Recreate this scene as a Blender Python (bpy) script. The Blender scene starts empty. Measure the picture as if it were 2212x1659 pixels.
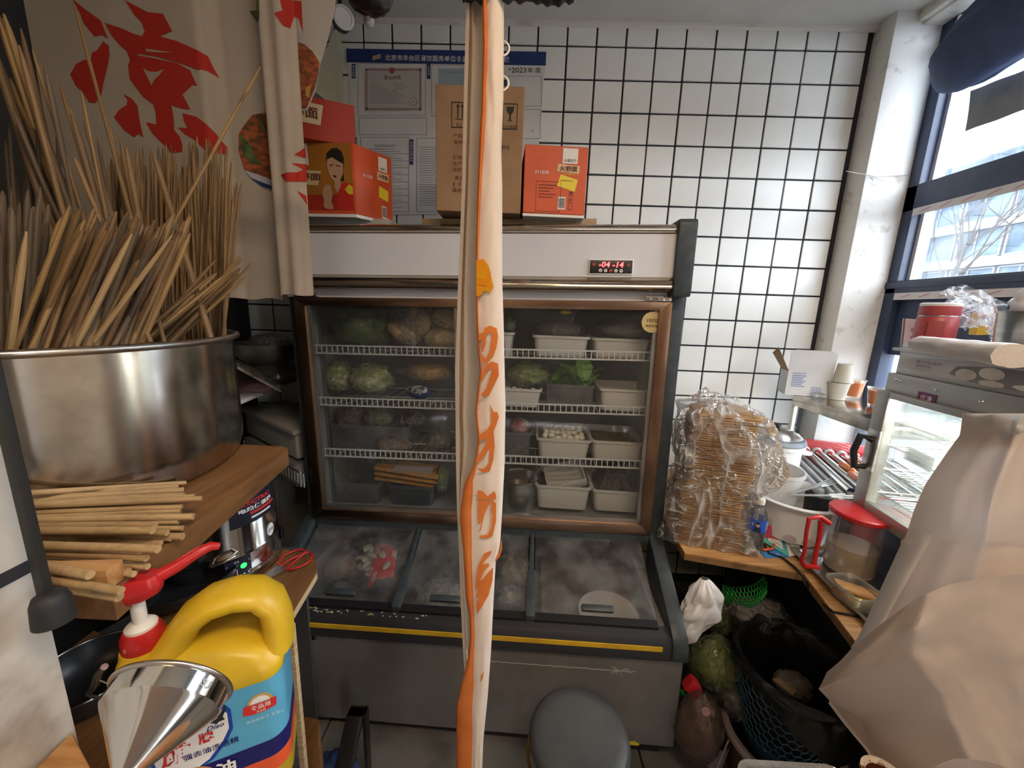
import bpy, bmesh, math, random
from mathutils import Vector as V, Matrix, Quaternion, noise
R = random.Random(7)
sc = bpy.context.scene
COL = sc.collection
PI = math.pi
sin, cos, rad = math.sin, math.cos, math.radians

# ---------------------------------------------------------------- camera
F_PX, PITCH, ROLL, YAW, H = 819.0, .1945, -.0344, -.023, 1.62
_e1 = V((cos(YAW), -sin(YAW), 0)); _e2 = V((sin(YAW), cos(YAW), 0)); _ez = V((0, 0, 1))
FW = _e2*cos(PITCH) - _ez*sin(PITCH); _u = _e2*sin(PITCH) + _ez*cos(PITCH)
RT = _e1*cos(ROLL) - _u*sin(ROLL); UP = _e1*sin(ROLL) + _u*cos(ROLL)
EYE = V((0, 0, H))
cam = bpy.data.objects.new('camera', bpy.data.cameras.new('camera')); COL.objects.link(cam)
cam.data.sensor_fit = 'HORIZONTAL'; cam.data.sensor_width = 36; cam.data.lens = F_PX*36/2212
cam.data.clip_start = .02; cam.data.clip_end = 500
cam.matrix_world = Matrix(((RT.x, UP.x, -FW.x, 0), (RT.y, UP.y, -FW.y, 0), (RT.z, UP.z, -FW.z, H), (0, 0, 0, 1)))
sc.camera = cam
# ---------------------------------------------------------------- exposure, sky, lights
sc.view_settings.view_transform = 'Standard'; sc.view_settings.look = 'None'
sc.view_settings.gamma = 1; sc.view_settings.use_curve_mapping = False
sc.view_settings.exposure = 1.22
SKY = 8.5
w = bpy.data.worlds.new('sky'); sc.world = w; w.use_nodes = True
bg = w.node_tree.nodes['Background']; bg.inputs[0].default_value = (.86, .93, 1, 1); bg.inputs[1].default_value = SKY
def area(name, loc, rot, sx, sy, power, col, portal=False):
    l = bpy.data.lights.new(name, 'AREA'); l.shape = 'RECTANGLE'; l.size = sx; l.size_y = sy; l.energy = power; l.color = col
    if portal: l.cycles.is_portal = True
    o = bpy.data.objects.new(name, l); COL.objects.link(o); o.location = loc; o.rotation_euler = rot; return o
area('window_portal', (1.80, 1.20, 2.38), (0, rad(90), 0), 1.15, 1.5, 1, (1, 1, 1), True)
area('hatch_portal', (1.80, 1.20, 1.13), (0, rad(90), 0), .66, 1.45, 1, (1, 1, 1), True)
area('ceiling_lamp', (.70, -.30, 2.9), (0, 0, 0), 1.0, .25, 14, (1, .76, .54))
area('ceiling_lamp', (-.3, -1.5, 2.9), (0, 0, 0), 1.0, .25, 9, (1, .72, .46))

# ---------------------------------------------------------------- pixel -> point on a plane of the place
def ray(px, py): return FW + RT*((px-1106)/F_PX) - UP*((py-829.5)/F_PX)
def at(px, py, X=None, Y=None, Z=None, n=None, d=None):
    r = ray(px, py)
    if X is not None: t = X/r.x
    elif Y is not None: t = Y/r.y
    elif Z is not None: t = (Z-H)/r.z
    else: t = (d-n.dot(EYE))/n.dot(r)
    return EYE + r*t

# ---------------------------------------------------------------- materials
def nd(nt, t, **k):
    n = nt.nodes.new(t)
    for a, b in k.items():
        if a in n.inputs: n.inputs[a].default_value = b
        else: setattr(n, a, b)
    return n
def c4(c): return (c[0], c[1], c[2], 1)
def srgb(r, g, b):
    f = lambda x: x/12.92 if x <= .04045 else ((x+.055)/1.055)**2.4
    return (f(r/255), f(g/255), f(b/255))
def _noise(nt, scale, stretch=None, detail=4, coord='Object', rough=.55):
    tc = nd(nt, 'ShaderNodeTexCoord'); n = nd(nt, 'ShaderNodeTexNoise'); n.inputs['Scale'].default_value = scale; n.inputs['Detail'].default_value = detail
    n.inputs['Roughness'].default_value = rough
    if stretch:
        mp = nd(nt, 'ShaderNodeMapping'); mp.inputs['Scale'].default_value = stretch
        nt.links.new(tc.outputs[coord], mp.inputs[0]); nt.links.new(mp.outputs[0], n.inputs['Vector'])
    else: nt.links.new(tc.outputs[coord], n.inputs['Vector'])
    return n
def mat(name, col, rough=.55, metal=0, col2=None, scale=8, stretch=None, ramp=(.35, .68), bump=0, bscale=None, spec=.5, coat=0, emit=0, sss=0, trans=0, rand=None, detail=4, alpha=1, bstretch=None, coords='Object', sheen=0):
    m = bpy.data.materials.new(name); m.use_nodes = True; nt = m.node_tree; p = nt.nodes['Principled BSDF']
    p.inputs['Base Color'].default_value = c4(col); p.inputs['Roughness'].default_value = rough; p.inputs['Metallic'].default_value = metal
    p.inputs['Specular IOR Level'].default_value = spec; p.inputs['Coat Weight'].default_value = coat; p.inputs['Transmission Weight'].default_value = trans
    p.inputs['Alpha'].default_value = alpha; p.inputs['Sheen Weight'].default_value = sheen
    if emit: p.inputs['Emission Color'].default_value = c4(col); p.inputs['Emission Strength'].default_value = emit
    src = None
    if rand:
        oi = nd(nt, 'ShaderNodeObjectInfo'); r = nd(nt, 'ShaderNodeValToRGB')
        while len(r.color_ramp.elements) < len(rand): r.color_ramp.elements.new(.5)
        for i, cc in enumerate(rand): r.color_ramp.elements[i].position = i/(len(rand)-1); r.color_ramp.elements[i].color = c4(cc)
        nt.links.new(oi.outputs['Random'], r.inputs[0]); src = r.outputs[0]
    if col2:
        n = _noise(nt, scale, stretch, detail, coords); r = nd(nt, 'ShaderNodeValToRGB')
        r.color_ramp.elements[0].position, r.color_ramp.elements[1].position = ramp
        if rand:
            mx = nd(nt, 'ShaderNodeMix', data_type='RGBA'); nt.links.new(n.outputs[0], r.inputs[0]); nt.links.new(r.outputs[0], mx.inputs['Factor'])
            nt.links.new(src, mx.inputs[6]); mx.inputs[7].default_value = c4(col2); src = mx.outputs[2]
        else:
            r.color_ramp.elements[0].color = c4(col); r.color_ramp.elements[1].color = c4(col2); nt.links.new(n.outputs[0], r.inputs[0]); src = r.outputs[0]
    if src: nt.links.new(src, p.inputs['Base Color'])
    if bump:
        n = _noise(nt, bscale or scale*3, bstretch, 5, coords); b = nd(nt, 'ShaderNodeBump'); b.inputs['Strength'].default_value = bump; b.inputs['Distance'].default_value = .01
        nt.links.new(n.outputs[0], b.inputs['Height']); nt.links.new(b.outputs[0], p.inputs['Normal'])
    return m
def film(name, tint=(1, 1, 1), gloss=.25, veil=.06, veilcol=(.8, .82, .85), rough=.08, bump=0, bscale=30, vscale=6, vramp=(.35, .75), ior=1.45, stretch=None, crease=0, cscale=12):
    """clear sheet: transparent + fresnel reflection + a patchy milky layer (condensation, folds, grease)"""
    m = bpy.data.materials.new(name); m.use_nodes = True; nt = m.node_tree; nt.nodes.remove(nt.nodes['Principled BSDF']); out = nt.nodes['Material Output']
    t = nd(nt, 'ShaderNodeBsdfTransparent'); t.inputs[0].default_value = c4(tint)
    g = nd(nt, 'ShaderNodeBsdfGlossy'); g.inputs['Roughness'].default_value = rough; g.inputs[0].default_value = (1, 1, 1, 1)
    fr = nd(nt, 'ShaderNodeFresnel'); fr.inputs[0].default_value = ior
    mu = nd(nt, 'ShaderNodeMath', operation='MULTIPLY'); mu.inputs[1].default_value = gloss*4; mu.use_clamp = True
    nt.links.new(fr.outputs[0], mu.inputs[0])
    d = nd(nt, 'ShaderNodeBsdfDiffuse'); d.inputs[0].default_value = c4(veilcol); tl = nd(nt, 'ShaderNodeBsdfTranslucent'); tl.inputs[0].default_value = c4(veilcol)
    md = nd(nt, 'ShaderNodeMixShader'); md.inputs[0].default_value = .4; nt.links.new(d.outputs[0], md.inputs[1]); nt.links.new(tl.outputs[0], md.inputs[2])
    n = _noise(nt, vscale, stretch, 6, rough=.65); r = nd(nt, 'ShaderNodeMapRange'); r.inputs[1].default_value, r.inputs[2].default_value = vramp
    r.inputs[3].default_value = veil*.35; r.inputs[4].default_value = min(1, veil*1.8)
    nt.links.new(n.outputs[0], r.inputs[0])
    fac = r.outputs[0]; vh = None
    if crease:                                                        # fold lines in the film: white highlights put into its colour, plus relief
        def ridge(sc_, st_, p_):
            q = _noise(nt, sc_, st_, 2.5, rough=.5); q.inputs['Distortion'].default_value = .6
            a_ = nd(nt, 'ShaderNodeMath', operation='SUBTRACT'); a_.inputs[1].default_value = .5; nt.links.new(q.outputs[0], a_.inputs[0])
            c_ = nd(nt, 'ShaderNodeMath', operation='ABSOLUTE'); nt.links.new(a_.outputs[0], c_.inputs[0])
            e_ = nd(nt, 'ShaderNodeMapRange'); e_.inputs[1].default_value = 0; e_.inputs[2].default_value = .10; e_.inputs[3].default_value = 1; e_.inputs[4].default_value = 0; nt.links.new(c_.outputs[0], e_.inputs[0])
            f_ = nd(nt, 'ShaderNodeMath', operation='POWER'); f_.inputs[1].default_value = p_; nt.links.new(e_.outputs[0], f_.inputs[0]); return f_.outputs[0]
        r1, r2 = ridge(cscale, (1.3, 1.3, .55), 3.5), ridge(cscale*2.3, (1, 1, 1.6), 4.5)
        pw = nd(nt, 'ShaderNodeMath', operation='MAXIMUM'); nt.links.new(r1, pw.inputs[0]); nt.links.new(r2, pw.inputs[1]); vh = pw.outputs[0]
        ml = nd(nt, 'ShaderNodeMath', operation='MULTIPLY'); nt.links.new(pw.outputs[0], ml.inputs[0]); nt.links.new(n.outputs[0], ml.inputs[1])
        ad = nd(nt, 'ShaderNodeMath', operation='MULTIPLY_ADD'); ad.inputs[1].default_value = crease; ad.use_clamp = True; nt.links.new(ml.outputs[0], ad.inputs[0]); nt.links.new(fac, ad.inputs[2]); fac = ad.outputs[0]
    m1 = nd(nt, 'ShaderNodeMixShader'); nt.links.new(fac, m1.inputs[0]); nt.links.new(t.outputs[0], m1.inputs[1]); nt.links.new(md.outputs[0], m1.inputs[2])
    m2 = nd(nt, 'ShaderNodeMixShader'); nt.links.new(mu.outputs[0], m2.inputs[0]); nt.links.new(m1.outputs[0], m2.inputs[1]); nt.links.new(g.outputs[0], m2.inputs[2])
    nt.links.new(m2.outputs[0], out.inputs[0])
    if bump:
        n2 = _noise(nt, bscale, None, 3); b = nd(nt, 'ShaderNodeBump'); b.inputs['Strength'].default_value = bump; b.inputs['Distance'].default_value = .01
        nt.links.new(vh or n2.outputs[0], b.inputs['Height'])
        for q in (g, d): nt.links.new(b.outputs[0], q.inputs['Normal'])
        nt.links.new(b.outputs[0], fr.inputs['Normal'])
    return m
def cloth_mat(name, col, transl=.3, rough=.9, col2=None, scale=20, weave=900):
    m = bpy.data.materials.new(name); m.use_nodes = True; nt = m.node_tree; nt.nodes.remove(nt.nodes['Principled BSDF']); out = nt.nodes['Material Output']
    d = nd(nt, 'ShaderNodeBsdfDiffuse'); t = nd(nt, 'ShaderNodeBsdfTranslucent'); mx = nd(nt, 'ShaderNodeMixShader'); mx.inputs[0].default_value = transl
    n = _noise(nt, scale, None, 5); r = nd(nt, 'ShaderNodeValToRGB'); r.color_ramp.elements[0].color = c4(col); r.color_ramp.elements[1].color = c4(col2 or col)
    r.color_ramp.elements[0].position = .35; r.color_ramp.elements[1].position = .7
    nt.links.new(n.outputs[0], r.inputs[0])
    for q in (d, t): nt.links.new(r.outputs[0], q.inputs[0])
    if weave:
        tc = nd(nt, 'ShaderNodeTexCoord'); wv = nd(nt, 'ShaderNodeTexWave'); wv.bands_direction = 'Z'; wv.inputs['Scale'].default_value = weave/20
        wv.inputs['Distortion'].default_value = .6
        b = nd(nt, 'ShaderNodeBump'); b.inputs['Strength'].default_value = .12; b.inputs['Distance'].default_value = .002
        nt.links.new(tc.outputs['Object'], wv.inputs[0]); nt.links.new(wv.outputs[0], b.inputs['Height']); nt.links.new(b.outputs[0], d.inputs['Normal'])
    nt.links.new(d.outputs[0], mx.inputs[1]); nt.links.new(t.outputs[0], mx.inputs[2]); nt.links.new(mx.outputs[0], out.inputs[0])
    return m

# ---------------------------------------------------------------- mesh builder
MW = {}
class M:
    def __init__(s): s.v = []; s.f = []
    def add(s, vs, fs):
        k = len(s.v); s.v += [V(p) for p in vs]; s.f += [[i+k for i in f] for f in fs]; return s
    def box(s, c, d, rz=0, m=None):
        x, y, z = d[0]/2, d[1]/2, d[2]/2; q = m or Matrix.Rotation(rz, 3, 'Z'); c = V(c)
        return s.add([c+q@V((a*x, b*y, e*z)) for e in (-1, 1) for b in (-1, 1) for a in (-1, 1)], [(0, 2, 3, 1), (4, 5, 7, 6), (0, 1, 5, 4), (2, 6, 7, 3), (0, 4, 6, 2), (1, 3, 7, 5)])
    def hexa(s, b4, t4): return s.add(list(b4)+list(t4), [(3, 2, 1, 0), (4, 5, 6, 7), (0, 1, 5, 4), (1, 2, 6, 5), (2, 3, 7, 6), (3, 0, 4, 7)])
    def prism(s, pts, vec):
        n = len(pts); vec = V(vec); pts = [V(p) for p in pts]
        return s.add(pts+[p+vec for p in pts], [list(range(n))[::-1], list(range(n, 2*n))]+[(i, (i+1) % n, n+(i+1) % n, n+i) for i in range(n)])
    def tube(s, path, r, n=8, closed=False, cap=True):
        path = [V(p) for p in path]; k = len(path); rs = r if isinstance(r, (list, tuple)) else [r]*k; vs = []; fs = []; prev = None
        for i, p in enumerate(path):
            a = path[(i-1) % k] if closed or i else p; b = path[(i+1) % k] if closed or i < k-1 else p
            d = (b-a).normalized() if (b-a).length > 1e-9 else V((0, 0, 1))
            if prev is None: x = d.cross(V((0, 0, 1)) if abs(d.z) < .9 else V((1, 0, 0))).normalized()
            else: x = (prev-d*prev.dot(d)).normalized()
            prev = x; y = d.cross(x)
            vs += [p+(x*cos(2*PI*j/n)+y*sin(2*PI*j/n))*rs[i] for j in range(n)]
        for i in range(k if closed else k-1):
            a, b = i*n, ((i+1) % k)*n
            fs += [(a+j, a+(j+1) % n, b+(j+1) % n, b+j) for j in range(n)]
        if cap and not closed: fs += [list(range(n))[::-1], [(k-1)*n+j for j in range(n)]]
        return s.add(vs, fs)
    def cyl(s, a, b, r, r2=None, n=24): return s.tube([a, b], [r, r if r2 is None else r2], n)
    def lathe(s, prof, n=32, c=(0, 0, 0), m=None, cap0=False, cap1=False, sx=1, sy=1):
        c = V(c); q = m or Matrix.Identity(3); vs = []; k = len(prof)
        for r, z in prof: vs += [c+q@V((r*sx*cos(2*PI*j/n), r*sy*sin(2*PI*j/n), z)) for j in range(n)]
        fs = [(i*n+j, i*n+(j+1) % n, (i+1)*n+(j+1) % n, (i+1)*n+j) for i in range(k-1) for j in range(n)]
        if cap0: fs.append(list(range(n))[::-1])
        if cap1: fs.append([(k-1)*n+j for j in range(n)])
        return s.add(vs, fs)
    def grid(s, fn, nu, nv, wrap=False):
        vs = [fn(i/nu, j/nv) for j in range(nv+1) for i in range(nu if wrap else nu+1)]; q = nu if wrap else nu+1
        return s.add(vs, [(j*q+i, j*q+(i+1) % q, (j+1)*q+(i+1) % q, (j+1)*q+i) for j in range(nv) for i in range(nu)])
    def blob(s, c, r, amp=.15, freq=2, seed=0, n=24, m2=14, flat=-1, q=None, sharp=False):
        c = V(c); q = q or Matrix.Identity(3)
        def fn(u, v):
            a, b = 2*PI*u, PI*(v-.5); d = V((cos(a)*cos(b), sin(a)*cos(b), sin(b))); o = d*freq+V((seed*3.1, seed*1.7, 0))
            k = noise.noise(o)+.5*noise.noise(o*2.3)
            if sharp: k = .6-1.6*abs(k)
            p = d*(1+amp*k); p.z = max(p.z, flat)
            return c+q@V((p.x*r[0], p.y*r[1], p.z*r[2]))
        return s.grid(fn, n, m2, True)
def mesh_of(m, name, bevel=0, smooth=None, seg=2):
    me = bpy.data.meshes.new(name); me.from_pydata([tuple(p) for p in m.v], [], m.f); me.update()
    if bevel:
        bm = bmesh.new(); bm.from_mesh(me); bmesh.ops.recalc_face_normals(bm, faces=bm.faces)
        es = [e for e in bm.edges if len(e.link_faces) == 2 and e.calc_face_angle() > rad(30)]
        bmesh.ops.bevel(bm, geom=es, offset=bevel, segments=seg, affect='EDGES', profile=.6, clamp_overlap=True); bm.to_mesh(me); bm.free()
    else:
        bm = bmesh.new(); bm.from_mesh(me); bmesh.ops.recalc_face_normals(bm, faces=bm.faces); bm.to_mesh(me); bm.free()
    if smooth or bevel:
        me.shade_smooth(); me.set_sharp_from_angle(angle=rad(smooth or 40))
    return me
def thing(name, label, cat, group=None, loc=(0, 0, 0), rz=0):
    o = bpy.data.objects.new(name, None); COL.objects.link(o); o.location = loc; o.rotation_euler = (0, 0, rz); o.empty_display_size = .05
    o['label'] = label; o['category'] = cat
    if group: o['group'] = group
    MW[o] = Matrix.Translation(V(loc)) @ Matrix.Rotation(rz, 4, 'Z'); return o
def part(m, name, mt, parent, bevel=0, smooth=None, world=True, label=None, seg=2):
    if world and parent is not None:
        inv = MW[parent].inverted(); m.v = [inv @ p for p in m.v]
    me = mesh_of(m, name, bevel, smooth, seg) if isinstance(m, M) else m
    o = bpy.data.objects.new(name, me); COL.objects.link(o)
    if mt: me.materials.append(mt)
    if parent is not None: o.parent = parent; MW[o] = MW[parent]
    else: MW[o] = Matrix.Identity(4)
    if label: o['label'] = label
    return o
def solo(m, name, mt, label, cat, group=None, bevel=0, smooth=None, loc=None, kind=None, seg=2):
    if loc is None:
        xs = [p.x for p in m.v]; ys = [p.y for p in m.v]; loc = V(((min(xs)+max(xs))/2, (min(ys)+max(ys))/2, min(p.z for p in m.v)))
    loc = V(loc); m.v = [p-loc for p in m.v]; o = part(m, name, mt, None, bevel, smooth, False, seg=seg); o.location = loc; MW[o] = Matrix.Translation(loc)
    o['label'] = label; o['category'] = cat
    if group: o['group'] = group
    if kind: o['kind'] = kind
    return o
def struct(m, name, mt, parent=None, bevel=0, smooth=None):
    o = part(m, name, mt, parent, bevel, smooth)
    if parent is None: o['kind'] = 'structure'
    return o
def inst(me, name, parent=None, loc=(0, 0, 0), rot=None, label=None, cat=None, group=None, scale=None):
    o = bpy.data.objects.new(name, me); COL.objects.link(o); o.location = loc
    if rot is not None:
        o.rotation_mode = 'QUATERNION'; o.rotation_quaternion = rot
    if scale: o.scale = scale
    if parent is not None: o.parent = parent
    if label: o['label'] = label
    if cat: o['category'] = cat
    if group: o['group'] = group
    return o
def dup(t, loc, rz=None, label=None):
    c = t.copy(); COL.objects.link(c); c.location = loc
    if rz is not None: c.rotation_euler = (0, 0, rz)
    if label: c['label'] = label
    for a in list(t.children):
        b = a.copy(); COL.objects.link(b); b.parent = c
        for g in a.children: e = g.copy(); COL.objects.link(e); e.parent = b
    return c
# flat print: (u, v) -> world through f
def plane(o, x, y, lift=.0006):
    o, x, y = V(o), V(x).normalized(), V(y).normalized(); n = x.cross(y)*lift
    return lambda u, v: o+x*u+y*v+n
def quadmap(tl, tr, br, bl, lift=.0008):
    """unit square (u right, v down) onto four corners"""
    tl, tr, br, bl = V(tl), V(tr), V(br), V(bl); n = (tr-tl).cross(tl-bl).normalized()*lift
    return lambda u, v: (tl*(1-u)+tr*u)*(1-v)+(bl*(1-u)+br*u)*v+n
def decal(name, polys, f, mt, parent, cut=0, label=None):
    bm = bmesh.new()
    for p in polys:
        try: bm.faces.new([bm.verts.new((a, b, 0)) for a, b in p])
        except ValueError: pass
    if cut:
        for ax in (0, 1):
            lo = min(v.co[ax] for v in bm.verts); hi = max(v.co[ax] for v in bm.verts); k = math.floor(lo/cut)+1
            while k*cut < hi:
                c = [0, 0, 0]; c[ax] = k*cut; n = [0, 0, 0]; n[ax] = 1
                bmesh.ops.bisect_plane(bm, geom=bm.verts[:]+bm.edges[:]+bm.faces[:], plane_co=c, plane_no=n); k += 1
    bmesh.ops.triangulate(bm, faces=bm.faces[:])
    inv = MW[parent].inverted() if parent is not None else Matrix.Identity(4)
    for v in bm.verts: v.co = inv @ f(v.co.x, v.co.y)
    me = bpy.data.meshes.new(name); bm.to_mesh(me); bm.free(); me.materials.append(mt)
    o = bpy.data.objects.new(name, me); COL.objects.link(o)
    if len(polys) > 1: o['kind'] = 'stuff'
    if parent is not None: o.parent = parent; MW[o] = MW[parent]
    if label: o['label'] = label
    return o
def ringq(cx, cy, ra, rb, ya=None, yb=None, n=28):
    ya, yb = ya or ra, yb or rb; p = lambda k, r, y: (cx+r*cos(2*PI*k/n), cy+y*sin(2*PI*k/n))
    return [[p(k, ra, ya), p(k+1, ra, ya), p(k+1, rb, yb), p(k, rb, yb)] for k in range(n)]
def rect(u0, v0, u1, v1): return [(u0, v0), (u1, v0), (u1, v1), (u0, v1)]
def text(s, f, cx, cy, mt, parent, h=None, wd=None, bold=0, flip=1, name='lettering', cut=0, slant=0):
    """lettering centred at (cx, cy) of the print space; flip=-1 when v runs down"""
    cu = bpy.data.curves.new('t', 'FONT'); cu.body = s; cu.resolution_u = 2; cu.offset = bold; cu.shear = slant; cu.fill_mode = 'FRONT'; cu.align_x = 'CENTER'
    ob = bpy.data.objects.new('t', cu); COL.objects.link(ob); me = bpy.data.meshes.new_from_object(ob); bpy.data.objects.remove(ob); bpy.data.curves.remove(cu)
    if not len(me.vertices): return None
    xs = [v.co.x for v in me.vertices]; ys = [v.co.y for v in me.vertices]; W, Hh = max(xs)-min(xs), max(ys)-min(ys); mx, my = (max(xs)+min(xs))/2, (max(ys)+min(ys))/2
    sy = h/Hh if h else wd/W; sx = wd/W if wd else sy
    if cut:
        bm = bmesh.new(); bm.from_mesh(me); step = cut/sx; k = math.floor(min(xs)/step)+1
        while k*step < max(xs):
            bmesh.ops.bisect_plane(bm, geom=bm.verts[:]+bm.edges[:]+bm.faces[:], plane_co=(k*step, 0, 0), plane_no=(1, 0, 0)); k += 1
        bm.to_mesh(me); bm.free()
    inv = MW[parent].inverted() if parent is not None else Matrix.Identity(4)
    for v in me.vertices: v.co = inv @ f(cx+(v.co.x-mx)*sx, cy+flip*(v.co.y-my)*sy)
    me.name = name; me.materials.clear(); me.materials.append(mt)
    o = bpy.data.objects.new(name, me); COL.objects.link(o)
    if parent is not None: o.parent = parent; MW[o] = MW[parent]
    return o
# ================================================================= materials
white_tile = mat('white_tile', (.80, .80, .76), .28, col2=(.66, .65, .60), scale=2.2, ramp=(.45, .95), bump=.12, bscale=14, spec=.4)
grout = mat('grout', (.018, .02, .027), .8)
plaster = mat('plaster', (.74, .73, .69), .85, col2=(.46, .40, .34), scale=13, ramp=(.58, .76), bump=.25, bscale=22)
ceil_m = mat('ceiling_paint', (.66, .65, .61), .9, col2=(.50, .48, .42), scale=1.6, ramp=(.45, .8))
trim_m = mat('trim_paint', (.72, .70, .64), .6, col2=(.36, .29, .2), scale=9, stretch=(.4, 1, 1), ramp=(.55, .8))
dark_wall = mat('dark_wall', (.05, .05, .048), .9)  # unlit wall: its darkness is put into the colour
floor_tile_m = mat('floor_tile', (.17, .165, .155), .45, col2=(.05, .047, .043), scale=5, ramp=(.42, .75), bump=.05)
navy = mat('navy_frame', (.022, .035, .075), .42, col2=(.035, .055, .11), scale=12)
slate = mat('slate_plastic', (.030, .042, .052), .45, col2=(.05, .062, .07), scale=30, spec=.45)
black_pl = mat('black_plastic', (.012, .012, .014), .4)
black_rub = mat('black_rubber', (.015, .016, .018), .62, bump=.1)
steel = mat('brushed_steel', (.62, .60, .57), .28, 1, col2=(.42, .40, .37), scale=5, stretch=(1, 1, 12), bump=.04, bscale=18)
steel_worn = mat('worn_steel', (.58, .54, .49), .17, 1, col2=(.24, .21, .18), scale=9, ramp=(.46, .76), bump=.025, bscale=9)
steel_dull = mat('dull_steel', (.45, .44, .42), .42, .9, col2=(.32, .31, .29), scale=6)
chrome = mat('polished_steel', (.72, .71, .69), .12, 1)
bronze = mat('bronze_trim', (.42, .27, .18), .27, 1, col2=(.33, .20, .13), scale=4, stretch=(1, 1, 1), bump=.03, bscale=40)
wire_white = mat('white_wire', (.72, .73, .74), .4)
panel_white = mat('header_panel', (.66, .68, .73), .4)
liner = mat('cabinet_liner', (.34, .345, .35), .5, col2=(.24, .24, .24), scale=3)
base_grey = mat('base_panel', (.20, .19, .185), .5, .2, col2=(.13, .125, .12), scale=4, ramp=(.4, .75), bump=.04)
yellow_strip = mat('yellow_strip', (.70, .42, .02), .5, col2=(.45, .26, .02), scale=10, ramp=(.5, .8))
board_wood = mat('board_wood', (.22, .105, .035), .5, col2=(.13, .058, .02), scale=9, stretch=(6, .5, 6), bump=.06, detail=7)
pine = mat('pine_wood', (.52, .29, .115), .5, col2=(.36, .175, .06), scale=6, stretch=(1.2, 12, 12), bump=.05, detail=6, ramp=(.4, .65))
ply_edge = mat('ply_edge', (.62, .47, .28), .7, col2=(.42, .29, .15), scale=6, stretch=(1, 1, 18))
kraft = mat('kraft_board', (.36, .225, .125), .8, col2=(.30, .18, .095), scale=10, bump=.05)
white_pl = mat('white_plastic', (.72, .71, .68), .4, sss=0)
white_paint = mat('white_enamel', (.74, .74, .73), .25)
orange_box = mat('orange_carton', (.66, .095, .022), .5, col2=(.58, .075, .02), scale=12)
red_box = mat('red_carton', (.42, .03, .015), .5)
ink_black = mat('black_ink', (.012, .012, .014), .6)
ink_white = mat('white_ink', (.80, .79, .76), .6)
ink_red = mat('red_ink', (.58, .022, .015), .7)
ink_brown = mat('brown_ink', (.14, .035, .015), .7)
ink_navy = mat('navy_ink', (.012, .035, .15), .6)
ink_grey = mat('grey_ink', (.30, .30, .31), .7)
ink_yellow = mat('yellow_ink', (.80, .62, .03), .5)
ink_cream = mat('cream_ink', (.70, .55, .33), .6)
paper = mat('paper_white', (.70, .70, .68), .8, col2=(.60, .60, .58), scale=4)
red_pl = mat('red_plastic', (.50, .018, .022), .32, col2=(.42, .015, .018), scale=8)
tub_pl = mat('tub_plastic', (.66, .65, .62), .38, spec=.4)
tub_clear = film('clear_tub', (.94, .95, .96), .10, .22, (.62, .64, .66), .15)
glass = film('glass', (.93, .95, .95), .14, .035, (.7, .74, .76), .03, vscale=3)
glass_win = film('window_glass', (.95, .97, 1), .12, .03, (.8, .85, .9), .02, vscale=2)
glass_door = film('fridge_glass', (.97, .98, .98), .10, .032, (.62, .64, .66), .06, vscale=4, vramp=(.3, .75))
glass_lid = film('frosted_lid', (.95, .96, .96), .10, .15, (.50, .52, .55), .12, vscale=9, vramp=(.42, .72))
bag_clear = film('clear_bag', (.985, .985, .985), .16, .10, (.85, .86, .88), .07, bump=.9, bscale=24, vscale=11, vramp=(.5, .75), crease=.8, cscale=9)
bag_white = mat('white_bag', (.78, .78, .82), .35, bump=.3, bscale=25)
bag_green = film('green_bag', (.95, .98, .88), .15, .12, (.50, .56, .38), .12, bump=.8, bscale=20, vscale=8, crease=.7, cscale=9)
black_bag = mat('black_bag', (.012, .012, .013), .32, bump=.5, bscale=18)

# ================================================================= the room
DW = 2.098
wb = struct(M().box((-.05, DW+.06, 1.48), (3.4, .12, 3.0)), 'wall_back', grout)
tile_me = mesh_of(M().box((0, 0, 0), (.1315, .008, .1315)), 'tile', .0015, seg=1); tile_me.materials.append(white_tile)
tile_top = mesh_of(M().box((0, 0, 0), (.1315, .008, .083)), 'tile', .0015, seg=1); tile_top.materials.append(white_tile)
spots = []
for i in range(-12, 10):
    for j in range(-1, 20):
        x = .2286+.14*i; z = 2.7897-.14*j if j >= 0 else 2.905
        hid = (-.78 < x < .5 and z < 1.85) or z < .1
        spots.append((hid or (x < -.95 and z > 1.75), x, z, j < 0))
spots.sort(key=lambda s: s[0]); rest = M()
for k, (h, x, z, top) in enumerate(spots):
    if k < 298: inst(tile_top if top else tile_me, 'tile', wb, (x+R.uniform(-.0006, .0006), DW-.003+R.uniform(-.0008, .0008), z))
    else: rest.box((x, DW-.003, z), (.1315, .008, .083 if top else .1315))
o = part(rest, 'tile', white_tile, wb); o['kind'] = 'stuff'
# corner column beside the window
struct(M().box((1.70, 2.05, 1.48), (.235, .13, 2.96)), 'wall_corner', plaster, bevel=.006)
ce = struct(M().box((.1, -.05, 3.005), (3.6, 4.6, .1)), 'ceiling', ceil_m)
struct(M().prism([(-1.6, DW-.008, 2.936), (-1.6, DW-.022, 2.942), (-1.6, DW-.022, 2.956), (-1.6, DW+.01, 2.956)], (3.19, 0, 0)), 'trim_ceiling', trim_m)
m = M().box((1.755, 1.02, 2.935), (.16, 1.96, .045)); m.box((1.755, 1.02, 2.908), (.11, 1.96, .012)); struct(m, 'trim_window', trim_m, bevel=.004)
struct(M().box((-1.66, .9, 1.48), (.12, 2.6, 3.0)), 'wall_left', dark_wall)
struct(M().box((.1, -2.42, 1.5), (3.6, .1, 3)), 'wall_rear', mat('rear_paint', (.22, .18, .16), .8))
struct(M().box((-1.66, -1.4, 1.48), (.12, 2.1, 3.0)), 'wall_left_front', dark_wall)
fl = struct(M().box((.1, -.05, -.06), (3.6, 4.6, .1)), 'floor', grout)
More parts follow.
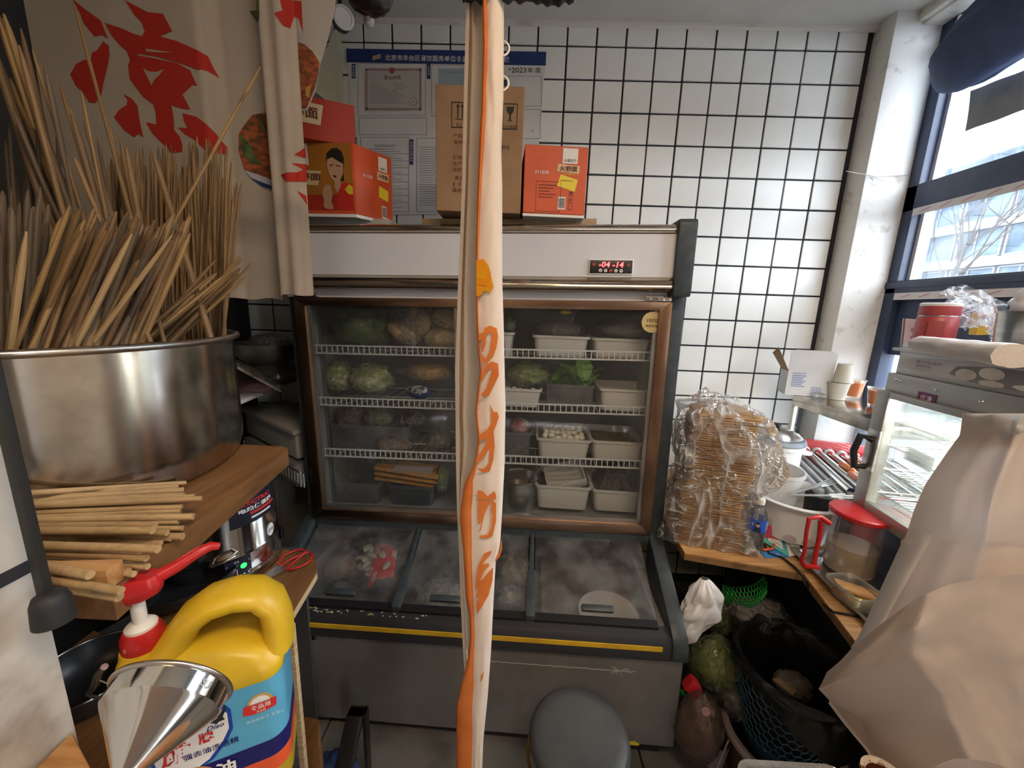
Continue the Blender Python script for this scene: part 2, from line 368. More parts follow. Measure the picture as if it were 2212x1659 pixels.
for i in range(-3, 3):
    for j in range(-1, 4):
        part(M().box((-.1+.6*i+.3, .6+.6*j-.3, -.008), (.594, .594, .02)), 'tile', floor_tile_m, fl, bevel=.002, seg=1)
# ---- window wall
WX = 1.82
wr = struct(M().box((WX+.05, 1.2, .40), (.1, 1.7, .80)), 'wall_right', navy)
m = M().box((WX+.05, .12, 1.5), (.1, .70, 3.0)); m.box((WX+.05, -.80, 1.5), (.1, 1.14, 3.0)); m.box((WX+.05, -2.05, 1.5), (.1, .80, 3.0)); m.box((WX+.05, -1.5, 2.65), (.1, .30, .7)); struct(m, 'wall_right_front', plaster)
win = struct(M().box((WX+.02, 1.23, 1.64), (.05, 1.54, .35)), 'window_1', navy, bevel=.003)
zb = {}
for z0, z1 in ((1.755, 1.817), (2.13, 2.245), (2.80, 2.83), (2.90, 2.955)):
    part(M().box((WX+.0, 1.23, (z0+z1)/2), (.07, 1.53, z1-z0)), 'rail', navy, win, bevel=.004)
part(M().box((WX-.035, 1.23, 1.795), (.012, 1.52, .03)), 'rail', navy, win, bevel=.003)
for y in (1.97, .95, .49): part(M().box((WX+.0, y, 1.88), (.07, .075 if y > 1.9 else .06, 2.14)), 'mullion', navy, win, bevel=.004)
pale = mat('lit_jamb_edge', (.7, .72, .75), .5)
for z0, z1 in ((1.817, 2.13), (2.245, 2.80)):
    part(M().box((WX+.02, 1.925, (z0+z1)/2), (.03, .018, z1-z0)), 'gasket', pale, win)  # pale strip: daylight on the jamb edge put into its colour
    for ya, yb in ((.98, 1.915), (.52, .92)):
        part(M().box((WX+.028, (ya+yb)/2, (z0+z1)/2), (.006, yb-ya, z1-z0)), 'pane', glass_win, win)
for ya, yb in ((.98, 1.915), (.52, .92)): part(M().box((WX+.028, (ya+yb)/2, 2.865), (.006, yb-ya, .07)), 'pane', glass_win, win)
part(M().box((WX+.0, 1.23, .81), (.07, 1.53, .05)), 'rail', navy, win, bevel=.004)
part(M().box((WX+.028, 1.44, 1.15), (.006, .96, .64)), 'hatch_pane', glass_win, win)
tape = mat('tape_white', (.62, .6, .6), .5); tape_r = mat('tape_red', (.5, .2, .2), .5)
for z in (2.122, 1.742):
    f = plane((WX-.0365, 1.93, z), (0, -1, 0), (0, 0, 1), .001)
    t = decal('tape', [rect(0, -.016, 1.4, .016)], f, tape, win)
    f = plane((WX-.0365, 1.93, z), (0, -1, 0), (0, 0, 1), .002)
    decal('tape_print', [[(u, -.009), (u+.045, .004), (u+.052, .010), (u+.007, -.003)] for u in [.03+.085*k for k in range(15)]], f, tape_r, win)
# ---- outside
struct(M().box((40, 10, -.3), (76, 120, .2)), 'ground_outside', mat('asphalt', (.12, .12, .12), .9))
bl = thing('office_building', 'pale office building with rows of glazed windows outside the window', 'building', loc=(30, 22, 0))
bw = mat('building_wall', (.085, .09, .10), .9, spec=0); bgl = mat('building_glass', (.035, .05, .065), .9, col2=(.07, .095, .115), scale=.6, ramp=(.4, .6), spec=0); bfr = mat('building_frame', (.12, .125, .13), .9, spec=0)
part(M().box((34, 26, 5.2), (8, 64, 11)), 'wall', bw, bl)
part(M().box((34.2, 22, 11.6), (7, 40, 2.4)), 'penthouse', bgl, bl)
fr_me = mesh_of(M().box((0, 0, -.98), (.2, 2.5, .1)).box((0, 0, .98), (.2, 2.5, .1)).box((0, -1.25, 0), (.2, .1, 2.0)).box((0, 1.25, 0), (.2, .1, 2.0)).box((0, .2, 0), (.15, .07, 2.0)), 'window'); fr_me.materials.append(bfr)
pn_me = mesh_of(M().box((.02, 0, 0), (.06, 2.4, 1.9)), 'pane'); pn_me.materials.append(bgl)
for k, z in enumerate((1.6, 4.3, 7.0, 9.4)):
    part(M().box((29.85, 26, z-1.35), (.5, 64, .55)), 'floor_band', bfr, bl)
    for j in range(16):
        wo = inst(fr_me, 'window', bl, (29.9-30, 2.5+2.75*j-22, z)); inst(pn_me, 'pane', wo)
m = M()
for j in range(40): m.box((29.9, 4+1.0*j, 11.25), (.06, .06, 1.1))
m.box((29.9, 24, 11.8), (.08, 42, .08)); part(m, 'railing', bfr, bl)
m = M(); lamp = M()
def branch(p, d, L, r, lev):
    if lev == 0 or r < .004: return
    k = 5; pts = [p]; dd = d.copy()
    for i in range(k):
        dd = (dd+V((R.uniform(-.16, .16), R.uniform(-.16, .16), R.uniform(-.10, .16)))).normalized(); pts.append(pts[-1]+dd*L/k)
    m.tube(pts, [r*(1-.55*i/k) for i in range(k+1)], 5)
    for q in range(3 if lev > 3 else 4):
        i = R.randint(2, k); a = V((R.uniform(-1, 1), R.uniform(-1, 1), R.uniform(-.15, .9)))
        branch(pts[i], (dd*.75+a*.75).normalized(), L*R.uniform(.55, .8), r*.5, lev-1)
base = at(2060, 560, X=9.5); base.z = -.2
branch(base, V((0, 0, 1)), 2.6, .07, 1)
tree_top = base+V((0, 0, 2.5))
for q in range(6): branch(tree_top, V((R.uniform(-.5, .5), R.uniform(-.9, .9), R.uniform(.5, 1))).normalized(), 1.7, .024, 5)
solo(m, 'bare_tree', mat('bark', (.05, .043, .038), .9, spec=0), 'bare leafless tree standing outside the window before the offices', 'tree')
# ---- rolled blind and what hangs at the window
m = M(); A = at(2072, 122, X=1.66); 
def roll(u, v):
    a = 2*PI*u; y = A.y+.07-v*1.5; r = .142+.034*noise.noise(V((cos(a)*1.5, sin(a)*1.5, v*4)))-.014*abs(sin(v*9+a*.5))
    r *= min(1, (v*9+.06))**.33 if v < .12 else 1
    return V((A.x+r*.85*cos(a), y, A.z+.05*v+r*1.12*sin(a)-.012*sin(a*3+v*7)))
m.grid(roll, 40, 44, True)
bd = thing('rolled_blind', 'dark navy cloth blind rolled up under the ceiling at the window', 'blind', loc=(A.x, A.y, A.z))
navy_cloth = mat('navy_cloth', (.036, .058, .125), .8, col2=(.05, .08, .17), scale=14, bump=.25, bscale=60)
part(m, 'roll', navy_cloth, bd, smooth=60)
m = M()
for v in (.62, ):
    m.tube([roll(i/24, v)+(roll(i/24, v)-V((A.x, A.y-1.5*v, A.z)))*.03 for i in range(24)], .006, 6, True)
part(m, 'tie_cord', ink_white, bd, smooth=50)
f0 = [at(2096, 196, X=1.76), at(2084, 284, X=1.76), at(2215, 236, X=1.76), at(2215, 150, X=1.76)]
m = M(); m.grid(lambda u, v: (f0[0]*(1-u)+f0[3]*u)*(1-v)+(f0[1]*(1-u)+f0[2]*u)*v+V((.003*sin(u*9+v*3), 0, 0)), 14, 8)
m.grid(lambda u, v: (f0[0]*(1-u)+f0[3]*u)*(1-v)+(f0[1]*(1-u)+f0[2]*u)*v+V((.003*sin(u*9+v*3)+.003, 0, 0)), 14, 8)
solo(m, 'cloth_flap', cloth_mat('grey_cloth', (.26, .265, .265), .12, weave=0), 'grey cloth flap hanging below the rolled navy blind', 'cloth')
m = M(); m.tube([V((1.80, 1.93, 2.90)), V((1.77, 1.90, 2.88)), V((1.765, 1.885, 2.83)), V((1.78, 1.90, 2.79)), V((1.795, 1.94, 2.77))], .007, 8)
solo(m, 'cable_loop', white_pl, 'white cable loop at the top of the window beside the column', 'cable')
m = M(); p = [at(x, y, Y=1.978) for x, y in ((1828, 370), (1868, 377), (1895, 382), (1962, 378))]; m.tube(p, .0016, 5)
m.tube([at(x, y, Y=1.978) for x, y in ((1876, 376), (1886, 390), (1880, 396), (1892, 401))], .0012, 5); m.tube([at(x, y, Y=1.978) for x, y in ((1884, 381), (1898, 388), (1908, 392))], .0012, 5)
solo(m, 'string', mat('string', (.45, .44, .42), .8), 'thin frayed string tied across the plaster column', 'string')
# ================================================================= display fridge over a chest freezer
FA = rad(-2.2); FO = V((-.865, 1.508, 0)); FX = V((cos(FA), sin(FA), 0)); FY = V((-sin(FA), cos(FA), 0)); TILT = rad(-1.1)
def fw(px, py, dy=0): return at(px, py, n=FY, d=FY.dot(FO)+dy)          # world point on a plane parallel to the doors
fr = thing('display_fridge', 'tall glass-door display fridge with bronze frames over a chest freezer', 'fridge', loc=FO)
fr.rotation_euler = (0, TILT, FA); MW[fr] = Matrix.Translation(FO) @ Matrix.Rotation(FA, 4, 'Z') @ Matrix.Rotation(TILT, 4, 'Y')
FI = MW[fr].inverted()
def fl_(px, py, dy=0): return FI @ fw(px, py, dy)
LW = lambda x, y, z: MW[fr] @ V((x, y, z))
def fp(m, name, mt, par=None, **k): return part(m, name, mt, par or fr, world=False, **k)
def B(x0, x1, y0, y1, z0, z1, m=None): return (m or M()).box(((x0+x1)/2, (y0+y1)/2, (z0+z1)/2), (x1-x0, y1-y0, z1-z0))
fp(B(-.034, -.002, .0, .53, .66, 1.70), 'side_panel', slate, bevel=.006)
fp(B(1.442, 1.494, .0, .53, .66, 1.70), 'side_panel', slate, bevel=.006)
fp(B(-.048, 1.494, .50, .54, .3, 1.9), 'back_panel', slate)
m = B(0, .02, .02, .5, .70, 1.66); B(1.42, 1.44, .02, .5, .70, 1.66, m); B(0, 1.44, .47, .5, .70, 1.66, m); B(0, 1.44, .02, .5, 1.645, 1.665, m); B(0, 1.44, .0, .5, .685, .705, m)
fp(m, 'liner', liner)
fp(B(.02, 1.42, .006, .03, .700, .742), 'sill', steel_dull, bevel=.003)
# header
fp(B(-.03, 1.43, -.038, .53, 1.672, 1.895), 'header_box', slate)
fp(B(-.03, 1.426, -.05, -.036, 1.722, 1.868), 'header_panel', panel_white)
f = lambda z0, z1, bul: M().prism([(-.03, -.036, z0), (-.03, -.052, z0+.003), (-.03, -.052-bul, z0+(z1-z0)*.22), (-.03, -.052-bul*.5, z0+(z1-z0)*.42), (-.03, -.052-bul*.5, z0+(z1-z0)*.6), (-.03, -.052-bul, z0+(z1-z0)*.78), (-.03, -.05, z1-.001), (-.03, -.036, z1)], (1.456, 0, 0))
gold = mat('bright_trim', (.66, .60, .53), .14, 1, col2=(.50, .42, .33), scale=3, stretch=(.6, 1, 1))
fp(f(1.868, 1.900, .008), 'top_trim', gold, smooth=35); fp(f(1.672, 1.722, .010), 'bottom_trim', gold, smooth=35)
fp(B(-.03, 1.43, -.01, .04, 1.640, 1.672), 'under_header', panel_white)
cap = [(-.066, 1.655), (-.072, 1.67), (-.075, 1.90), (-.066, 1.915), (.1, 1.915), (.53, 1.90), (.53, 1.66), (.1, 1.655)]
for x0 in (1.424, -.09): fp(M().prism([(x0, a, b) for a, b in cap], (.062, 0, 0)), 'end_cap', slate, bevel=.006)
# temperature display
dz = fp(B(1.128, 1.283, -.057, -.048, 1.730, 1.782), 'display', ink_white, bevel=.003)
fp(B(1.131, 1.280, -.0585, -.05, 1.733, 1.779), 'screen', black_pl, dz, bevel=.003)
led = mat('red_led', (1, .03, .03), emit=6); f = plane(LW(1.2055, -.0595, 1.7625), FX, (0, 0, 1))
text('-04 -14', f, 0, .001, led, dz, h=.019, wd=.086, bold=.012, slant=.12, name='digits')
dots = lambda xs, y, r: [[(x+r*cos(2*PI*k/14), y+r*sin(2*PI*k/14)) for k in range(14)] for x in xs]
mat('dim_red', (.35, .05, .03), .4)
for x, y, mt in ((-.036, -.0195, ink_white), (-.018, -.0195, ink_white), (.018, -.0195, ink_white), (.036, -.0195, ink_white), (0, -.0195, bpy.data.materials['dim_red']), (-.06, .001, bpy.data.materials['dim_red']), (.06, .001, bpy.data.materials['dim_red'])): decal('button', dots((x,), y, .006), f, mt, dz)
for x in (-.036, .018): text('▲', lambda u, v: f(u, v)-FY*.0006, x, -.0195, ink_black, dz, h=.005)
for x in (-.018, .036): text('▼', lambda u, v: f(u, v)-FY*.0006, x, -.0195, ink_black, dz, h=.005)
pl = fp(B(.0, .092, -.053, -.049, 1.725, 1.752), 'nameplate', mat('plate', (.55, .52, .45), .4), bevel=.001)
text('MEYE 玫鹰', plane(LW(.048, -.0535, 1.739), FX, (0, 0, 1)), 0, 0, ink_black, pl, h=.013, wd=.082, bold=.012)
# doors
def door(x0, x1, hinge):
    w_ = .044; z0, z1 = .700, 1.638
    m = M()
    for pts in ([(x0, z0), (x1, z0), (x1-w_, z0+w_), (x0+w_, z0+w_)], [(x1, z0), (x1, z1), (x1-w_, z1-w_*.7), (x1-w_, z0+w_)], [(x1, z1), (x0, z1), (x0+w_, z1-w_*.7), (x1-w_, z1-w_*.7)], [(x0, z1), (x0, z0), (x0+w_, z0+w_), (x0+w_, z1-w_*.7)]):
        m.prism([(a, -.028, b) for a, b in pts], (0, .03, 0))
    d = fp(m, 'door', bronze, bevel=.0025)
    B2 = M()
    for r in ((x0+w_-.002, x0+w_+.014, z0+w_, z1-w_*.7), (x1-w_-.014, x1-w_+.002, z0+w_, z1-w_*.7)): B(r[0], r[1], -.016, -.004, r[2], r[3], B2)
    B(x0+w_, x1-w_, -.016, -.004, z0+w_-.002, z0+w_+.014, B2)
    fp(B2, 'gasket', steel_dull, d)
    fp(B(x0+w_-.003, x1-w_+.003, -.014, -.010, z0+w_-.003, z1-w_*.7+.003), 'pane', glass_door, d)
    hx = x1-.05 if hinge > 0 else x0+.05
    h = fp(B(hx-.045, hx+.045, -.03, -.005, 1.640, 1.656), 'hinge', chrome, d, bevel=.002)
    m = M()
    for k in (-.03, 0, .028): m.cyl(V((hx+k, -.036, 1.648)), V((hx+k, -.028, 1.648)), .006, n=10)
    fp(m, 'screw', steel_dull, h)
    return d
door(.002, .690, -1); d2 = door(.694, 1.440, 1)
cgold = mat('sticker_gold', (.62, .50, .22), .35); o0 = fl_(1408, 696, -.012)
f = plane(LW(o0.x, -.0155, o0.z), FX, (0, 0, 1), .0008); st = decal('sticker', dots((0,), 0, .039), f, cgold, d2)
f2 = lambda u, v: f(u, v)-FY*.0008
decal('sticker_ring', ringq(0, 0, .036, .0345), f2, ink_cream, d2)
text('100%', f2, 0, .006, ink_brown, d2, h=.014, bold=.01); text('精致铜管', f2, 0, -.014, ink_brown, d2, wd=.044)
# wire shelves
def shelf(z):
    m = M(); y0 = .055
    m.box((.72, y0, z+.033), (1.4, .005, .0062)); m.box((.72, y0, z), (1.4, .005, .0062))
    for k in range(62): x = .03+k*.0228; m.box((x, y0, z+.0165), (.0038, .0042, .033))
    for k in range(28): m.box((.03+.0515*k, y0+.18, z), (.0022, .36, .0022))
    for y in (.2, .40): m.box((.72, y0+y, z-.004), (1.4, .006, .005))
    fp(m, 'wire_shelf', wire_white)
for z in (1.412, 1.188, .956): shelf(z)
m = M()
for x in (.028, 1.412):
    m.box((x, .10, 1.17), (.012, .012, .9))
fp(m, 'shelf_track', steel_dull)
# freezer: lids, rails, front
z0, z1, y0, y1 = .668, .520, -.010, -.300
zz = lambda y: z0+(z1-z0)*(y-y0)/(y1-y0)
side = [(.0, .70), (-.012, .695), (-.30, .548), (-.345, .520), (-.362, .49), (-.362, .44), (-.33, .425), (-.33, .40), (0, .40)]
for x0, wd in ((-.05, .052), (1.436, .054)): fp(M().prism([(x0, a, b) for a, b in side], (wd, 0, 0)), 'freezer_side', slate, bevel=.008)
fp(M().prism([(0, -.30, .522), (0, -.335, .512), (0, -.350, .490), (0, -.350, .430), (0, -.33, .425), (0, -.30, .43)], (1.437, 0, 0)), 'front_rail', mat('rail_black', (.028, .028, .032), .45), smooth=35)
fp(B(.0, 1.405, -.3535, -.345, .470, .487), 'yellow_strip', yellow_strip)
fp(B(0, 1.44, -.02, .03, .655, .700), 'back_rail', slate, bevel=.004)
tp = MW[fr]; xb = [fl_(905, 1140, -.02).x, fl_(1150, 1155, -.02).x]
fp(B(-.03, 1.47, -.335, -.32, .05, .432), 'front_panel', base_grey)
fp(B(-.03, 1.47, -.32, .5, .05, .10), 'base_floor', slate); fp(B(-.045, -.03, -.335, .5, .05, .43), 'base_side', base_grey); fp(B(1.47, 1.485, -.335, .5, .05, .43), 'base_side', base_grey)
t_ = math.tan(-TILT)
fp(M().hexa([(0, -.30, .002), (1.45, -.30, .002-t_*1.45), (1.45, .45, .002-t_*1.45), (0, .45, .002)], [(0, -.30, .05), (1.45, -.30, .05), (1.45, .45, .05), (0, .45, .05)]), 'plinth', black_pl)
fliner = mat('freezer_liner', (.22, .22, .23), .6, col2=(.40, .40, .42), scale=5, ramp=(.5, .8))
m = B(0, .03, -.31, .45, .2, .50); B(1.41, 1.44, -.31, .45, .2, .50, m); B(0, 1.44, -.318, -.30, .2, .5, m); B(0, 1.44, .44, .46, .2, .68, m); B(0, 1.44, -.31, .45, .22, .24, m); fp(m, 'freezer_liner', fliner)
xs = [.006]+xb+[1.434]
for k in range(3):
    a, b = xs[k]+.014, xs[k+1]-.014
    if k == 2: b -= .02
    ld = fp(M().hexa([(a, y1, zz(y1)), (b, y1, zz(y1)), (b, y0, zz(y0)), (a, y0, zz(y0))], [(a, y1, zz(y1)+.006), (b, y1, zz(y1)+.006), (b, y0, zz(y0)+.006), (a, y0, zz(y0)+.006)]), 'freezer_lid', glass_lid)
    fp(M().hexa([(a, y1-.014, zz(y1)-.004), (b, y1-.014, zz(y1)-.004), (b, y1+.012, zz(y1+.012)), (a, y1+.012, zz(y1+.012))], [(a, y1-.014, zz(y1)+.008), (b, y1-.014, zz(y1)+.008), (b, y1+.012, zz(y1+.012)+.009), (a, y1+.012, zz(y1+.012)+.009)]), 'lid_edge', black_pl, ld)
    hx = [fl_(735, 1300, -.28).x, b-.30, fl_(1290, 1338, -.28).x][k]
    fp(M().box((hx, -.272, zz(-.272)+.018), (.115, .024, .020), m=Matrix.Rotation(.48, 3, 'X')), 'handle', slate, ld, bevel=.007)
for x in xb:
    m = M(); m.hexa([(x-.012, y1-.01, zz(y1)-.01), (x+.012, y1-.01, zz(y1)-.01), (x+.008, y0, zz(y0)-.01), (x-.008, y0, zz(y0)-.01)], [(x-.012, y1-.01, zz(y1)+.014), (x+.012, y1-.01, zz(y1)+.014), (x+.008, y0, zz(y0)+.010), (x-.008, y0, zz(y0)+.010)])
    ym = -.16; m.hexa([(x-.017, y1-.012, zz(y1)), (x+.017, y1-.012, zz(y1)), (x+.015, ym, zz(ym)), (x-.015, ym, zz(ym))], [(x-.017, y1-.012, zz(y1)+.02), (x+.017, y1-.012, zz(y1)+.02), (x+.015, ym, zz(ym)+.019), (x-.015, ym, zz(ym)+.019)])
    fp(m, 'lid_divider', slate, bevel=.002)
m = M()                                                               # a scratch line worn into the front and the torn film under the lip
for k in range(46):
    x = .78+.012*k; m.box((x, -.3358, .362+.004*noise.noise(V((k*.7, 0, 0)))), (.013, .0012, .0022))
for k in range(14):
    a = R.uniform(0, 2*PI); p = V((1.26+R.uniform(-.02, .05), -.3358, .362+R.uniform(-.012, .012))); m.box(p, (R.uniform(.008, .02), .0012, .0018), m=Matrix.Rotation(a, 3, 'Y'))
fp(m, 'scratch', mat('scratch', (.42, .40, .37), .6))
f = plane(LW(0, -.3352, 0), FX, (0, 0, 1), .0012)
decal('torn_film', [[(.02, .436), (.42, .436), (.40, .424), (.33, .418), (.30, .405), (.2, .408), (.14, .40), (.05, .41), (.02, .41)]], f, film('torn_film', (.8, .8, .78), .3, .3, (.5, .5, .48), .2, bump=.4), fr)
decal('yellow_sticker', [[(1.32, .085), (1.345, .09), (1.365, .078), (1.36, .07), (1.322, .07)]], f, ink_yellow, fr)
crumb = M(); cg = mat('crumbs', (.20, .24, .08), .8, col2=(.50, .48, .36), scale=14)
for k in range(34):
    x = R.uniform(.05, .62) if k < 55 else R.uniform(.7, 1.4); crumb.blob((x, R.uniform(-.335, -.315), .519), (R.uniform(.003, .010), .003, .002), .4, 3, k, 6, 4)
o = fp(crumb, 'crumbs', cg); o['kind'] = 'stuff'

# ================================================================= what lies in the fridge
def tub(pl_, pr, rim, bot, dy, depth, label, mt=None, group='white food tubs in the fridge', name='food_tub', taper=.012, skew=0, rot=0):
    a, b = fw(pl_, rim, dy), fw(pr, rim, dy); zb_ = fw((pl_+pr)/2, bot, dy).z; W = (b-a).length; zt = (a.z+b.z)/2; h = zt-zb_
    c = (a+b)/2; t = thing(name, label, 'tub', group, loc=(c.x, c.y, zb_), rz=FA+rot)
    def ring(w_, y0, y1, z, r=.02):
        pts = []
        for cx, cy, a0 in ((w_/2-r, y1-r, 0), (-w_/2+r, y1-r, 90), (-w_/2+r, y0+r, 180), (w_/2-r, y0+r, 270)):
            for k in range(5): q = rad(a0+k*22.5); pts.append(V((cx+r*cos(q), cy+r*sin(q), z)))
        return pts
    prof = [ring(W-2*taper-.012, taper, depth-taper, 0), ring(W-.014, .006, depth-.006, h-.012), ring(W-.012, .006, depth-.006, h-.010), ring(W, 0, depth, h-.010), ring(W, 0, depth, h), ring(W-.016, .008, depth-.008, h), ring(W-2*taper-.018, taper+.006, depth-taper-.006, .005)]
    m = M(); n = 20; m.v = [p for r_ in prof for p in r_]
    m.f = [(i*n+j, i*n+(j+1) % n, (i+1)*n+(j+1) % n, (i+1)*n+j) for i in range(6) for j in range(n)]+[list(range(n))[::-1], [6*n+j for j in range(n)]]
    part(m, 'tub_body', mt or tub_pl, t, smooth=50, world=False)
    t['_d'] = (W, depth, h); return t
def heap(t, mt, name, label, cat, fill=.75, amp=.012, freq=30, group=None, mound=0, seed=0, kind='stuff'):
    W, D_, h = t['_d']; w_, d_ = W-.05, D_-.05
    def fn(u, v):
        x, y = (u-.5)*w_, .025+v*d_; e = min(u, 1-u, v, 1-v)
        return MW[t] @ V((x, y, h*fill+amp*noise.noise(V((x*freq, y*freq, seed)))*2+mound*min(1, e*4)))
    m = M().grid(fn, 26, 18); m.grid(lambda u, v: MW[t] @ V(((u-.5)*(w_-.01), .03+v*(d_-.01), .008)), 1, 1)
    return solo(m, name, mt, label, cat, group, smooth=60, kind=kind)
def bagged(c, r, cm, label, name='bagged_food', cat='bag', inner=.86, seed=0, film_m=None, amp=.16, group=None, q=None, knot=None, namp=.24, nfreq=4, content='contents'):
    c = V(c); t = thing(name, label, cat, group, loc=(c.x, c.y, c.z-r[2]*.8))
    if cm: part(M().blob(c, [k*inner for k in r], namp, nfreq, seed, 32, 18, -.8, q), content, cm, t, smooth=60)
    m = M().blob(c, r, amp, 2.2, seed+5, 40, 24, -.84, q, True)
    if knot: k = V(knot); m.tube([c+(k-c)*.55, c+(k-c)*.8, k, k+(k-c)*.12+V((.01, 0, 0))], [r[0]*.35, .014, .008, .022], 12, cap=False)
    part(m, 'bag', film_m or bag_clear, t, smooth=75); return t
veg = mat('leafy_green', (.15, .23, .05), .6, col2=(.30, .38, .12), scale=28, bump=.6, bscale=50)
veg_dark = mat('dark_greens', (.08, .12, .04), .6, col2=(.17, .22, .08), scale=30, bump=.6, bscale=60)
cabbage_m = mat('cabbage_leaf', (.26, .36, .09), .5, col2=(.70, .73, .46), scale=7, stretch=(1, 4, 4), ramp=(.35, .65), bump=.4, bscale=22)
noodle = mat('noodle', (.66, .50, .29), .7, col2=(.46, .33, .17), scale=55, stretch=(1, 3, 3), bump=.9, bscale=90)
bread_m = mat('bread_crust', (.42, .24, .07), .6, col2=(.56, .35, .13), scale=9, bump=.1)
darkfood = mat('braised_dark', (.045, .022, .012), .35, col2=(.11, .055, .02), scale=30, bump=.8, bscale=50)
broth = mat('broth', (.16, .10, .045), .2, col2=(.22, .15, .07), scale=12)
# top shelf
P = lambda px, py, dy=.17: fw(px, py, dy)
bagged(P(785, 708), (.135, .11, .095), veg_dark, 'bag of dark green vegetables at the left end of the top fridge shelf', seed=3, film_m=bag_green, knot=P(850, 655))
t = thing('noodle_bag', 'clear bag of pale fresh noodle bundles on the top fridge shelf', 'bag', loc=P(915, 755))
for k, (x, y, r_, an) in enumerate(((874, 718, (.075, .06, .042), .5), (905, 690, (.052, .05, .065), -.3), (955, 730, (.075, .06, .045), -.1), (965, 690, (.06, .05, .045), .3))):
    part(M().blob(P(x, y, .15), r_, .12, 2, k*7, 30, 18, -1, Matrix.Rotation(an, 3, 'Y')), 'noodle_bundle', noodle, t, smooth=70)
part(M().blob(P(920, 710, .17), (.155, .09, .098), .16, 2.2, 31, 44, 24, -.8, None, True), 'bag', bag_clear, t, smooth=75)
tub(1075, 1112, 718, 772, .08, .2, 'narrow white tub at the middle of the top fridge shelf')
bagged(P(1100, 700, .15), (.03, .05, .05), veg, 'sliver of bagged greens over the narrow tub on the top fridge shelf', seed=8)
t1 = tub(1150, 1277, 726, 772, .08, .22, 'cream white tub under a bag tied with yellow on the top fridge shelf')
tan_food = mat('tan_food', (.28, .22, .14), .6, col2=(.16, .15, .08), scale=24, bump=.5)
bg_ = bagged(P(1208, 712, .17), (.108, .09, .042), tan_food, 'clear bag of sliced food tied with yellow on a white tub', seed=12, amp=.1, knot=P(1242, 672, .14))
part(M().blob(P(1222, 674, .13), (.024, .01, .009), .3, 2, 4, 14, 8), 'yellow_tie', ink_yellow, bg_, smooth=60)
t2 = tub(1280, 1410, 732, 776, .08, .22, 'grey white tub at the window end of the top fridge shelf')
bagged(P(1340, 712, .17), (.115, .09, .045), mat('greyfood', (.18, .18, .16), .6, col2=(.26, .26, .24), scale=20), 'milky grey bag drooping over the tub at the window end of the top shelf', seed=15, amp=.2)
# second shelf
bagged(P(735, 815), (.07, .07, .075), cabbage_m, 'small cabbage wrapped in clear film beside the big cabbage', 'wrapped_cabbage', 'cabbage', seed=21, inner=.93)
t = bagged(P(803, 818, .16), (.10, .085, .068), cabbage_m, 'large pale green cabbage wrapped in film on the second fridge shelf', 'wrapped_cabbage', 'cabbage', seed=25, inner=.95, amp=.08)
bagged(P(925, 803, .16), (.118, .07, .046), bread_m, 'bag of brown bread rolls on the second fridge shelf', 'bread_bag', seed=28, knot=P(858, 800, .12), namp=.05)
pk = thing('snack_packet', 'blue and white printed packet below the bread bag', 'packet', loc=P(905, 862, .1))
part(M().blob(P(905, 848, .12), (.052, .03, .027), .08, 2, 40, 22, 12), 'packet_body', ink_navy, pk, smooth=60)
part(M().blob(P(903, 843, .113), (.046, .028, .020), .25, 4, 43, 22, 12), 'label_print', mat('packet_print', (.62, .60, .55), .4, col2=(.03, .05, .12), scale=50, ramp=(.45, .55)), pk, smooth=60)
t3 = tub(1060, 1172, 840, 880, .09, .22, 'white tub of quail eggs under bagged greens on the second fridge shelf')
egg_m = mat('quail_egg', (.80, .78, .66), .35); egg = mesh_of(M().blob((0, 0, 0), (.0132, .0132, .0165), 0, 1, 0, 14, 9), 'quail_egg', smooth=80); egg.materials.append(egg_m)
def eggs(t, nx, ny, z, group, label, sz=1):
    W, D_, h = t['_d']
    for a in range(nx):
        for b in range(ny):
            p = MW[t] @ V(((a+.5)/nx*(W-.06)-(W-.06)/2+R.uniform(-.004, .004), .036+b/ny*(D_-.06)+R.uniform(-.004, .004), z+R.uniform(-.006, .008)+.03*b/ny*0))
            inst(egg, 'quail_egg', None, p, Quaternion(V((R.random(), R.random(), R.random())).normalized(), R.uniform(0, 3)), label, 'egg', group, (sz, sz, sz))
eggs(t3, 6, 2, .060, 'quail eggs on the second shelf', 'peeled white quail egg in the tub under the bagged greens')
bagged(P(1140, 808, .17), (.10, .09, .055), veg, 'clear bag of leafy greens over the egg tub on the second shelf', seed=33)
t4 = tub(1178, 1290, 832, 880, .09, .22, 'clear plastic tub holding leafy green vegetables', tub_clear, None, taper=.004)
def leaf_mesh(L, W_, seed):
    m = M()
    def fn(u, v): x = (u-.5)*W_*sin(PI*min(1, .08+v*.92))**.7; return V((x, v*L, .25*L*sin(v*2.2)+abs(x)*.45+.004*sin(v*22+u*9+seed)))
    m.grid(fn, 6, 9); return mesh_of(m, 'leaf', smooth=70)
lf = mat('fresh_leaf', (.07, .20, .03), .45, col2=(.16, .33, .06), scale=18, bump=.3, rand=None)
lv = [leaf_mesh(.10, .075, k) for k in range(3)]
for me in lv: me.materials.append(lf)
for k in range(16):
    p = P(R.uniform(1190, 1275), R.uniform(808, 838), R.uniform(.10, .22)); q = Quaternion((0, 0, 1), R.uniform(-2.6, 2.6)) @ Quaternion((1, 0, 0), R.uniform(-.2, .9))
    inst(lv[k % 3], 'lettuce_leaf', None, p, q, 'fresh green leaf in the clear tub on the second fridge shelf', 'leaf', 'leafy greens in the clear tub')
t5 = tub(1295, 1412, 842, 890, .09, .22, 'grey white tub beside the clear tub of greens')
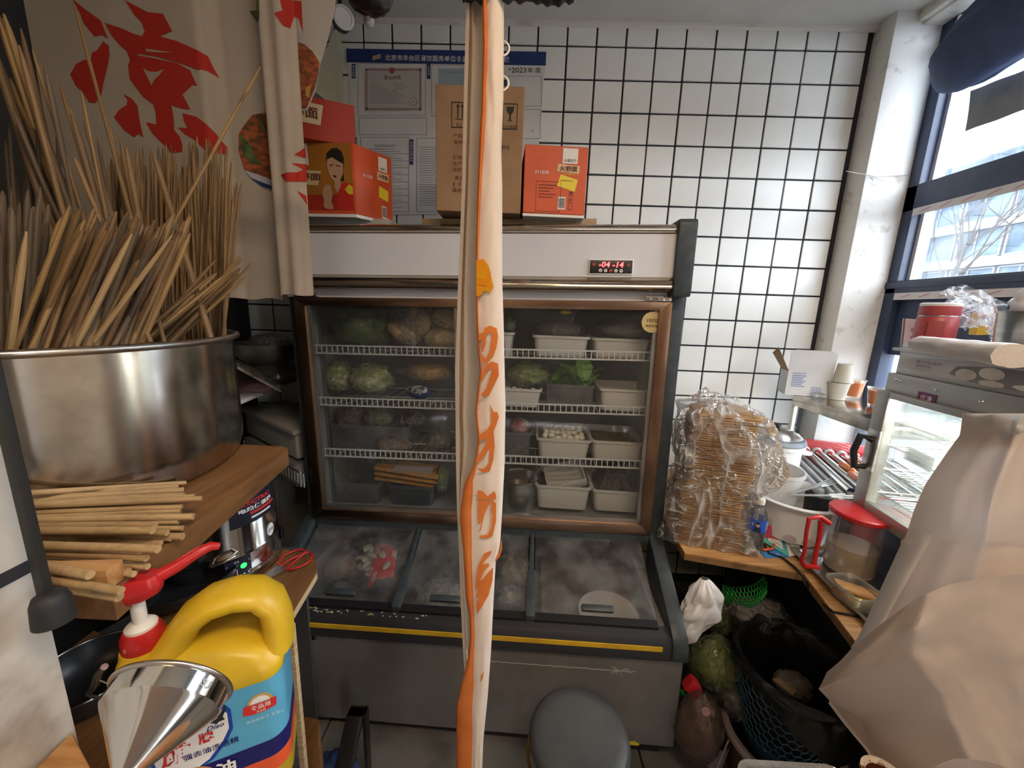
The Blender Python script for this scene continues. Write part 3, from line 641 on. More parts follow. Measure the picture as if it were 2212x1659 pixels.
# third shelf
t6 = tub(703, 880, 920, 972, .09, .24, 'wide clear tub of bagged leftovers on the third fridge shelf', tub_clear, None, taper=.006)
bagged(P(760, 900, .18), (.07, .07, .06), mat('orange_tan', (.22, .13, .07), .6, col2=(.12, .10, .05), scale=20), 'clear bag of brown food at the left of the third fridge shelf', seed=51)
bagged(P(820, 900, .16), (.07, .06, .045), veg_dark, 'bag of dark greens in the wide clear tub on the third shelf', seed=54)
bagged(P(885, 905, .2), (.07, .06, .04), darkfood, 'bag of nearly black food at the back of the third shelf', seed=56)
bagged(P(850, 960, .11), (.085, .05, .04), mat('pale_pink', (.30, .22, .17), .6, col2=(.20, .14, .10), scale=15), 'clear bag of pinkish food hanging over the third shelf edge', seed=58)
bagged(P(950, 950, .14), (.06, .05, .05), mat('olive', (.20, .19, .10), .6, col2=(.12, .1, .05), scale=20), 'twisted clear bag of olive food near the curtain on the third shelf', seed=61, knot=P(955, 918, .12))
bagged(P(975, 965, .2), (.05, .05, .03), mat('meat', (.22, .05, .03), .5, col2=(.12, .03, .02), scale=20), 'bag of dark red meat behind the curtain on the third shelf', seed=63)
t7 = tub(1078, 1150, 935, 985, .09, .22, 'clear tub of yellow pieces and a red bag on the third shelf', tub_clear, None, taper=.004)
bagged(P(1122, 920, .15), (.05, .05, .035), mat('redbits', (.55, .06, .06), .5, col2=(.6, .35, .35), scale=14, ramp=(.4, .6)), 'clear bag of red peppers on the clear tub', seed=66)
for k in range(5): solo(M().blob(P(R.uniform(1098, 1135), R.uniform(962, 978), .14+R.uniform(0, .05)), (.018, .014, .008), .4, 2, k+80, 10, 6), 'cut_piece', mat('yellow_piece', (.55, .42, .18), .5) if k == 0 else bpy.data.materials['yellow_piece'], 'pale yellow cut piece inside the clear tub with the red bag', 'food', 'yellow pieces in the clear tub', smooth=60)
t8 = tub(1158, 1280, 950, 992, .09, .26, 'deep white tub heaped with quail eggs on the third fridge shelf')
eggs(t8, 8, 6, .070, 'quail eggs on the third shelf', 'white quail egg in the heaped tub on the third fridge shelf', .95); eggs(t8, 7, 4, .088, 'quail eggs on the third shelf', 'white quail egg in the heaped tub on the third fridge shelf', .95)
t9 = tub(1278, 1398, 955, 998, .09, .25, 'white tub of brown broth on the third fridge shelf')
heap(t9, broth, 'broth', 'brown broth with scum in the tub beside the quail eggs', 'soup', .72, .004)
m = M()
for k in range(6): a = P(1352+R.uniform(-4, 4), 960, .14); m.tube([a, a+V((R.uniform(-.02, .02), R.uniform(-.02, .02), .06))], .0014, 5)
solo(m, 'herb_sprig', darkfood, 'dark dried herb sprig standing in the tub of brown broth', 'herb')
# cabinet floor
t10 = tub(705, 820, 1045, 1088, .09, .24, 'shallow grey tub in the lower corner of the fridge floor', tub_clear, None)
t11 = tub(832, 940, 1052, 1092, .09, .24, 'bluish clear tub under the corn cakes on the fridge floor', film('blue_tub', (.75, .82, .9), .2, .3, (.35, .42, .5), .2), None)
ck = thing('corn_cakes', 'clear pack of orange brown corn cakes lying on the tubs', 'cakes', loc=P(880, 1050, .1))
corn = mat('corn_cake', (.50, .24, .05), .6, col2=(.64, .36, .11), scale=22, bump=.4)
for k in range(3):
    a, b = P(808, 1012+k*11, .10+.02*k), P(945, 1034+k*10, .08+.02*k); m = M()
    m.prism([a+V((0, 0, -.006)), b+V((0, 0, -.006)), b+V((0, .12, -.006)), a+V((0, .12, -.006))], (0, 0, .014)); part(m, 'cake', corn, ck, bevel=.004)
part(M().prism([P(855, 1005, .1), P(938, 1010, .1), P(925, 1035, .09), P(845, 1018, .09)], (0, .004, .003)), 'printed_slip', mat('pink_slip', (.30, .25, .24), .7), ck)
bagged(P(845, 990, .2), (.07, .06, .045), veg_dark, 'bag of dark greens resting behind the corn cakes on the fridge floor', seed=71)
bagged(P(955, 1035, .13), (.03, .04, .07), veg, 'bundle of green stems beside the curtain on the fridge floor', seed=73)
sp = P(1120, 1098, .16); pt = thing('stock_pot', 'small steel pot with a ladle on the fridge floor', 'pot', loc=sp)
part(M().lathe([(.083, 0), (.085, .02), (.085, .155), (.09, .16), (.085, .163), (.082, .155), (.081, .01), (0, .008)], 32, sp, cap0=True), 'pot_body', steel, pt, smooth=40)
solo(M().lathe([(.0, .11), (.081, .11), (.081, .105)], 24, sp), 'soup', broth, 'brown soup inside the small steel pot in the fridge', 'soup')
a, b = sp+V((.02, -.02, .12)), P(1175, 1000, .10); solo(M().tube([a, (a+b)/2, b], .006, 8), 'ladle', steel, 'steel ladle handle leaning out of the pot in the fridge', 'ladle', smooth=50)
t12 = tub(1156, 1280, 1052, 1102, .08, .24, 'white tub of dark pickles below a tilted lid tub on the fridge floor')
heap(t12, darkfood, 'dark_pickle', 'dark shredded pickle in the tub below the tilted tub', 'pickle', .7, .014)
for k in range(5): solo(M().blob(MW[t12] @ V((-.06+.018*k, .05+.01*(k % 2), .085)), (.013, .011, .009), .3, 2, k, 10, 6), 'garlic_clove', mat('garlic', (.62, .52, .36), .5) if k == 0 else bpy.data.materials['garlic'], 'pale garlic clove on the dark pickle in the fridge', 'garlic', 'garlic cloves on the pickle', smooth=60)
q = Matrix.Rotation(-.32, 3, 'Y') @ Matrix.Rotation(.5, 3, 'X'); c = P(1222, 1034, .17); m = M()
for s1, s2 in (((-.085, -.06), (.085, .06)),): 
    m.box(c+q@V((0, 0, 0)), (.17, .12, .006), m=q)
    for sx in (-1, 1): m.box(c+q@V((sx*.085, 0, .022)), (.006, .12, .045), m=q); 
    for sy in (-1, 1): m.box(c+q@V((0, sy*.06, .022)), (.17, .006, .045), m=q)
solo(m, 'tilted_tub', tub_pl, 'white tub lying tilted across the tub of dark pickles', 'tub', bevel=.002)
t13 = tub(1280, 1392, 1062, 1108, .08, .24, 'grey white tub heaped with dark braised meat')
heap(t13, mat('braised_meat', (.030, .018, .020), .5, col2=(.07, .045, .045), scale=25, bump=.9, bscale=45), 'braised_meat', 'dark purple brown braised meat heaped in the tub on the fridge floor', 'meat', .85, .02, 34, mound=.07)
m = M(); a = P(1292, 1068, .1); m.tube([a, a+V((.055, .03, .035))], .0016, 5); m.tube([a+V((0, .02, .012)), a+V((.05, -.01, .02))], .0016, 5)
solo(m, 'skewer_stick', pine, 'thin sticks lying on the dark braised meat', 'stick')
# ---- in the freezer
def zp(px, py, z): return at(px, py, Z=z)
c = zp(790, 1205, .50); t = thing('frozen_bag', 'clear bag of white slices and a red printed packet under the freezer glass', 'bag', loc=(c.x, c.y, .36))
pale_ice = mat('frozen_slice', (.78, .77, .66), .5, col2=(.44, .43, .30), scale=10)
for k in range(34):
    q = Matrix.Rotation(R.uniform(0, 3), 3, 'Z') @ Matrix.Rotation(R.uniform(-.9, .9), 3, 'X')
    part(M().blob(zp(R.uniform(775, 835), R.uniform(1180, 1245), R.uniform(.44, .54)), (.026, .015, .008), .25, 2, k, 10, 6, -1, q), 'frozen_slice', pale_ice, t, smooth=60)
pr = mat('red_print', (.75, .04, .04), .4, col2=(.85, .55, .52), scale=16, ramp=(.56, .60), detail=2)
f4 = [zp(*k, z) for k, z in (((812, 1175), .53), ((858, 1190), .52), ((850, 1250), .50), ((795, 1270), .49))]
m = M().grid(lambda u, v: (f4[0]*(1-u)+f4[1]*u)*(1-v)+(f4[3]*(1-u)+f4[2]*u)*v+V((0, 0, .02*sin(u*3.1)+.012*noise.noise(V((u*4, v*4, 1))))), 12, 12); part(m, 'printed_packet', pr, t, smooth=60)
m = M().blob(zp(740, 1165, .5), (.06, .02, .01), .3, 2, 3, 16, 8); part(m, 'pink_strip', mat('pinkprint', (.30, .05, .07), .5), t, smooth=60)
part(M().blob(zp(735, 1225, .45), (.07, .06, .05), .2, 2, 9, 24, 12), 'frozen_lump', mat('frozen_meat', (.35, .20, .14), .5, col2=(.5, .42, .36), scale=9), t, smooth=60)
part(M().blob(c+V((-.01, 0, -.03)), (.155, .13, .09), .18, 2.4, 17, 44, 24, -.9, None, True), 'bag', film('thin_bag', (.99, .99, .99), .10, .03, (.85, .86, .88), .07, bump=.6, vscale=11, crease=.45, cscale=9), t, smooth=75)
c = zp(955, 1290, .42); bagged(c, (.12, .09, .07), mat('frost_white', (.42, .42, .43), .6, col2=(.22, .22, .22), scale=12), 'frosty white bag under the middle freezer lid beside the curtain', seed=91)
c = zp(1110, 1230, .46); bagged(c, (.08, .10, .07), mat('brown_sticks', (.22, .15, .08), .6, col2=(.36, .27, .17), scale=20, stretch=(1, 8, 8)), 'bag of brown skewered food under the middle freezer lid', seed=94)
bagged(zp(1105, 1290, .44), (.06, .05, .05), mat('frostb', (.5, .48, .47), .6, col2=(.3, .22, .15), scale=14), 'small crinkled bag at the front of the middle freezer well', seed=97)
c = zp(1318, 1330, .46); solo(M().lathe([(0, 0), (.09, 0), (.115, .025), (.118, .03), (.113, .03), (.09, .008), (0, .006)], 36, c+V((0, .03, -.04))), 'round_tub_lid', mat('frosted_white', (.50, .47, .45), .6), 'round white frosted dish under the window-side freezer lid', 'dish', smooth=45)
m = M().grid(lambda u, v: LW(1.0+.41*u, -.29+.66*v, .38+.05*noise.noise(V((u*5, v*5, 2)))), 20, 20)
solo(m, 'frosted_goods', mat('frosted_goods', (.13, .115, .10), .8, col2=(.22, .20, .19), scale=16, bump=.5), 'dark frosted goods filling the window-side freezer well', 'frozen goods', smooth=60, kind='stuff')
m = M().grid(lambda u, v: LW(.04+.90*u, -.29+.66*v, .33+.05*noise.noise(V((u*9, v*5, 4)))), 30, 20)
solo(m, 'frozen_packs', mat('frozen_packs', (.07, .07, .075), .6, col2=(.15, .15, .16), scale=14, bump=.6), 'dark frozen packs lying in the bottom of the other freezer wells', 'frozen goods', smooth=60, kind='stuff')
# ================================================================= shelf board, stock pot and sticks
ZB = 1.2825
m = M(); top = [at(622, 968, Z=ZB), at(258, 1252, Z=ZB), at(240, 1275, Z=ZB)]
e0 = V((-1.45, top[2].y, ZB)); e1 = V((-1.45, top[0].y+.012, ZB)); b0 = at(600, 955, Z=ZB)
m.prism([top[0], top[2], e0, e1, V((top[0].x-.02, top[0].y+.012, ZB))], (0, 0, -.042))
solo(m, 'shelf_board', board_wood, 'thick brown wooden shelf board under the big steel stock pot', 'shelf', bevel=.002)
PC = V((-.925, .66, ZB+.001)); PR, PH = .328, .262
t = thing('stock_pot', 'big worn steel stock pot packed with wooden sticks on the shelf board', 'pot', loc=PC)
part(M().lathe([(0, 0), (PR-.03, 0), (PR-.008, .006), (PR-.001, .03), (PR, .06), (PR, PH-.01), (PR-.003, PH-.01), (PR-.004, .02), (0, .012)], 72, PC), 'pot_body', steel_worn, t, smooth=40)
part(M().tube([PC+V((PR*1.018*cos(2*PI*k/72), PR*1.018*sin(2*PI*k/72), PH-.004)) for k in range(72)], .0062, 8, True), 'rim', steel, t, smooth=60)
stick_m = mat('bamboo_stick', (.3, .2, .1), .65, rand=[(.17, .10, .048), (.24, .148, .068), (.33, .205, .086), (.21, .135, .075), (.40, .25, .10), (.27, .165, .065)], col2=(.10, .062, .035), scale=9, stretch=(14, 14, .9), ramp=(.42, .85), bump=.12, bscale=60)
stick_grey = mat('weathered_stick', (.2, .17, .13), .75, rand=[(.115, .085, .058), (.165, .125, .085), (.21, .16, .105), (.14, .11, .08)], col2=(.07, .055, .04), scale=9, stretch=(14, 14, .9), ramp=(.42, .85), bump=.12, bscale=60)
stick_pale = mat('pale_stick', (.4, .3, .17), .6, rand=[(.40, .27, .13), (.50, .35, .18), (.44, .30, .15), (.36, .23, .11)], col2=(.22, .14, .07), scale=9, stretch=(14, 14, .9), ramp=(.5, .9), bump=.1, bscale=60)
def stick_mesh(r, tip, mt, tag, n=7):
    m = M(); m.tube([(0, 0, 0), (0, 0, .5), (0, 0, 1-tip), (0, 0, 1-tip*.45), (0, 0, 1)], [r, r*1.02, r*.98, r*.72, r*.26], n); me = mesh_of(m, tag, smooth=50); me.materials.append(mt); return me
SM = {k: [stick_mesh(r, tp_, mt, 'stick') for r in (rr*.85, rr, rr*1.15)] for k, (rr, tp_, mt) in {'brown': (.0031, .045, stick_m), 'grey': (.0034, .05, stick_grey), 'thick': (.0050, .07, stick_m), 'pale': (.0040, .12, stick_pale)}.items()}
POT_IN = PR-.012
def inpot(p): return (V((p.x, p.y))-V((PC.x, PC.y))).length < POT_IN
extra = {}
def stick(rimpx, tippx, yr, yt, kind, label, group):
    r_ = ray(*rimpx); h2 = V((r_.x, r_.y)).normalized(); c2_ = V((PC.x, PC.y)); pr_ = c2_.dot(h2); off = (c2_-h2*pr_).length; hw_ = math.sqrt(max(1e-4, POT_IN**2-off**2)); kk = min(.97, max(.03, (yr-.545)/.46))
    y_ = (h2*(pr_-hw_+2*hw_*kk)).y; yt = y_+(yt-yr)*.9; yr = y_
    a = at(*rimpx, Y=yr); b = at(*tippx, Y=yt); d = (b-a); L = d.length; d.normalize()
    if d.z < .15: d.z = .15; d.normalize()
    k = (PC.z+PH-a.z)/d.z; a = a+d*k                                  # where it crosses the rim's height
    v2 = V((a.x-PC.x, a.y-PC.y)); 
    if v2.length > POT_IN: v2 = v2.normalized()*POT_IN*.98; a.x, a.y = PC.x+v2.x, PC.y+v2.y; d = (b-a).normalized()
    lo = .0
    while lo < .34 and a.z-d.z*(lo+.02) > PC.z+.015 and inpot(a-d*(lo+.02)): lo += .02
    s = a-d*lo; L = (b-s).length; q = V((0, 0, 1)).rotation_difference(d)
    if group and 'back' in group and extra.setdefault('n', 0)+1 > 105:
        mm = extra.setdefault('m', M()); rad_ = .0029; mm.tube([s, s+d*L*.9, s+d*L], [rad_, rad_, rad_*.2], 6); return
    if group and 'back' in group: extra['n'] += 1
    inst(R.choice(SM[kind]), 'bamboo_stick', None, s, q, label, 'stick', group, (1, 1, L))
U = R.uniform
G = 'sticks standing in the stock pot'
for k in range(34):                                                   # dark weathered clump against the wall side
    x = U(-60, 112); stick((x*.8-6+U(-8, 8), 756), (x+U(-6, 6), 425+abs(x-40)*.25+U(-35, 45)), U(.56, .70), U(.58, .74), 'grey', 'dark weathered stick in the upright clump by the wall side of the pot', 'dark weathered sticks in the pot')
for k in range(30):
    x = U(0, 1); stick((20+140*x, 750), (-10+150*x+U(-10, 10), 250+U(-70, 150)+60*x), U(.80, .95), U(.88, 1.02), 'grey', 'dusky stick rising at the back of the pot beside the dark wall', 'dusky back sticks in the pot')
for k in range(96):                                                   # front bundle that leans to the window side
    x = U(0, 1); tx = 130+285*x; stick((25+300*x+U(-9, 9), 747-26*x), (tx+U(-10, 14), 478+26*x+U(-40, 34)), U(.545, .66), U(.58, .68), R.choice(('brown', 'brown', 'grey', 'thick')), 'brown stick of the slanting front bundle in the stock pot', 'slanting front bundle of sticks')
for k in range(16):
    x = U(0, 1); stick((285+115*x+U(-6, 6), 733-8*x), (455+90*x+U(-12, 8), 590-20*x+U(-28, 26)), U(.60, .80), U(.70, .90), 'brown', 'thin stick leaning out low over the curtain side of the pot rim', 'low leaning sticks over the rim')
for k in range(150):                                                   # upright mass at the back
    x = U(0, 1); stick((250+262*x+U(-8, 8), 726), (232+285*x+U(-14, 14), 368+U(-78, 60)+40*abs(x-.6)), U(.84, 1.0), U(.90, 1.05), R.choice(('brown', 'brown', 'brown', 'grey')), 'brown stick of the dense upright mass at the back of the pot', 'upright mass of sticks at the back of the pot')
for k in range(9):
    x = k/8; stick((430+80*x, 722), (455+62*x+U(-6, 6), 430+U(-60, 40)), U(.92, 1.0), U(.96, 1.04), 'brown', 'brown stick standing at the curtain edge of the pot', 'sticks at the curtain edge of the pot')
for rx, tx, ty, kd in ((215, -10, 15, 'thick'), (230, 8, 30, 'thick'), (205, 45, 62, 'thick'), (250, 70, 108, 'brown'), (262, 22, 170, 'thick'), (282, 130, 185, 'brown'), (300, 152, 238, 'thick'), (240, 25, 230, 'grey'), (320, 180, 260, 'brown'), (335, 235, 262, 'brown'), (190, -30, 60, 'thick'), (272, 40, 140, 'grey'), (345, 260, 300, 'thick'), (225, 95, 135, 'grey'), (290, 175, 195, 'brown'), (260, 60, 200, 'grey'), (310, 210, 300, 'grey'), (210, -5, 120, 'grey')):
    for q in range(2 if kd != 'brown' else 1):
        stick((rx+U(-14, 14), 738), (tx+U(-14, 14)*q, ty+U(0, 40)*q), U(.70, .86), U(.74, .92), kd, 'long thick stick of the tall fan leaning to the dark wall', 'tall fan of long thick sticks')
stick((330, 645), (160, 10), .64, .86, 'brown', 'very long thin dark stick crossing the red lettering on the cloth', None)
stick((362, 505), (563, 143), .70, .84, 'brown', 'single pointed stick slanting up alone across the curtain', None)
stick((305, 640), (160, 340), .565, .60, 'brown', 'lone stick crossing in front of the slanting front bundle', None)
stick((402, 560), (330, 330), .70, .74, 'thick', 'orange brown stick slanting across the middle of the pot', None)
stick((22, 750), (57, 500), .548, .55, 'pale', 'pale fat pointed stick at the front of the dark clump', None)
stick((200, 742), (372, 508), .55, .58, 'pale', 'pale stick lying on top of the slanting front bundle', None)
stick((165, 744), (285, 505), .548, .57, 'pale', 'pale yellowish stick in the middle of the slanting bundle', None)
if 'm' in extra: solo(extra['m'], 'bamboo_sticks', stick_m, 'packed brown sticks filling the middle of the stock pot', 'sticks', kind='stuff')
# sticks lying on the board
flat_me = []
for r in (.0040, .0046, .0054):
    me = mesh_of(M().tube([(0, 0, 0), (0, 0, .5), (0, 0, 1)], [r, r, r*.95], 8), 'blunt_stick', smooth=50); me.materials.append(stick_pale); flat_me.append(me)
ends = [(400, 1043), (384, 1051), (397, 1059), (366, 1063), (370, 1071), (399, 1071), (390, 1081), (436, 1077), (420, 1074), (394, 1095), (390, 1104), (418, 1116), (384, 1121), (386, 1127), (335, 1134), (395, 1141), (361, 1151), (395, 1159), (348, 1173), (370, 1163), (342, 1186), (300, 1197), (317, 1206), (277, 1212), (320, 1224), (277, 1234), (195, 1242), (290, 1240), (262, 1276), (258, 1290), (240, 1262), (352, 1110), (330, 1146), (310, 1180)]
for k, (x, y) in enumerate(ends):
    lay = .007+(.026*max(0, 1-abs(y-1075)/60) if k % 2 else .012*(k % 3))
    yl = 1066+(y-1043)*.78; out = lambda p: (V((p.x, p.y))-V((PC.x, PC.y))).length > PR+.004
    a, b = at(50+.15*(yl-1066), yl, Z=ZB+lay), at(x, y, Z=ZB+lay); lb = lay
    while not out(b) and lb < .12: lb += .003; b = at(x, y, Z=ZB+lb)
    la = lay
    while not (out(a) and out((a+b)/2)) and la < .12: la += .003; a = at(50+.15*(yl-1066), yl, Z=ZB+la)
    d = b-a
    inst(flat_me[k % 3], 'chopstick', None, a, V((0, 0, 1)).rotation_difference(d.normalized()), 'pale blunt wooden stick in the loose pile lying on the shelf board', 'stick', 'blunt sticks lying on the shelf board', (1, 1, d.length))
m = M(); c = at(228, 1250, Z=ZB+.014); m.box(c+V((-.06, 0, 0)), (.13, .022, .026), .12); solo(m, 'wood_block', pine, 'short square wooden block at the front of the stick pile', 'block', bevel=.002)
# ---- whitewashed jamb, rod
jm = mat('jamb_plaster', (.55, .53, .48), .85, col2=(.27, .22, .17), scale=9, ramp=(.54, .76), bump=.2)
jb = struct(M().box((-.55, -.33, 1.45), (.1, 1.34, 2.9)), 'wall_jamb', jm, bevel=.003)
z = at(75, 1205, X=-.499).z; part(M().box((-.50, -.33, z-.006), (.003, 1.342, .0135)), 'dark_band', grout, jb)
ca = at(98, 1283, Y=.315); m = M(); t = thing('black_rod', 'black metal rod hanging beside the white jamb with a rubber cup below', 'rod', loc=ca)
part(M().box(ca+V((0, 0, .45)), (.0095, .0075, .9)), 'rod_bar', mat('black_metal', (.02, .022, .022), .5, col2=(.10, .10, .10), scale=40, ramp=(.66, .72)), t, bevel=.001)
cc = at(112, 1310, Y=.315); part(M().lathe([(a_*.74, b_*.74) for a_, b_ in ((0, .022), (.008, .022), (.016, .018), (.0195, .008), (.021, -.012), (.0215, -.022), (.019, -.022), (.017, 0), (0, .004))], 28, cc), 'rubber_cup', black_rub, t, smooth=45)
m = M().prism([at(155, 1580, Z=1.13), at(204, 1672, Z=1.13), at(190, 1800, Z=1.13), at(10, 1800, Z=1.13), at(82, 1655, Z=1.13)], (0, 0, -.03)); solo(m, 'board_corner', pine, 'orange brown wooden board corner below the white jamb', 'board', bevel=.003)
# ---- lower table with barrel, pan, jug
tb = thing('side_table', 'brown wooden table with pale plywood edges below the shelf board', 'table', loc=(-.9, .95, 0))
t0, t1_, t2_ = at(685, 1234, Z=.81), at(632, 1322, Z=.81), at(600, 1155, Z=.81)
pts = [V((-1.55, .70, .81)), V((t1_.x-.005, .70, .81)), t1_, t0, V((t0.x-.05, t0.y+.08, .81)), V((-1.55, 1.22, .81))]
part(M().prism([p+V((0, 0, -.004)) for p in pts], (0, 0, -.022)), 'table_core', ply_edge, tb); part(M().prism(pts, (0, 0, -.004)), 'table_top', board_wood, tb)
part(M().box((t1_.x+.006, t1_.y-.02, .395), (.016, .014, .79)), 'post', ply_edge, tb, bevel=.001); part(M().box((-1.5, .95, .395), (.016, .45, .79)), 'side_panel', ply_edge, tb)
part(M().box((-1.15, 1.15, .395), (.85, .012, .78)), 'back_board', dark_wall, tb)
BC = V((-.905, 1.035, .811)); BR = .148
t = thing('soup_barrel', 'shiny steel electric soup barrel with black label on the side table', 'barrel', loc=BC)
part(M().lathe([(BR-.01, 0), (BR+.004, .004), (BR+.004, .022), (BR-.002, .026), (BR-.002, .082), (BR+.001, .086), (BR, .094), (BR, .300), (BR+.003, .304), (BR-.004, .31), (BR-.03, .316), (0, .318)], 56, BC, cap0=True), 'barrel_body', chrome, t, smooth=35)
def cyl_f(c, r, a0, zc): return lambda u, v: V((c.x+r*cos(a0+u/r), c.y+r*sin(a0+u/r), zc+v))
f = cyl_f(BC, BR+.0012, rad(-13), BC.z+.235); lab = decal('label', [rect(-.075, -.060, .075, .058)], f, ink_navy, t, cut=.012); lab.data.materials[0] = mat('label_black', (.012, .014, .03), .35)
g = cyl_f(BC, BR+.002, rad(-13), BC.z+.235); gold_ink = mat('gold_ink', (.55, .38, .16), .4)
text('思', g, -.048, .034, ink_red, t, h=.018, bold=.02); text('兴', g, -.022, .036, gold_ink, t, h=.018, bold=.01); text('SIXING', g, -.035, .018, gold_ink, t, h=.007, wd=.042)
text('ELECTRIC', g, 0, .003, ink_red, t, h=.013, wd=.105, bold=.03, cut=.02); text('电热保温桶', g, .002, -.015, ink_white, t, h=.014, wd=.108, bold=.03, cut=.02)
decal('red_bar', [rect(-.022, -.034, .068, -.026)], g, ink_red, t, cut=.012); decal('white_bar', [rect(-.02, -.047, .05, -.041)], g, ink_white, t, cut=.012)
decal('round_sticker', [[(.042+.016*cos(2*PI*k/20), -.118+.020*sin(2*PI*k/20)) for k in range(20)]], g, ink_white, t, cut=.01); text('合格', cyl_f(BC, BR+.003, rad(-13), BC.z+.235), .042, -.118, ink_navy, t, h=.012)
f = cyl_f(BC, BR+.0012, rad(-38), BC.z+.055); decal('control_panel', [rect(-.032, -.028, .032, .028)], f, bpy.data.materials['label_black'], t, cut=.012); g = cyl_f(BC, BR+.002, rad(-38), BC.z+.055)
decal('panel_lines', [rect(-.03, .012, .03, .0135), rect(-.006, -.02, -.0045, .013), rect(-.03, -.021, .03, -.0195)], g, ink_white, t); text('开关', g, -.004, .019, ink_white, t, h=.006); text('▪ ▪ ▪ ▪ ▪', g, 0, -.0245, ink_white, t, wd=.05)
decal('green_light', [[(.012+.008*cos(2*PI*k/16), .001+.008*sin(2*PI*k/16)) for k in range(16)]], g, mat('green_led', (.02, .9, .08), emit=1.6), t)
p0 = BC+V((BR*cos(rad(-50)), BR*sin(rad(-50)), .085)); m = M(); d1 = V((cos(rad(-50)), sin(rad(-50)), 0)); d2_ = V((-d1.y, d1.x, 0))
m.tube([p0-d2_*.03, p0+d1*.02-d2_*.025+V((0, 0, .012)), p0+d1*.025+V((0, 0, .018)), p0+d1*.02+d2_*.025+V((0, 0, .022)), p0+d2_*.03+V((0, 0, .02))], .005, 8); part(m, 'handle', steel, t, smooth=50)
def px_path(pts, z=None, y=None): return [at(a, b, Z=z) if z else at(a, b, Y=y) for a, b in pts]
t = thing('scissors', 'pair of scissors with red wire handles at the table corner', 'scissors', loc=at(640, 1215, Z=.815))
part(M().tube(px_path([(600, 1216), (612, 1200), (638, 1189), (655, 1187), (660, 1192), (650, 1199), (628, 1208), (606, 1222)], .822), .0034, 8, True), 'handle', red_pl, t, smooth=60)
part(M().tube(px_path([(617, 1230), (636, 1213), (655, 1197), (668, 1192), (675, 1199), (670, 1212), (652, 1223), (632, 1230)], .822), .0034, 8, True), 'handle', red_pl, t, smooth=60)
part(M().prism(px_path([(604, 1218), (618, 1230), (560, 1262), (535, 1272)], .818), (0, 0, .003)), 'blade', steel_dull, t)
bpan = mat('black_iron', (.018, .018, .018), .38, col2=(.03, .03, .03), scale=9)
c = at(400, 1272, Z=.815); solo(M().lathe([(0, .03), (.10, .03), (.125, .045), (.135, .062), (.142, .064), (.138, .05), (.12, .02), (.08, .0), (0, 0)], 40, c), 'black_pan', bpan, 'black iron pan behind the red pump in front of the soup barrel', 'pan', smooth=50)
c = at(215, 1400, Z=.80); solo(M().lathe([(0, .02), (.10, .02), (.14, .09), (.148, .092), (.14, .06), (.10, 0), (0, 0)], 40, c+V((-.05, .02, .01))), 'black_wok', bpan, 'black wok in the dark corner behind the white jamb', 'wok', smooth=50)
sb = thing('low_stand', 'low brown wooden stand carrying the yellow and blue jug', 'stand', loc=(-.475, .435, 0))
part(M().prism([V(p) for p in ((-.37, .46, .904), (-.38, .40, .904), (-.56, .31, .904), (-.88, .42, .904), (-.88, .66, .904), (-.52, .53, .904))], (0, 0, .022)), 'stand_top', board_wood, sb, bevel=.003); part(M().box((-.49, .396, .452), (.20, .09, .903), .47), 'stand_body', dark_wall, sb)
# ---- detergent jug
JE = V((cos(rad(27)), sin(rad(27)), 0)); JN = V((-JE.y, JE.x, 0)); JS = .68; JO = V((-.541, .58, 0))-JE*.042
t = thing('detergent_jug', 'large blue and yellow detergent jug with a red pump on top', 'jug', loc=EYE+(JO+JN*.08+V((0, 0, .602))-EYE)*JS, rz=rad(27)); t.scale = (JS, JS, JS); MW[t] = MW[t] @ Matrix.Scale(JS, 4)
yel = mat('yellow_plastic', (.62, .42, .018), .38, col2=(.52, .34, .02), scale=6, ramp=(.45, .8)); jblue = mat('label_blue', (.10, .38, .58), .25); jnavy = mat('label_navy', (.012, .012, .12), .25); jred = mat('label_red', (.72, .10, .03), .25)
def rrect(hx, hy, r, n=6):
    pts = []
    for cx, cy, a0 in ((hx-r, hy-r, 0), (-hx+r, hy-r, 90), (-hx+r, -hy+r, 180), (hx-r, -hy+r, 270)):
        for k in range(n+1): q = rad(a0+90*k/n); pts.append((cx+r*cos(q), cy+r*sin(q)))
    return pts
def loft(rings, caps=True):
    m = M(); n = len(rings[0]); m.v = [V(p) for r_ in rings for p in r_]
    m.f = [(i*n+j, i*n+(j+1) % n, (i+1)*n+(j+1) % n, (i+1)*n+j) for i in range(len(rings)-1) for j in range(n)]
    if caps: m.f += [list(range(n))[::-1], [(len(rings)-1)*n+j for j in range(n)]]
    return m
rr = lambda hx, hy, r, z, dx=0: [(a+dx, b, z) for a, b in rrect(hx, hy, r)]
part(loft([rr(.13, .074, .03, 0), rr(.136, .08, .035, .012), rr(.136, .08, .035, .285), rr(.137, .081, .036, .295), rr(.135, .079, .04, .305), rr(.122, .07, .04, .330, -.006), rr(.095, .052, .04, .352, -.032), rr(.05, .04, .034, .360, -.075), rr(.036, .034, .03, .362, -.09), rr(.034, .033, .03, .372, -.09)]), 'jug_body', yel, t, smooth=45, world=False)
for nm, z0, z1, mt in (('label', .135, .280, jblue), ('navy_band', .092, .135, jnavy), ('red_band', .055, .092, jred)): part(loft([rr(.1365, .0805, .0355, z0), rr(.1365, .0805, .0355, z1)], False), nm, mt, t, smooth=45, world=False)
hp = [(-.060, 0, .345), (-.035, 0, .375), (-.012, 0, .408), (.02, 0, .428), (.06, 0, .432), (.095, 0, .422), (.118, 0, .395), (.126, 0, .355), (.122, 0, .30)]
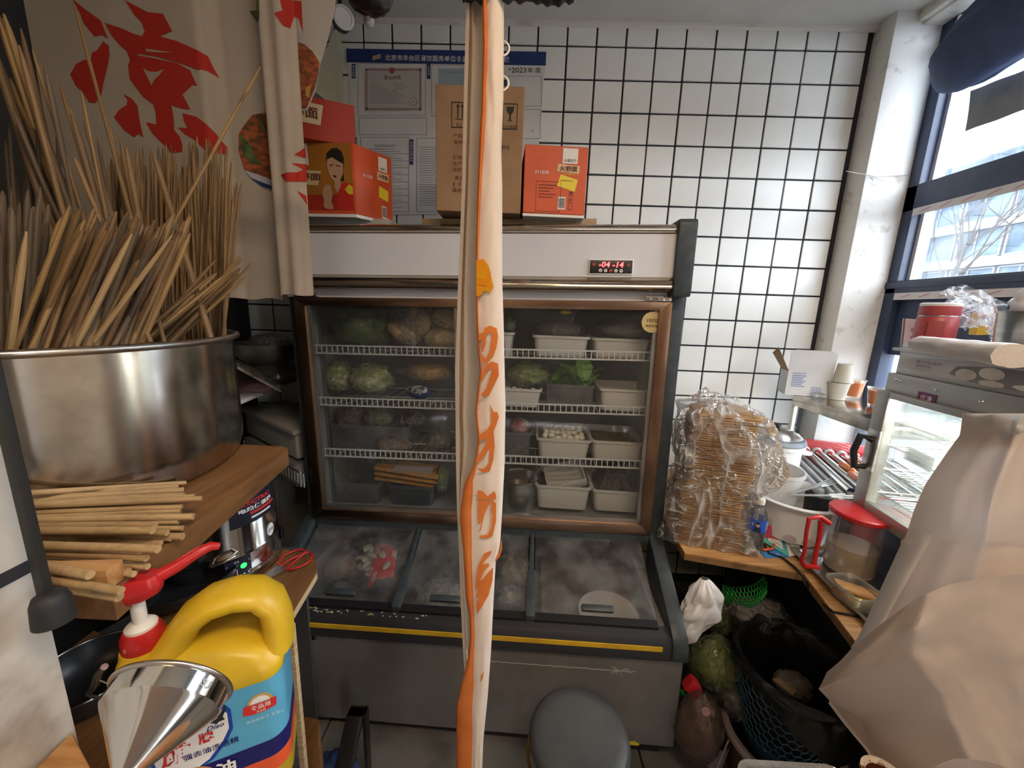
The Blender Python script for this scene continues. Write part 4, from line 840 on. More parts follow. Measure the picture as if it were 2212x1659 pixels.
def hring(i):
    a = V(hp[max(0, i-1)]); b = V(hp[min(len(hp)-1, i+1)]); d = (b-a).normalized(); up = V((0, 1, 0)); sd = d.cross(up); k = [1.2, 1, .95, .95, .95, .95, 1, 1.05, 1.2][i]
    return [V(hp[i])+up*(.050*k*cos(2*PI*j/18))+sd*(.027*k*sin(2*PI*j/18)) for j in range(18)]
part(loft([hring(i) for i in range(len(hp))]), 'handle', yel, t, smooth=60, world=False)
pu = part(M().lathe([(0, 0), (.031, 0), (.033, .004), (.032, .03), (.027, .042), (.02, .044), (0, .044)], 28, (-.09, 0, .366)), 'pump_collar', red_pl, t, smooth=35, world=False)
part(M().lathe([(.024, 0), (.024, .006), (.018, .012), (.011, .014), (.011, .08), (0, .08)], 20, (-.09, 0, .408)), 'pump_stem', white_pl, pu, smooth=35, world=False)
part(loft([rr(.022, .020, .012, .472, -.09), rr(.034, .024, .018, .480, -.086), rr(.036, .025, .018, .498, -.084), rr(.028, .018, .015, .514, -.082)]).tube([(-.07, .0, .498), (-.03, .012, .512), (.0, .022, .526), (.02, .03, .530), (.032, .034, .524)], [.013, .012, .0105, .009, .007], 12), 'pump_head', red_pl, pu, smooth=50, world=False)
fj = lambda u, v: MW[t] @ V((u+.042, -.0815, v+.012)); fj2 = lambda u, v: MW[t] @ V((u+.042, -.0825, v+.012)); fj3 = lambda u, v: MW[t] @ V((u+.042, -.0835, v+.012))
sh = [(-.118, .232), (-.01, .243), (.0, .225), (.0, .19), (-.012, .165), (-.036, .135), (-.068, .118), (-.11, .125)]
decal('shield_rim', [[(a*1.0+(.006 if a > -.06 else -.006), b+(.005 if b > .2 else -.005)) for a, b in sh]], fj, mat('label_royal', (.015, .06, .35), .3), t); decal('shield', [sh], fj2, ink_white, t)
text('雕', fj3, -.082, .174, ink_red, t, h=.042, bold=.03, slant=.1); text('牌', fj3, -.036, .188, ink_red, t, h=.024, bold=.025); text('强去油洗洁精', fj3, -.030, .158, jnavy, t, h=.0135, wd=.086, bold=.012)
text('去油', fj3, -.03, .100, ink_white, t, h=.034, bold=.03)
decal('eagle', [[(-.035, .221), (-.024, .219), (-.016, .222), (-.006, .238), (.0, .246), (-.001, .234), (-.007, .222), (-.004, .214), (-.014, .213), (-.018, .209), (-.022, .214), (-.028, .216)]], fj3, ink_black, t)
text('Diao', fj3, -.02, .205, jnavy, t, h=.010, slant=.3, bold=.01)
decal('badge_arc', [[(.054+.022*cos(rad(a)), .222+.022*sin(rad(a))) for a in range(0, 181, 15)]], fj, gold_ink, t); decal('badge_disc', [[(.054+.017*cos(rad(a)), .222+.017*sin(rad(a))) for a in range(0, 181, 15)]], fj2, ink_white, t)
decal('badge_ribbon', [[(.026, .224), (.082, .226), (.080, .206), (.062, .200), (.040, .200), (.024, .204)]], fj2, ink_red, t); text('食品用', fj3, .054, .216, ink_white, t, h=.011, bold=.01); text('洗洁精', fj3, .054, .205, ink_white, t, h=.005)
text('食品级配方 更安心', fj2, .060, .186, mat('pale_blue_ink', (.45, .7, .82), .4), t, wd=.066)
# ---- funnel and small steel things in front
C = EYE+ray(368, 1496)*.425; FSc = .71; vd = (C-EYE).normalized(); u_ = (UP-vd*UP.dot(vd)).normalized(); r_ = vd.cross(u_); ax = (vd*.34+u_*.80+r_*.50).normalized(); q = V((0, 0, 1)).rotation_difference(ax).to_matrix()
t = thing('steel_funnel', 'shiny steel funnel tilted in front of the blue jug', 'funnel', loc=C-ax*.11)
part(M().lathe([(a_*FSc, b_*FSc) for a_, b_ in ((.010, -.155), (.012, -.10), (.014, -.097), (.020, -.088), (.076, -.026), (.079, -.022), (.081, .006), (.079, .006), (.077, -.02), (.018, -.085), (.010, -.098), (.008, -.155))], 48, C, q), 'funnel_body', chrome, t, smooth=32)
part(M().tube([C+q@V((.0825*cos(2*PI*k/48), .0825*sin(2*PI*k/48), .006))*FSc for k in range(48)], .0026, 8, True), 'rim', steel, t, smooth=60)
fa = math.atan2((q.inverted() @ (EYE-C)).y, (q.inverted() @ (EYE-C)).x)
text('SU', lambda u, v: C+q@V((.0815*cos(fa+.5+u/.08), .0815*sin(fa+.5+u/.08), -.009+v))*FSc, 0, 0, steel_dull, t, h=.010)
c = at(205, 1500, Z=.927); t = thing('steel_bowl', 'dark steel bowl with a bright rim behind the funnel', 'bowl', loc=c)
part(M().lathe([(0, 0), (.05, .0), (.075, .03), (.08, .055), (.077, .055), (.072, .03), (.05, .005), (0, .004)], 36, c), 'bowl_body', bpan, t, smooth=50); part(M().tube([c+V((.08*cos(2*PI*k/36), .08*sin(2*PI*k/36), .055)) for k in range(36)], .0025, 6, True), 'rim', steel, t, smooth=60)
m = M(); m.tube(px_path([(190, 1500), (205, 1480), (212, 1455), (226, 1440)], y=.37), [.003, .0045, .0045, .004], 8); m.tube(px_path([(214, 1468), (255, 1486), (246, 1512), (190, 1500)], y=.37), .001, 5)
m.grid(lambda u, v: at(190+85*u+(v-.5)*8, 1500+78*u**1.2-14*sin(u*3.1)+9*v, Y=.36), 10, 2); solo(m, 'skimmer', steel, 'bent steel strip and wire skimmer lying in the dark bowl', 'skimmer', smooth=50)
c = at(378, 1768, Z=1.13); solo(M().lathe([(0, 0), (.034, 0), (.037, .003), (.037, .008), (.034, .010), (0, .010)], 40, c), 'round_board', mat('round_wood', (.42, .20, .07), .45, col2=(.30, .13, .04), scale=8, stretch=(1, 8, 8)), 'orange brown round board edge in front of the jug', 'board', smooth=35)
# ---- dim shelf between the pot and the fridge
s0, s1 = at(505, 870, Z=1.212), at(652, 813, Z=1.212); m = M().prism([s0, s1, V((s1.x-.01, 2.08, 1.212)), V((-1.59, 2.08, 1.212)), V((-1.59, s0.y, 1.212))], (0, 0, -.018)); solo(m, 'wall_shelf', white_paint, 'white wall shelf in the dim corner between pot and fridge', 'shelf', bevel=.002)
c = at(580, 784, Y=1.86); t = thing('steel_bowl', 'wide steel bowl standing on the white wall shelf in the dim corner', 'bowl', loc=c-V((0, 0, .10)))
part(M().lathe([(0, .0), (.09, .0), (.14, .05), (.155, .10), (.162, .102), (.152, .102), (.136, .052), (.088, .006), (0, .005)], 40, c), 'bowl_body', steel_dull, t, smooth=50)
part(M().blob(c+V((.02, 0, .11)), (.09, .07, .035), .3, 3, 5, 24, 14, -1, None, True), 'plastic_wrap', bag_clear, t, smooth=70)
part(M().blob(c+V((-.0, 0, (1.213-c.z)/2)), (.16, .13, (c.z-1.213)/2+.012), .18, 3, 8, 28, 14, -.9, None, True), 'bag_under', film('dull_bag', (.8, .8, .75), .3, .5, (.16, .16, .13), .15, bump=.4), t, smooth=70)
b4 = [at(508, 790, Z=1.26), at(600, 842, Z=1.21), at(588, 838, Z=1.205), at(505, 815, Z=1.22)]
m = M().prism([at(500, 790, Y=1.52), at(545, 815, Y=1.60), at(607, 848, Y=1.72), at(585, 822, Y=1.76), at(540, 795, Y=1.70), at(500, 776, Y=1.62)], (0, 0, .012)); solo(m, 'magazine', mat('magazine_cover', (.62, .55, .42), .5, col2=(.10, .20, .16), scale=22, ramp=(.45, .6)), 'creased colourful magazine drooping over the white wall shelf', 'magazine', bevel=.002)
m = M().blob(at(545, 836, Y=1.66)+V((-.03, .03, -.012)), (.10, .07, .035), .25, 3, 4, 24, 14, -.6, None, True); solo(m, 'plum_bag', mat('plum_bag', (.14, .075, .08), .35, col2=(.24, .15, .15), scale=14, bump=.4), 'crumpled plum coloured bag under the magazine on the white shelf', 'bag', smooth=70)
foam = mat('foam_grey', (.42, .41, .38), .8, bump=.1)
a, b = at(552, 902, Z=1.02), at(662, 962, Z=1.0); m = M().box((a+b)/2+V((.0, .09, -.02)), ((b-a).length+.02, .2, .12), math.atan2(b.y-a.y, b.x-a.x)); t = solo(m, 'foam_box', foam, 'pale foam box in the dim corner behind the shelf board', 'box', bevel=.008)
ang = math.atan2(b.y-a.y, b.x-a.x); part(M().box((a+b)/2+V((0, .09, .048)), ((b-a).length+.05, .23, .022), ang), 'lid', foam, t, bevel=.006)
m = M(); a, b = at(530, 950, Z=.93), at(660, 1015, Z=.90); c = (a+b)/2+V((0, .1, -.09)); W_ = (b-a).length
m.box(c, (W_+.06, .26, .012), ang)
cr = thing('grey_crate', 'dim grey plastic crate with small square holes below the foam box', 'crate', loc=c)
mm = M().box(c+V((0, -.12, .09)), (W_+.06, .006, .012), ang).box(c+V((0, -.12, .03)), (W_+.06, .006, .012), ang)
for k in range(24): mm.box(c+V((-W_/2+W_*k/23, -.12, .06))+V((0, (k/23-.5)*W_*math.tan(ang), 0)), (.004, .006, .06), ang)
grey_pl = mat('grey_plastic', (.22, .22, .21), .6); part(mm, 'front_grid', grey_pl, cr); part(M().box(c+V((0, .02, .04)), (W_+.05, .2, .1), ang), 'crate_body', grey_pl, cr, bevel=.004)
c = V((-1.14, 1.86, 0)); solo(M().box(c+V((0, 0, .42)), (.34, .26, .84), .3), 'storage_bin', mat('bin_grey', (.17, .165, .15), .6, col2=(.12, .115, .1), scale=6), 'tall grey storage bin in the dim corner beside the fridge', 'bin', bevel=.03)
m = M().tube([at(604, 1062, Y=1.45), at(606, 1120, Y=1.43), at(611, 1180, Y=1.4), at(600, 1215, Y=1.36)], .004, 6); m.box(at(605, 1150, Y=1.42), (.02, .02, .05)); solo(m, 'power_cable', black_pl, 'black power cable hanging behind the soup barrel', 'cable', smooth=50)
# ================================================================= cloth curtains in the doorway
CY = 1.10
folds = [(60, 0), (300, -.004), (462, -.002), (476, .012), (492, .034), (540, .040), (572, .036), (584, .010), (596, -.012), (612, -.006), (630, -.014), (648, -.004), (662, .004)]
def fold(px):
    for (a, x), (b, y) in zip(folds, folds[1:]):
        if px <= b: k = max(0, (px-a)/(b-a)); k = k*k*(3-2*k); return x+(y-x)*k
    return folds[-1][1]
curtain_cloth = cloth_mat('curtain_cloth', (.58, .52, .44), .25, col2=(.52, .46, .38), scale=6, weave=2600)
cu = thing('door_curtain', 'beige cloth door curtain with big red brush lettering and a food photo', 'curtain', loc=(-.95, CY, 1.63))
def cpt(px, z, dy=0):
    p = at(px, 420, Y=CY); return V((p.x, CY+fold(px)+dy, z))
zbot = lambda px: at(px, 641+(3 if px < 598 else -4)+2*sin(px*.09), Y=CY).z
pxs = [128+(662-128)*k/110 for k in range(111)]
def cgrid(dy): return M().grid(lambda u, v: cpt(pxs[int(round(u*110))], (1-v)*2.62+v*zbot(pxs[int(round(u*110))]), dy), 110, 24)
m = cgrid(0); part(m, 'cloth', curtain_cloth, cu, smooth=80)
m = M().grid(lambda u, v: cpt(pxs[int(round(u*110))], zbot(pxs[int(round(u*110))])+.018*(1-v), -.0022), 110, 1); part(m, 'hem', curtain_cloth, cu, smooth=80)
K = 680/2212
def cf(lift):
    def f(u, v):
        px, py = u*K, v*K; p = at(px, py, Y=CY); q = at(px, 420, Y=CY); return V((p.x, CY+fold(1106+(px-1106)*1.0 if False else _px_at(p.x))-lift, p.z))
    return f
_tab = [(at(x, 420, Y=CY).x, x) for x in range(0, 720, 4)]
def _px_at(x):
    for (a, p), (b, q) in zip(_tab, _tab[1:]):
        if x <= b: return p+(q-p)*(x-a)/(b-a)
    return _tab[-1][1]
L1 = [[(520, 0), (575, 45), (640, 95), (725, 155), (740, 195), (775, 285), (735, 255), (680, 265), (640, 220), (600, 170), (580, 110), (545, 40)],
 [(740, 300), (780, 330), (785, 400), (770, 480), (740, 600), (725, 680), (680, 730), (640, 725), (600, 660), (545, 610), (505, 530), (545, 460), (610, 425), (650, 440), (660, 380), (700, 360)],
 [(890, 10), (1050, 95), (1155, 105), (1220, 225), (1130, 262), (1250, 295), (1440, 378), (1490, 510), (1440, 485), (1395, 497), (1290, 455), (1110, 405), (985, 385), (960, 440), (930, 430), (905, 370), (860, 330), (800, 260), (750, 170), (870, 210), (960, 250), (1010, 262), (1030, 230), (1010, 170), (960, 120)],
 [(985, 398), (1100, 418), (1250, 448), (1345, 500), (1370, 560), (1395, 610), (1365, 598), (1290, 670), (1320, 720), (1345, 775), (1280, 765), (1215, 745), (1230, 830), (1235, 920), (1270, 960), (1290, 1020), (1290, 1070), (1215, 1080), (1150, 1010), (1080, 940), (1040, 865), (1110, 880), (1105, 800), (1090, 740), (1020, 690), (960, 610), (925, 560), (915, 470), (930, 425)],
 [(880, 668), (940, 700), (980, 750), (1000, 880), (1022, 970), (985, 945), (955, 970), (885, 920), (815, 830), (850, 780), (905, 745), (910, 710)],
 [(1290, 800), (1390, 825), (1450, 870), (1500, 930), (1545, 1010), (1550, 1065), (1500, 1072), (1440, 1050), (1370, 980), (1310, 950), (1260, 900), (1325, 905), (1300, 850)],
 [(1980, 0), (2115, 0), (2125, 230), (2095, 130), (2065, 110), (2045, 205), (2000, 195), (1955, 125), (2000, 90)], [(2140, 1030), (2148, 1110), (2080, 1095)], [(2065, 1155), (2150, 1150), (2152, 1275), (2040, 1290), (2000, 1260), (1985, 1235), (2100, 1215), (2130, 1190)], [(2100, 1345), (2150, 1375), (2155, 1440)]]
red_dye = mat('red_dye', (.42, .022, .012), .85)
[decal('brush_stroke', [p_], cf(.0015), red_dye, cu, cut=24) for p_ in L1]
decal('lettering_gap', [[(1020, 490), (1060, 512), (1110, 515), (1165, 495), (1130, 540), (1095, 575), (1080, 610), (1055, 560)], [(1040, 352), (1220, 378), (1110, 378), (1042, 372)]], cf(.0026), curtain_cloth, cu, cut=24)
food = mat('food_print', (.42, .11, .035), .8, col2=(.12, .05, .02), scale=38, stretch=(1, 1, 2.2), ramp=(.38, .62)); herb = mat('herb_print', (.10, .17, .05), .8, col2=(.03, .06, .02), scale=30)
decal('food_photo', [[(1640, 840), (1700, 755), (1790, 745), (1860, 770), (1895, 830), (1905, 1255), (1820, 1225), (1650, 1160), (1610, 1020), (1612, 900)]], cf(.0015), food, cu, cut=24)
decal('herb_photo', [[(1735, 740), (1790, 830), (1840, 960), (1845, 1000), (1800, 900), (1760, 820)], [(1620, 900), (1680, 960), (1720, 1060), (1790, 1130), (1700, 1110), (1640, 1040)], [(1800, 760), (1880, 800), (1885, 860), (1830, 830)], [(1680, 0), (1845, 0), (1850, 165), (1800, 130), (1740, 80)]], cf(.0026), herb, cu, cut=24)
decal('plate_rim', [[(1648, 1160), (1780, 1205), (1905, 1255), (1905, 1338), (1800, 1290), (1700, 1220)]], cf(.0026), mat('plate_print', (.46, .48, .55), .8), cu, cut=24); decal('plate_shade', [[(1690, 1215), (1905, 1300), (1905, 1325), (1780, 1280)]], cf(.0034), ink_navy, cu, cut=24)
# second curtain behind it
c2 = thing('printed_curtain', 'white printed cloth hanging behind the lettered curtain below the ceiling', 'curtain', loc=(-.6, 1.17, 2.1))
w2 = [(640, -60), (728, -60), (722, 20), (712, 62), (700, 108), (690, 138), (680, 196), (662, 238), (640, 240)]
m = M(); m.prism([at(a, b, Y=1.17) for a, b in w2], (0, .003, 0)); part(m, 'cloth', cloth_mat('white_cloth', (.66, .64, .60), .3, weave=0), c2)
decal('food_photo', [[(645, 92), (658, 96), (676, 112), (691, 136), (688, 160), (681, 190), (663, 234), (645, 238)]], lambda u, v: at(u, v, Y=1.17)+V((0, -.0015, 0)), food, c2, cut=8)
decal('yellow_print', [[(662, 190), (674, 184), (668, 214), (660, 206)]], lambda u, v: at(u, v, Y=1.17)+V((0, -.0026, 0)), mat('noodle_print', (.55, .28, .05), .8), c2)
# gathered strip hanging in the middle
SY = .70
def tab(t):
    def f(y):
        for (a, x), (b, z) in zip(t, t[1:]):
            if y <= b: k = max(0, (y-a)/(b-a)); return x+(z-x)*k
        return t[-1][1]
    return f
eL = tab([(-20, 1008), (200, 1002), (400, 998), (600, 990), (800, 983), (1000, 985), (1100, 987), (1200, 992), (1300, 995), (1400, 1000), (1500, 1006), (1600, 1003), (1680, 1001)])
eR = tab([(-20, 1089), (200, 1088), (330, 1083), (400, 1085), (600, 1085), (700, 1088), (880, 1092), (1000, 1090), (1100, 1085), (1180, 1080), (1210, 1071), (1300, 1066), (1400, 1061), (1500, 1054), (1600, 1044), (1680, 1041)])
eM = tab([(-20, 1046), (100, 1048), (240, 1044), (370, 1037), (520, 1031), (640, 1030), (740, 1033), (800, 1039), (860, 1032), (890, 1029), (950, 1035), (1010, 1026), (1040, 1013), (1110, 1006), (1200, 1010), (1290, 1014), (1330, 1019), (1380, 1020), (1430, 1016), (1480, 1010), (1530, 1003), (1600, 1004), (1680, 1002)])
hw = tab([(-20, 5), (300, 5), (500, 3), (700, 2.0), (1000, 2.5), (1060, 11), (1120, 13), (1200, 9), (1290, 8), (1340, 5), (1385, 5), (1430, 7), (1480, 14), (1530, 18), (1600, 18), (1680, 17)])
st = thing('curtain_strip', 'narrow cream cloth curtain gathered into a strip with orange hem and lettering', 'curtain', loc=(-.08, SY, 1.3))
cream = cloth_mat('cream_cloth', (.88, .79, .70), .2, col2=(.82, .73, .64), scale=9, weave=3200); tan_c = cloth_mat('tan_cloth', (.50, .37, .25), .25, weave=3200); shade_c = cloth_mat('shaded_cloth', (.50, .45, .38), .25, weave=3200)  # greyer copy of the cream cloth: shade of the recessed fold put into its colour
orange = cloth_mat('orange_cloth', (.76, .25, .07), .2, col2=(.62, .18, .05), scale=14, weave=3200); flower = cloth_mat('yellow_flower', (.72, .38, .02), .2, col2=(.75, .24, .02), scale=30, weave=0)
prof = lambda y: [(eL(y), .010), (eL(y)+7, .004), (eL(y)+9, .012), (eL(y)+(eM(y)-eL(y))*.34, .000), (eL(y)+(eM(y)-eL(y))*.40, .010), (eL(y)+(eM(y)-eL(y))*.55, .016), (eM(y)-2, .018)]
NY = 150; ys = [-16+1700*k/NY for k in range(NY+1)]
def strip(cols, nm, mt, thick=0):
    m = M(); n = len(cols(0)); 
    for y in ys: m.v += [at(x, y+(.8*noise.noise(V((x*.1, y*.05, 0)))), Y=SY+d) for x, d in cols(y)]
    m.f = [(j*n+i, j*n+i+1, (j+1)*n+i+1, (j+1)*n+i) for j in range(NY) for i in range(n-1)]
    return part(m, nm, mt, st, smooth=60)
strip(lambda y: prof(y)[:3], 'cloth_fold', cream); strip(lambda y: prof(y)[2:5], 'cloth_fold', tan_c); strip(lambda y: prof(y)[4:7], 'cloth_fold', shade_c)
strip(lambda y: [(eM(y)-hw(y)*cos(PI*k/8), -.011*sin(PI*k/8)) for k in range(9)], 'hem', orange)
strip(lambda y: [(eM(y)+hw(y)*.8+(eR(y)-eM(y)-hw(y)*.8)*k/8, (-.002-.007*sin(PI*min(1, k/8*1.1))+.0035*noise.noise(V((k*.5, y*.012, 3)))) if k < 8 else .006) for k in range(9)]+[(eR(y)-3, .014)], 'cloth_panel', cream)
def sf(lift):
    def f(u, v):
        px = 980+u*130/399 if v < 1e6 else u; py = 580+v*130/399; return at(px, py, Y=SY-.0115-lift)
    return f
s = sf(.001)
S1 = [[(165, 435), (195, 425), (205, 395), (240, 378), (285, 395), (295, 450), (285, 520), (262, 580), (235, 605), (215, 635), (185, 610), (180, 560), (215, 600), (240, 540), (253, 440), (235, 425), (215, 445), (212, 500), (190, 560), (180, 530), (192, 470), (165, 475)],
 [(178, 705), (215, 640), (255, 615), (295, 630), (300, 710), (265, 780), (235, 840), (200, 848), (178, 835), (215, 800), (240, 720), (255, 665), (225, 670), (195, 730), (185, 750)],
 [(240, 898), (265, 950), (290, 950), (300, 985), (282, 1040), (265, 1080), (272, 1180), (262, 1270), (240, 1345), (195, 1352), (150, 1325), (200, 1330), (232, 1290), (240, 1190), (200, 1250), (150, 1300), (145, 1270), (205, 1180), (215, 1125), (170, 1150), (165, 1105), (225, 1065), (250, 1020), (248, 950)],
 [(158, 1470), (190, 1475), (225, 1510), (270, 1475), (280, 1500), (281, 1532), (160, 1532)]]
K2 = .3494/ (130/399)
S2 = [[(150, 3), (240, 3), (262, 20), (262, 130), (240, 225), (200, 238), (160, 232), (160, 222), (210, 215), (232, 170), (240, 90), (230, 62), (238, 24), (220, 20), (190, 90), (170, 180), (156, 205), (172, 140), (150, 150)],
 [(235, 312), (230, 335), (195, 375), (175, 400), (215, 390), (222, 405), (190, 440), (160, 500), (180, 490), (210, 450), (245, 415), (240, 500), (215, 590), (175, 660), (145, 705), (140, 640), (155, 610), (140, 600), (150, 540), (135, 560), (140, 480), (150, 410), (190, 330)], [(185, 1060), (180, 1100), (165, 1130), (168, 1090)], [(255, 385), (258, 360), (285, 310), (298, 240), (300, 300), (285, 350)]]
S2 = [[(a*K2, (b*.3494+500)/(130/399)) for a, b in p] for p in S2]
[decal('brush_stroke', [p_], s, orange, st, cut=40) for p_ in S1+S2]
decal('flower_print', [[(150, -58), (200, -61), (233, -15), (249, 55), (264, 123), (240, 160), (200, 147), (184, 175), (150, 184)]], s, flower, st, cut=40); decal('flower_petal', [[(165, 60), (215, 70), (248, 20), (240, 80), (215, 115), (165, 110)]], sf(.002), cloth_mat('flower_orange', (.75, .28, .02), .2, weave=0), st, cut=40)
ring = lambda x, y: M().tube([at(x, y, Y=SY+.008)+V((.013*cos(2*PI*k/24), .004*sin(2*PI*k/24), .013*sin(2*PI*k/24))) for k in range(24)], .0016, 8, True)
for x, y in ((1083, 105), (1082, 180)): part(ring(x, y), 'ring', white_pl, st, smooth=60)
# rod with black cloth above the strip
ra = at(985, -8, Y=SY-.01); t = thing('curtain_rod', 'black curtain rod wrapped in black cloth above the cream strip', 'rod', loc=ra)
part(M().cyl((-.62, SY+.02, ra.z+.045), (.62, SY+.02, ra.z+.045), .011, n=16), 'rod_bar', black_pl, t, smooth=50)
m = M().grid(lambda u, v: V((-.115+.175*u, SY-.004+.022*cos(2*PI*v)+.004*noise.noise(V((u*14, v*3, 1))), ra.z+.030+.032*sin(2*PI*v)+.009*noise.noise(V((u*20, v*2, 5))))), 50, 14); part(m, 'wrap', black_rub, t, smooth=70)
# ================================================================= small things under the ceiling
c = at(742, 38, Y=1.85); t = thing('spot_lamp', 'small round spotlight with a white ring under the ceiling', 'lamp', loc=c)
q = V((0, 0, 1)).rotation_difference(V((.55, -.8, -.15)).normalized()).to_matrix()
part(M().lathe([(0, -.06), (.034, -.06), (.038, -.05), (.040, 0), (0, 0)], 28, c, q), 'lamp_body', black_pl, t, smooth=40); part(M().lathe([(.041, -.006), (.043, .002), (.034, .006), (.032, .002), (0, .0015)], 32, c, q), 'lamp_ring', white_pl, t, smooth=40); part(M().cyl(c+q@V((0, 0, -.05)), V((c.x-.03, c.y+.03, 2.955)), .008, n=10), 'stem', black_pl, t, smooth=50)
a, b = at(768, -20, Y=1.8), at(797, 45, Y=1.95); t = thing('ceiling_pipe', 'grey pipe with a white end cap running down from the ceiling', 'pipe', loc=b)
part(M().cyl(a, b, .016, n=14), 'pipe_tube', mat('pipe_grey', (.35, .36, .35), .5), t, smooth=50); part(M().blob(b, (.024, .024, .026), 0, 1, 0, 20, 12), 'end_cap', white_pl, t, smooth=80)
m = M().blob(at(800, -12, Y=.95), (.045, .03, .035), .3, 2.5, 3, 24, 14, -1, None, True); solo(m, 'black_bag', black_bag, 'black cloth bundle hanging at the ceiling beside the pipe', 'bag', smooth=70)
m = M().prism([at(724, 62, Y=2.02), at(741, 100, Y=2.07), at(738, 240, Y=2.07), at(668, 190, Y=1.95)], (.0, .004, 0)); t = solo(m, 'lined_pad', mat('cream_pad', (.46, .42, .29), .8, col2=(.38, .34, .22), scale=6), 'cream lined sheet hanging crooked on the wall behind the curtain', 'paper')
decal('ruled_lines', [[(0, v), (1, v+.0), (1, v+.006), (0, v+.006)] for v in [.12+.06*k for k in range(14)]], quadmap(at(724, 66, Y=2.017), at(741, 104, Y=2.066), at(738, 236, Y=2.066), at(672, 188, Y=1.948), .003), ink_grey, t)
# ================================================================= notice board sheet on the wall
PY = DW-.012
pf = lambda lift: (lambda u, v: at(u, v, Y=PY)+V((0, -lift, 0)))
po = thing('notice_poster', 'white notice poster with a navy title bar on the tiled wall', 'poster', loc=at(970, 460, Y=PY))
crn = [at(748, 105, Y=PY), at(1180, 112, Y=PY), at(1152, 462, Y=PY), at(775, 464, Y=PY)]
part(M().prism(crn, (0, .003, 0)), 'sheet', paper, po)
decal('title_bar', [[(748, 105), (1180, 112), (1179, 142), (749, 135)]], pf(.001), ink_navy, po)
ttl = lambda u, v: pf(.002)(u, v+(u-965)*.016)
text('北京市丰台区餐饮服务单位食品安全信息公示栏', ttl, 966, 127, ink_white, po, h=13, wd=268, flip=-1, bold=.008)
decal('emblem', [[(805, 122), (823, 117), (823, 121), (805, 126)], [(805, 127), (823, 122), (823, 126), (805, 131)]], pf(.002), gold_ink, po)
def frame_(x0, y0, x1, y1, w_=1.2): return [rect(x0, y0, x1, y0+w_), rect(x0, y1-w_, x1, y1), rect(x0, y0, x0+w_, y1), rect(x1-w_, y0, x1, y1)]
decal('frame_lines', frame_(773, 137, 920, 250)+frame_(776, 254, 922, 292)+frame_(779, 296, 884, 458)+frame_(932, 140, 1000, 252)+frame_(900, 298, 1010, 458)+frame_(1098, 164, 1170, 230)+frame_(1098, 236, 1168, 300), pf(.001), ink_grey, po)
for x, y0, y1 in ((764, 138, 170), (926, 138, 171), (767, 296, 322), (889, 301, 356), (1091, 172, 192)): decal('side_tag', [rect(x-4, y0, x+4, y1)], pf(.0015), ink_navy, po)
for s_, x, y in (('营业执照', 764, 154), ('许可证', 926, 154), ('投诉举报', 767, 309), ('食品安全承诺书', 889, 328)):
    for k, chh in enumerate(s_): text(chh, pf(.0025), x, y+(k-(len(s_)-1)/2)*6.5, ink_white, po, h=5, flip=-1)
text('2023', pf(.002), 1121, 152, ink_black, po, h=11, wd=32, flip=-1, slant=.1); text('年 度', pf(.002), 1154, 152, ink_black, po, h=12, flip=-1); decal('dot', [[(1101+3*cos(k*.5), 150+3*sin(k*.5)) for k in range(12)], [(1151+2*cos(k*.5), 283+2*sin(k*.5)) for k in range(12)]], pf(.002), ink_grey, po)
doc = mat('document', (.50, .49, .46), .8); docb = mat('document_blue', (.34, .42, .48), .8); pink_ink = mat('pink_ink', (.36, .24, .22), .8)
decal('licence', [rect(788, 147, 912, 240)], pf(.0015), doc, po); decal('licence_border', frame_(790, 149, 910, 238, 4), pf(.002), pink_ink, po)
text('营业执照', pf(.0025), 848, 168, ink_brown, po, h=9, wd=36, flip=-1); decal('seal', [[(847+6*cos(k*.45), 153+7*sin(k*.45)) for k in range(14)]], pf(.0028), mat('seal_red', (.40, .09, .07), .7), po)
decal('round_stamp', ringq(893, 220, 8.5, 7.3, 10, 8.6), pf(.0028), pink_ink, po); text('★', pf(.003), 893, 221, pink_ink, po, h=5, flip=-1)
decal('certificate', [rect(948, 148, 1010, 240)], pf(.0015), docb, po); text('食品经营许可证', pf(.0025), 985, 157, ink_grey, po, h=6, wd=36, flip=-1)
ln = []
for k in range(9): ln.append(rect(800, 182+5*k, 800+(22 if k < 3 else 60)+8*(k % 3), 183.2+5*k)); ln.append(rect(852, 182+5*k, 875+9*(k % 2), 183.2+5*k)) if k < 3 else None
for k in range(26): ln.append(rect(788, 322+5*k, 788+70+15*((k*7) % 3)-5, 323+5*k)); ln.append(rect(906, 318+5*k, 940+14*((k*5) % 3), 319+5*k))
decal('small_print', ln, pf(.0025), ink_grey, po); text('食品安全承诺书', pf(.0025), 831, 315, ink_grey, po, h=6, flip=-1); text('公示', pf(.0025), 945, 310, ink_grey, po, h=5, flip=-1)
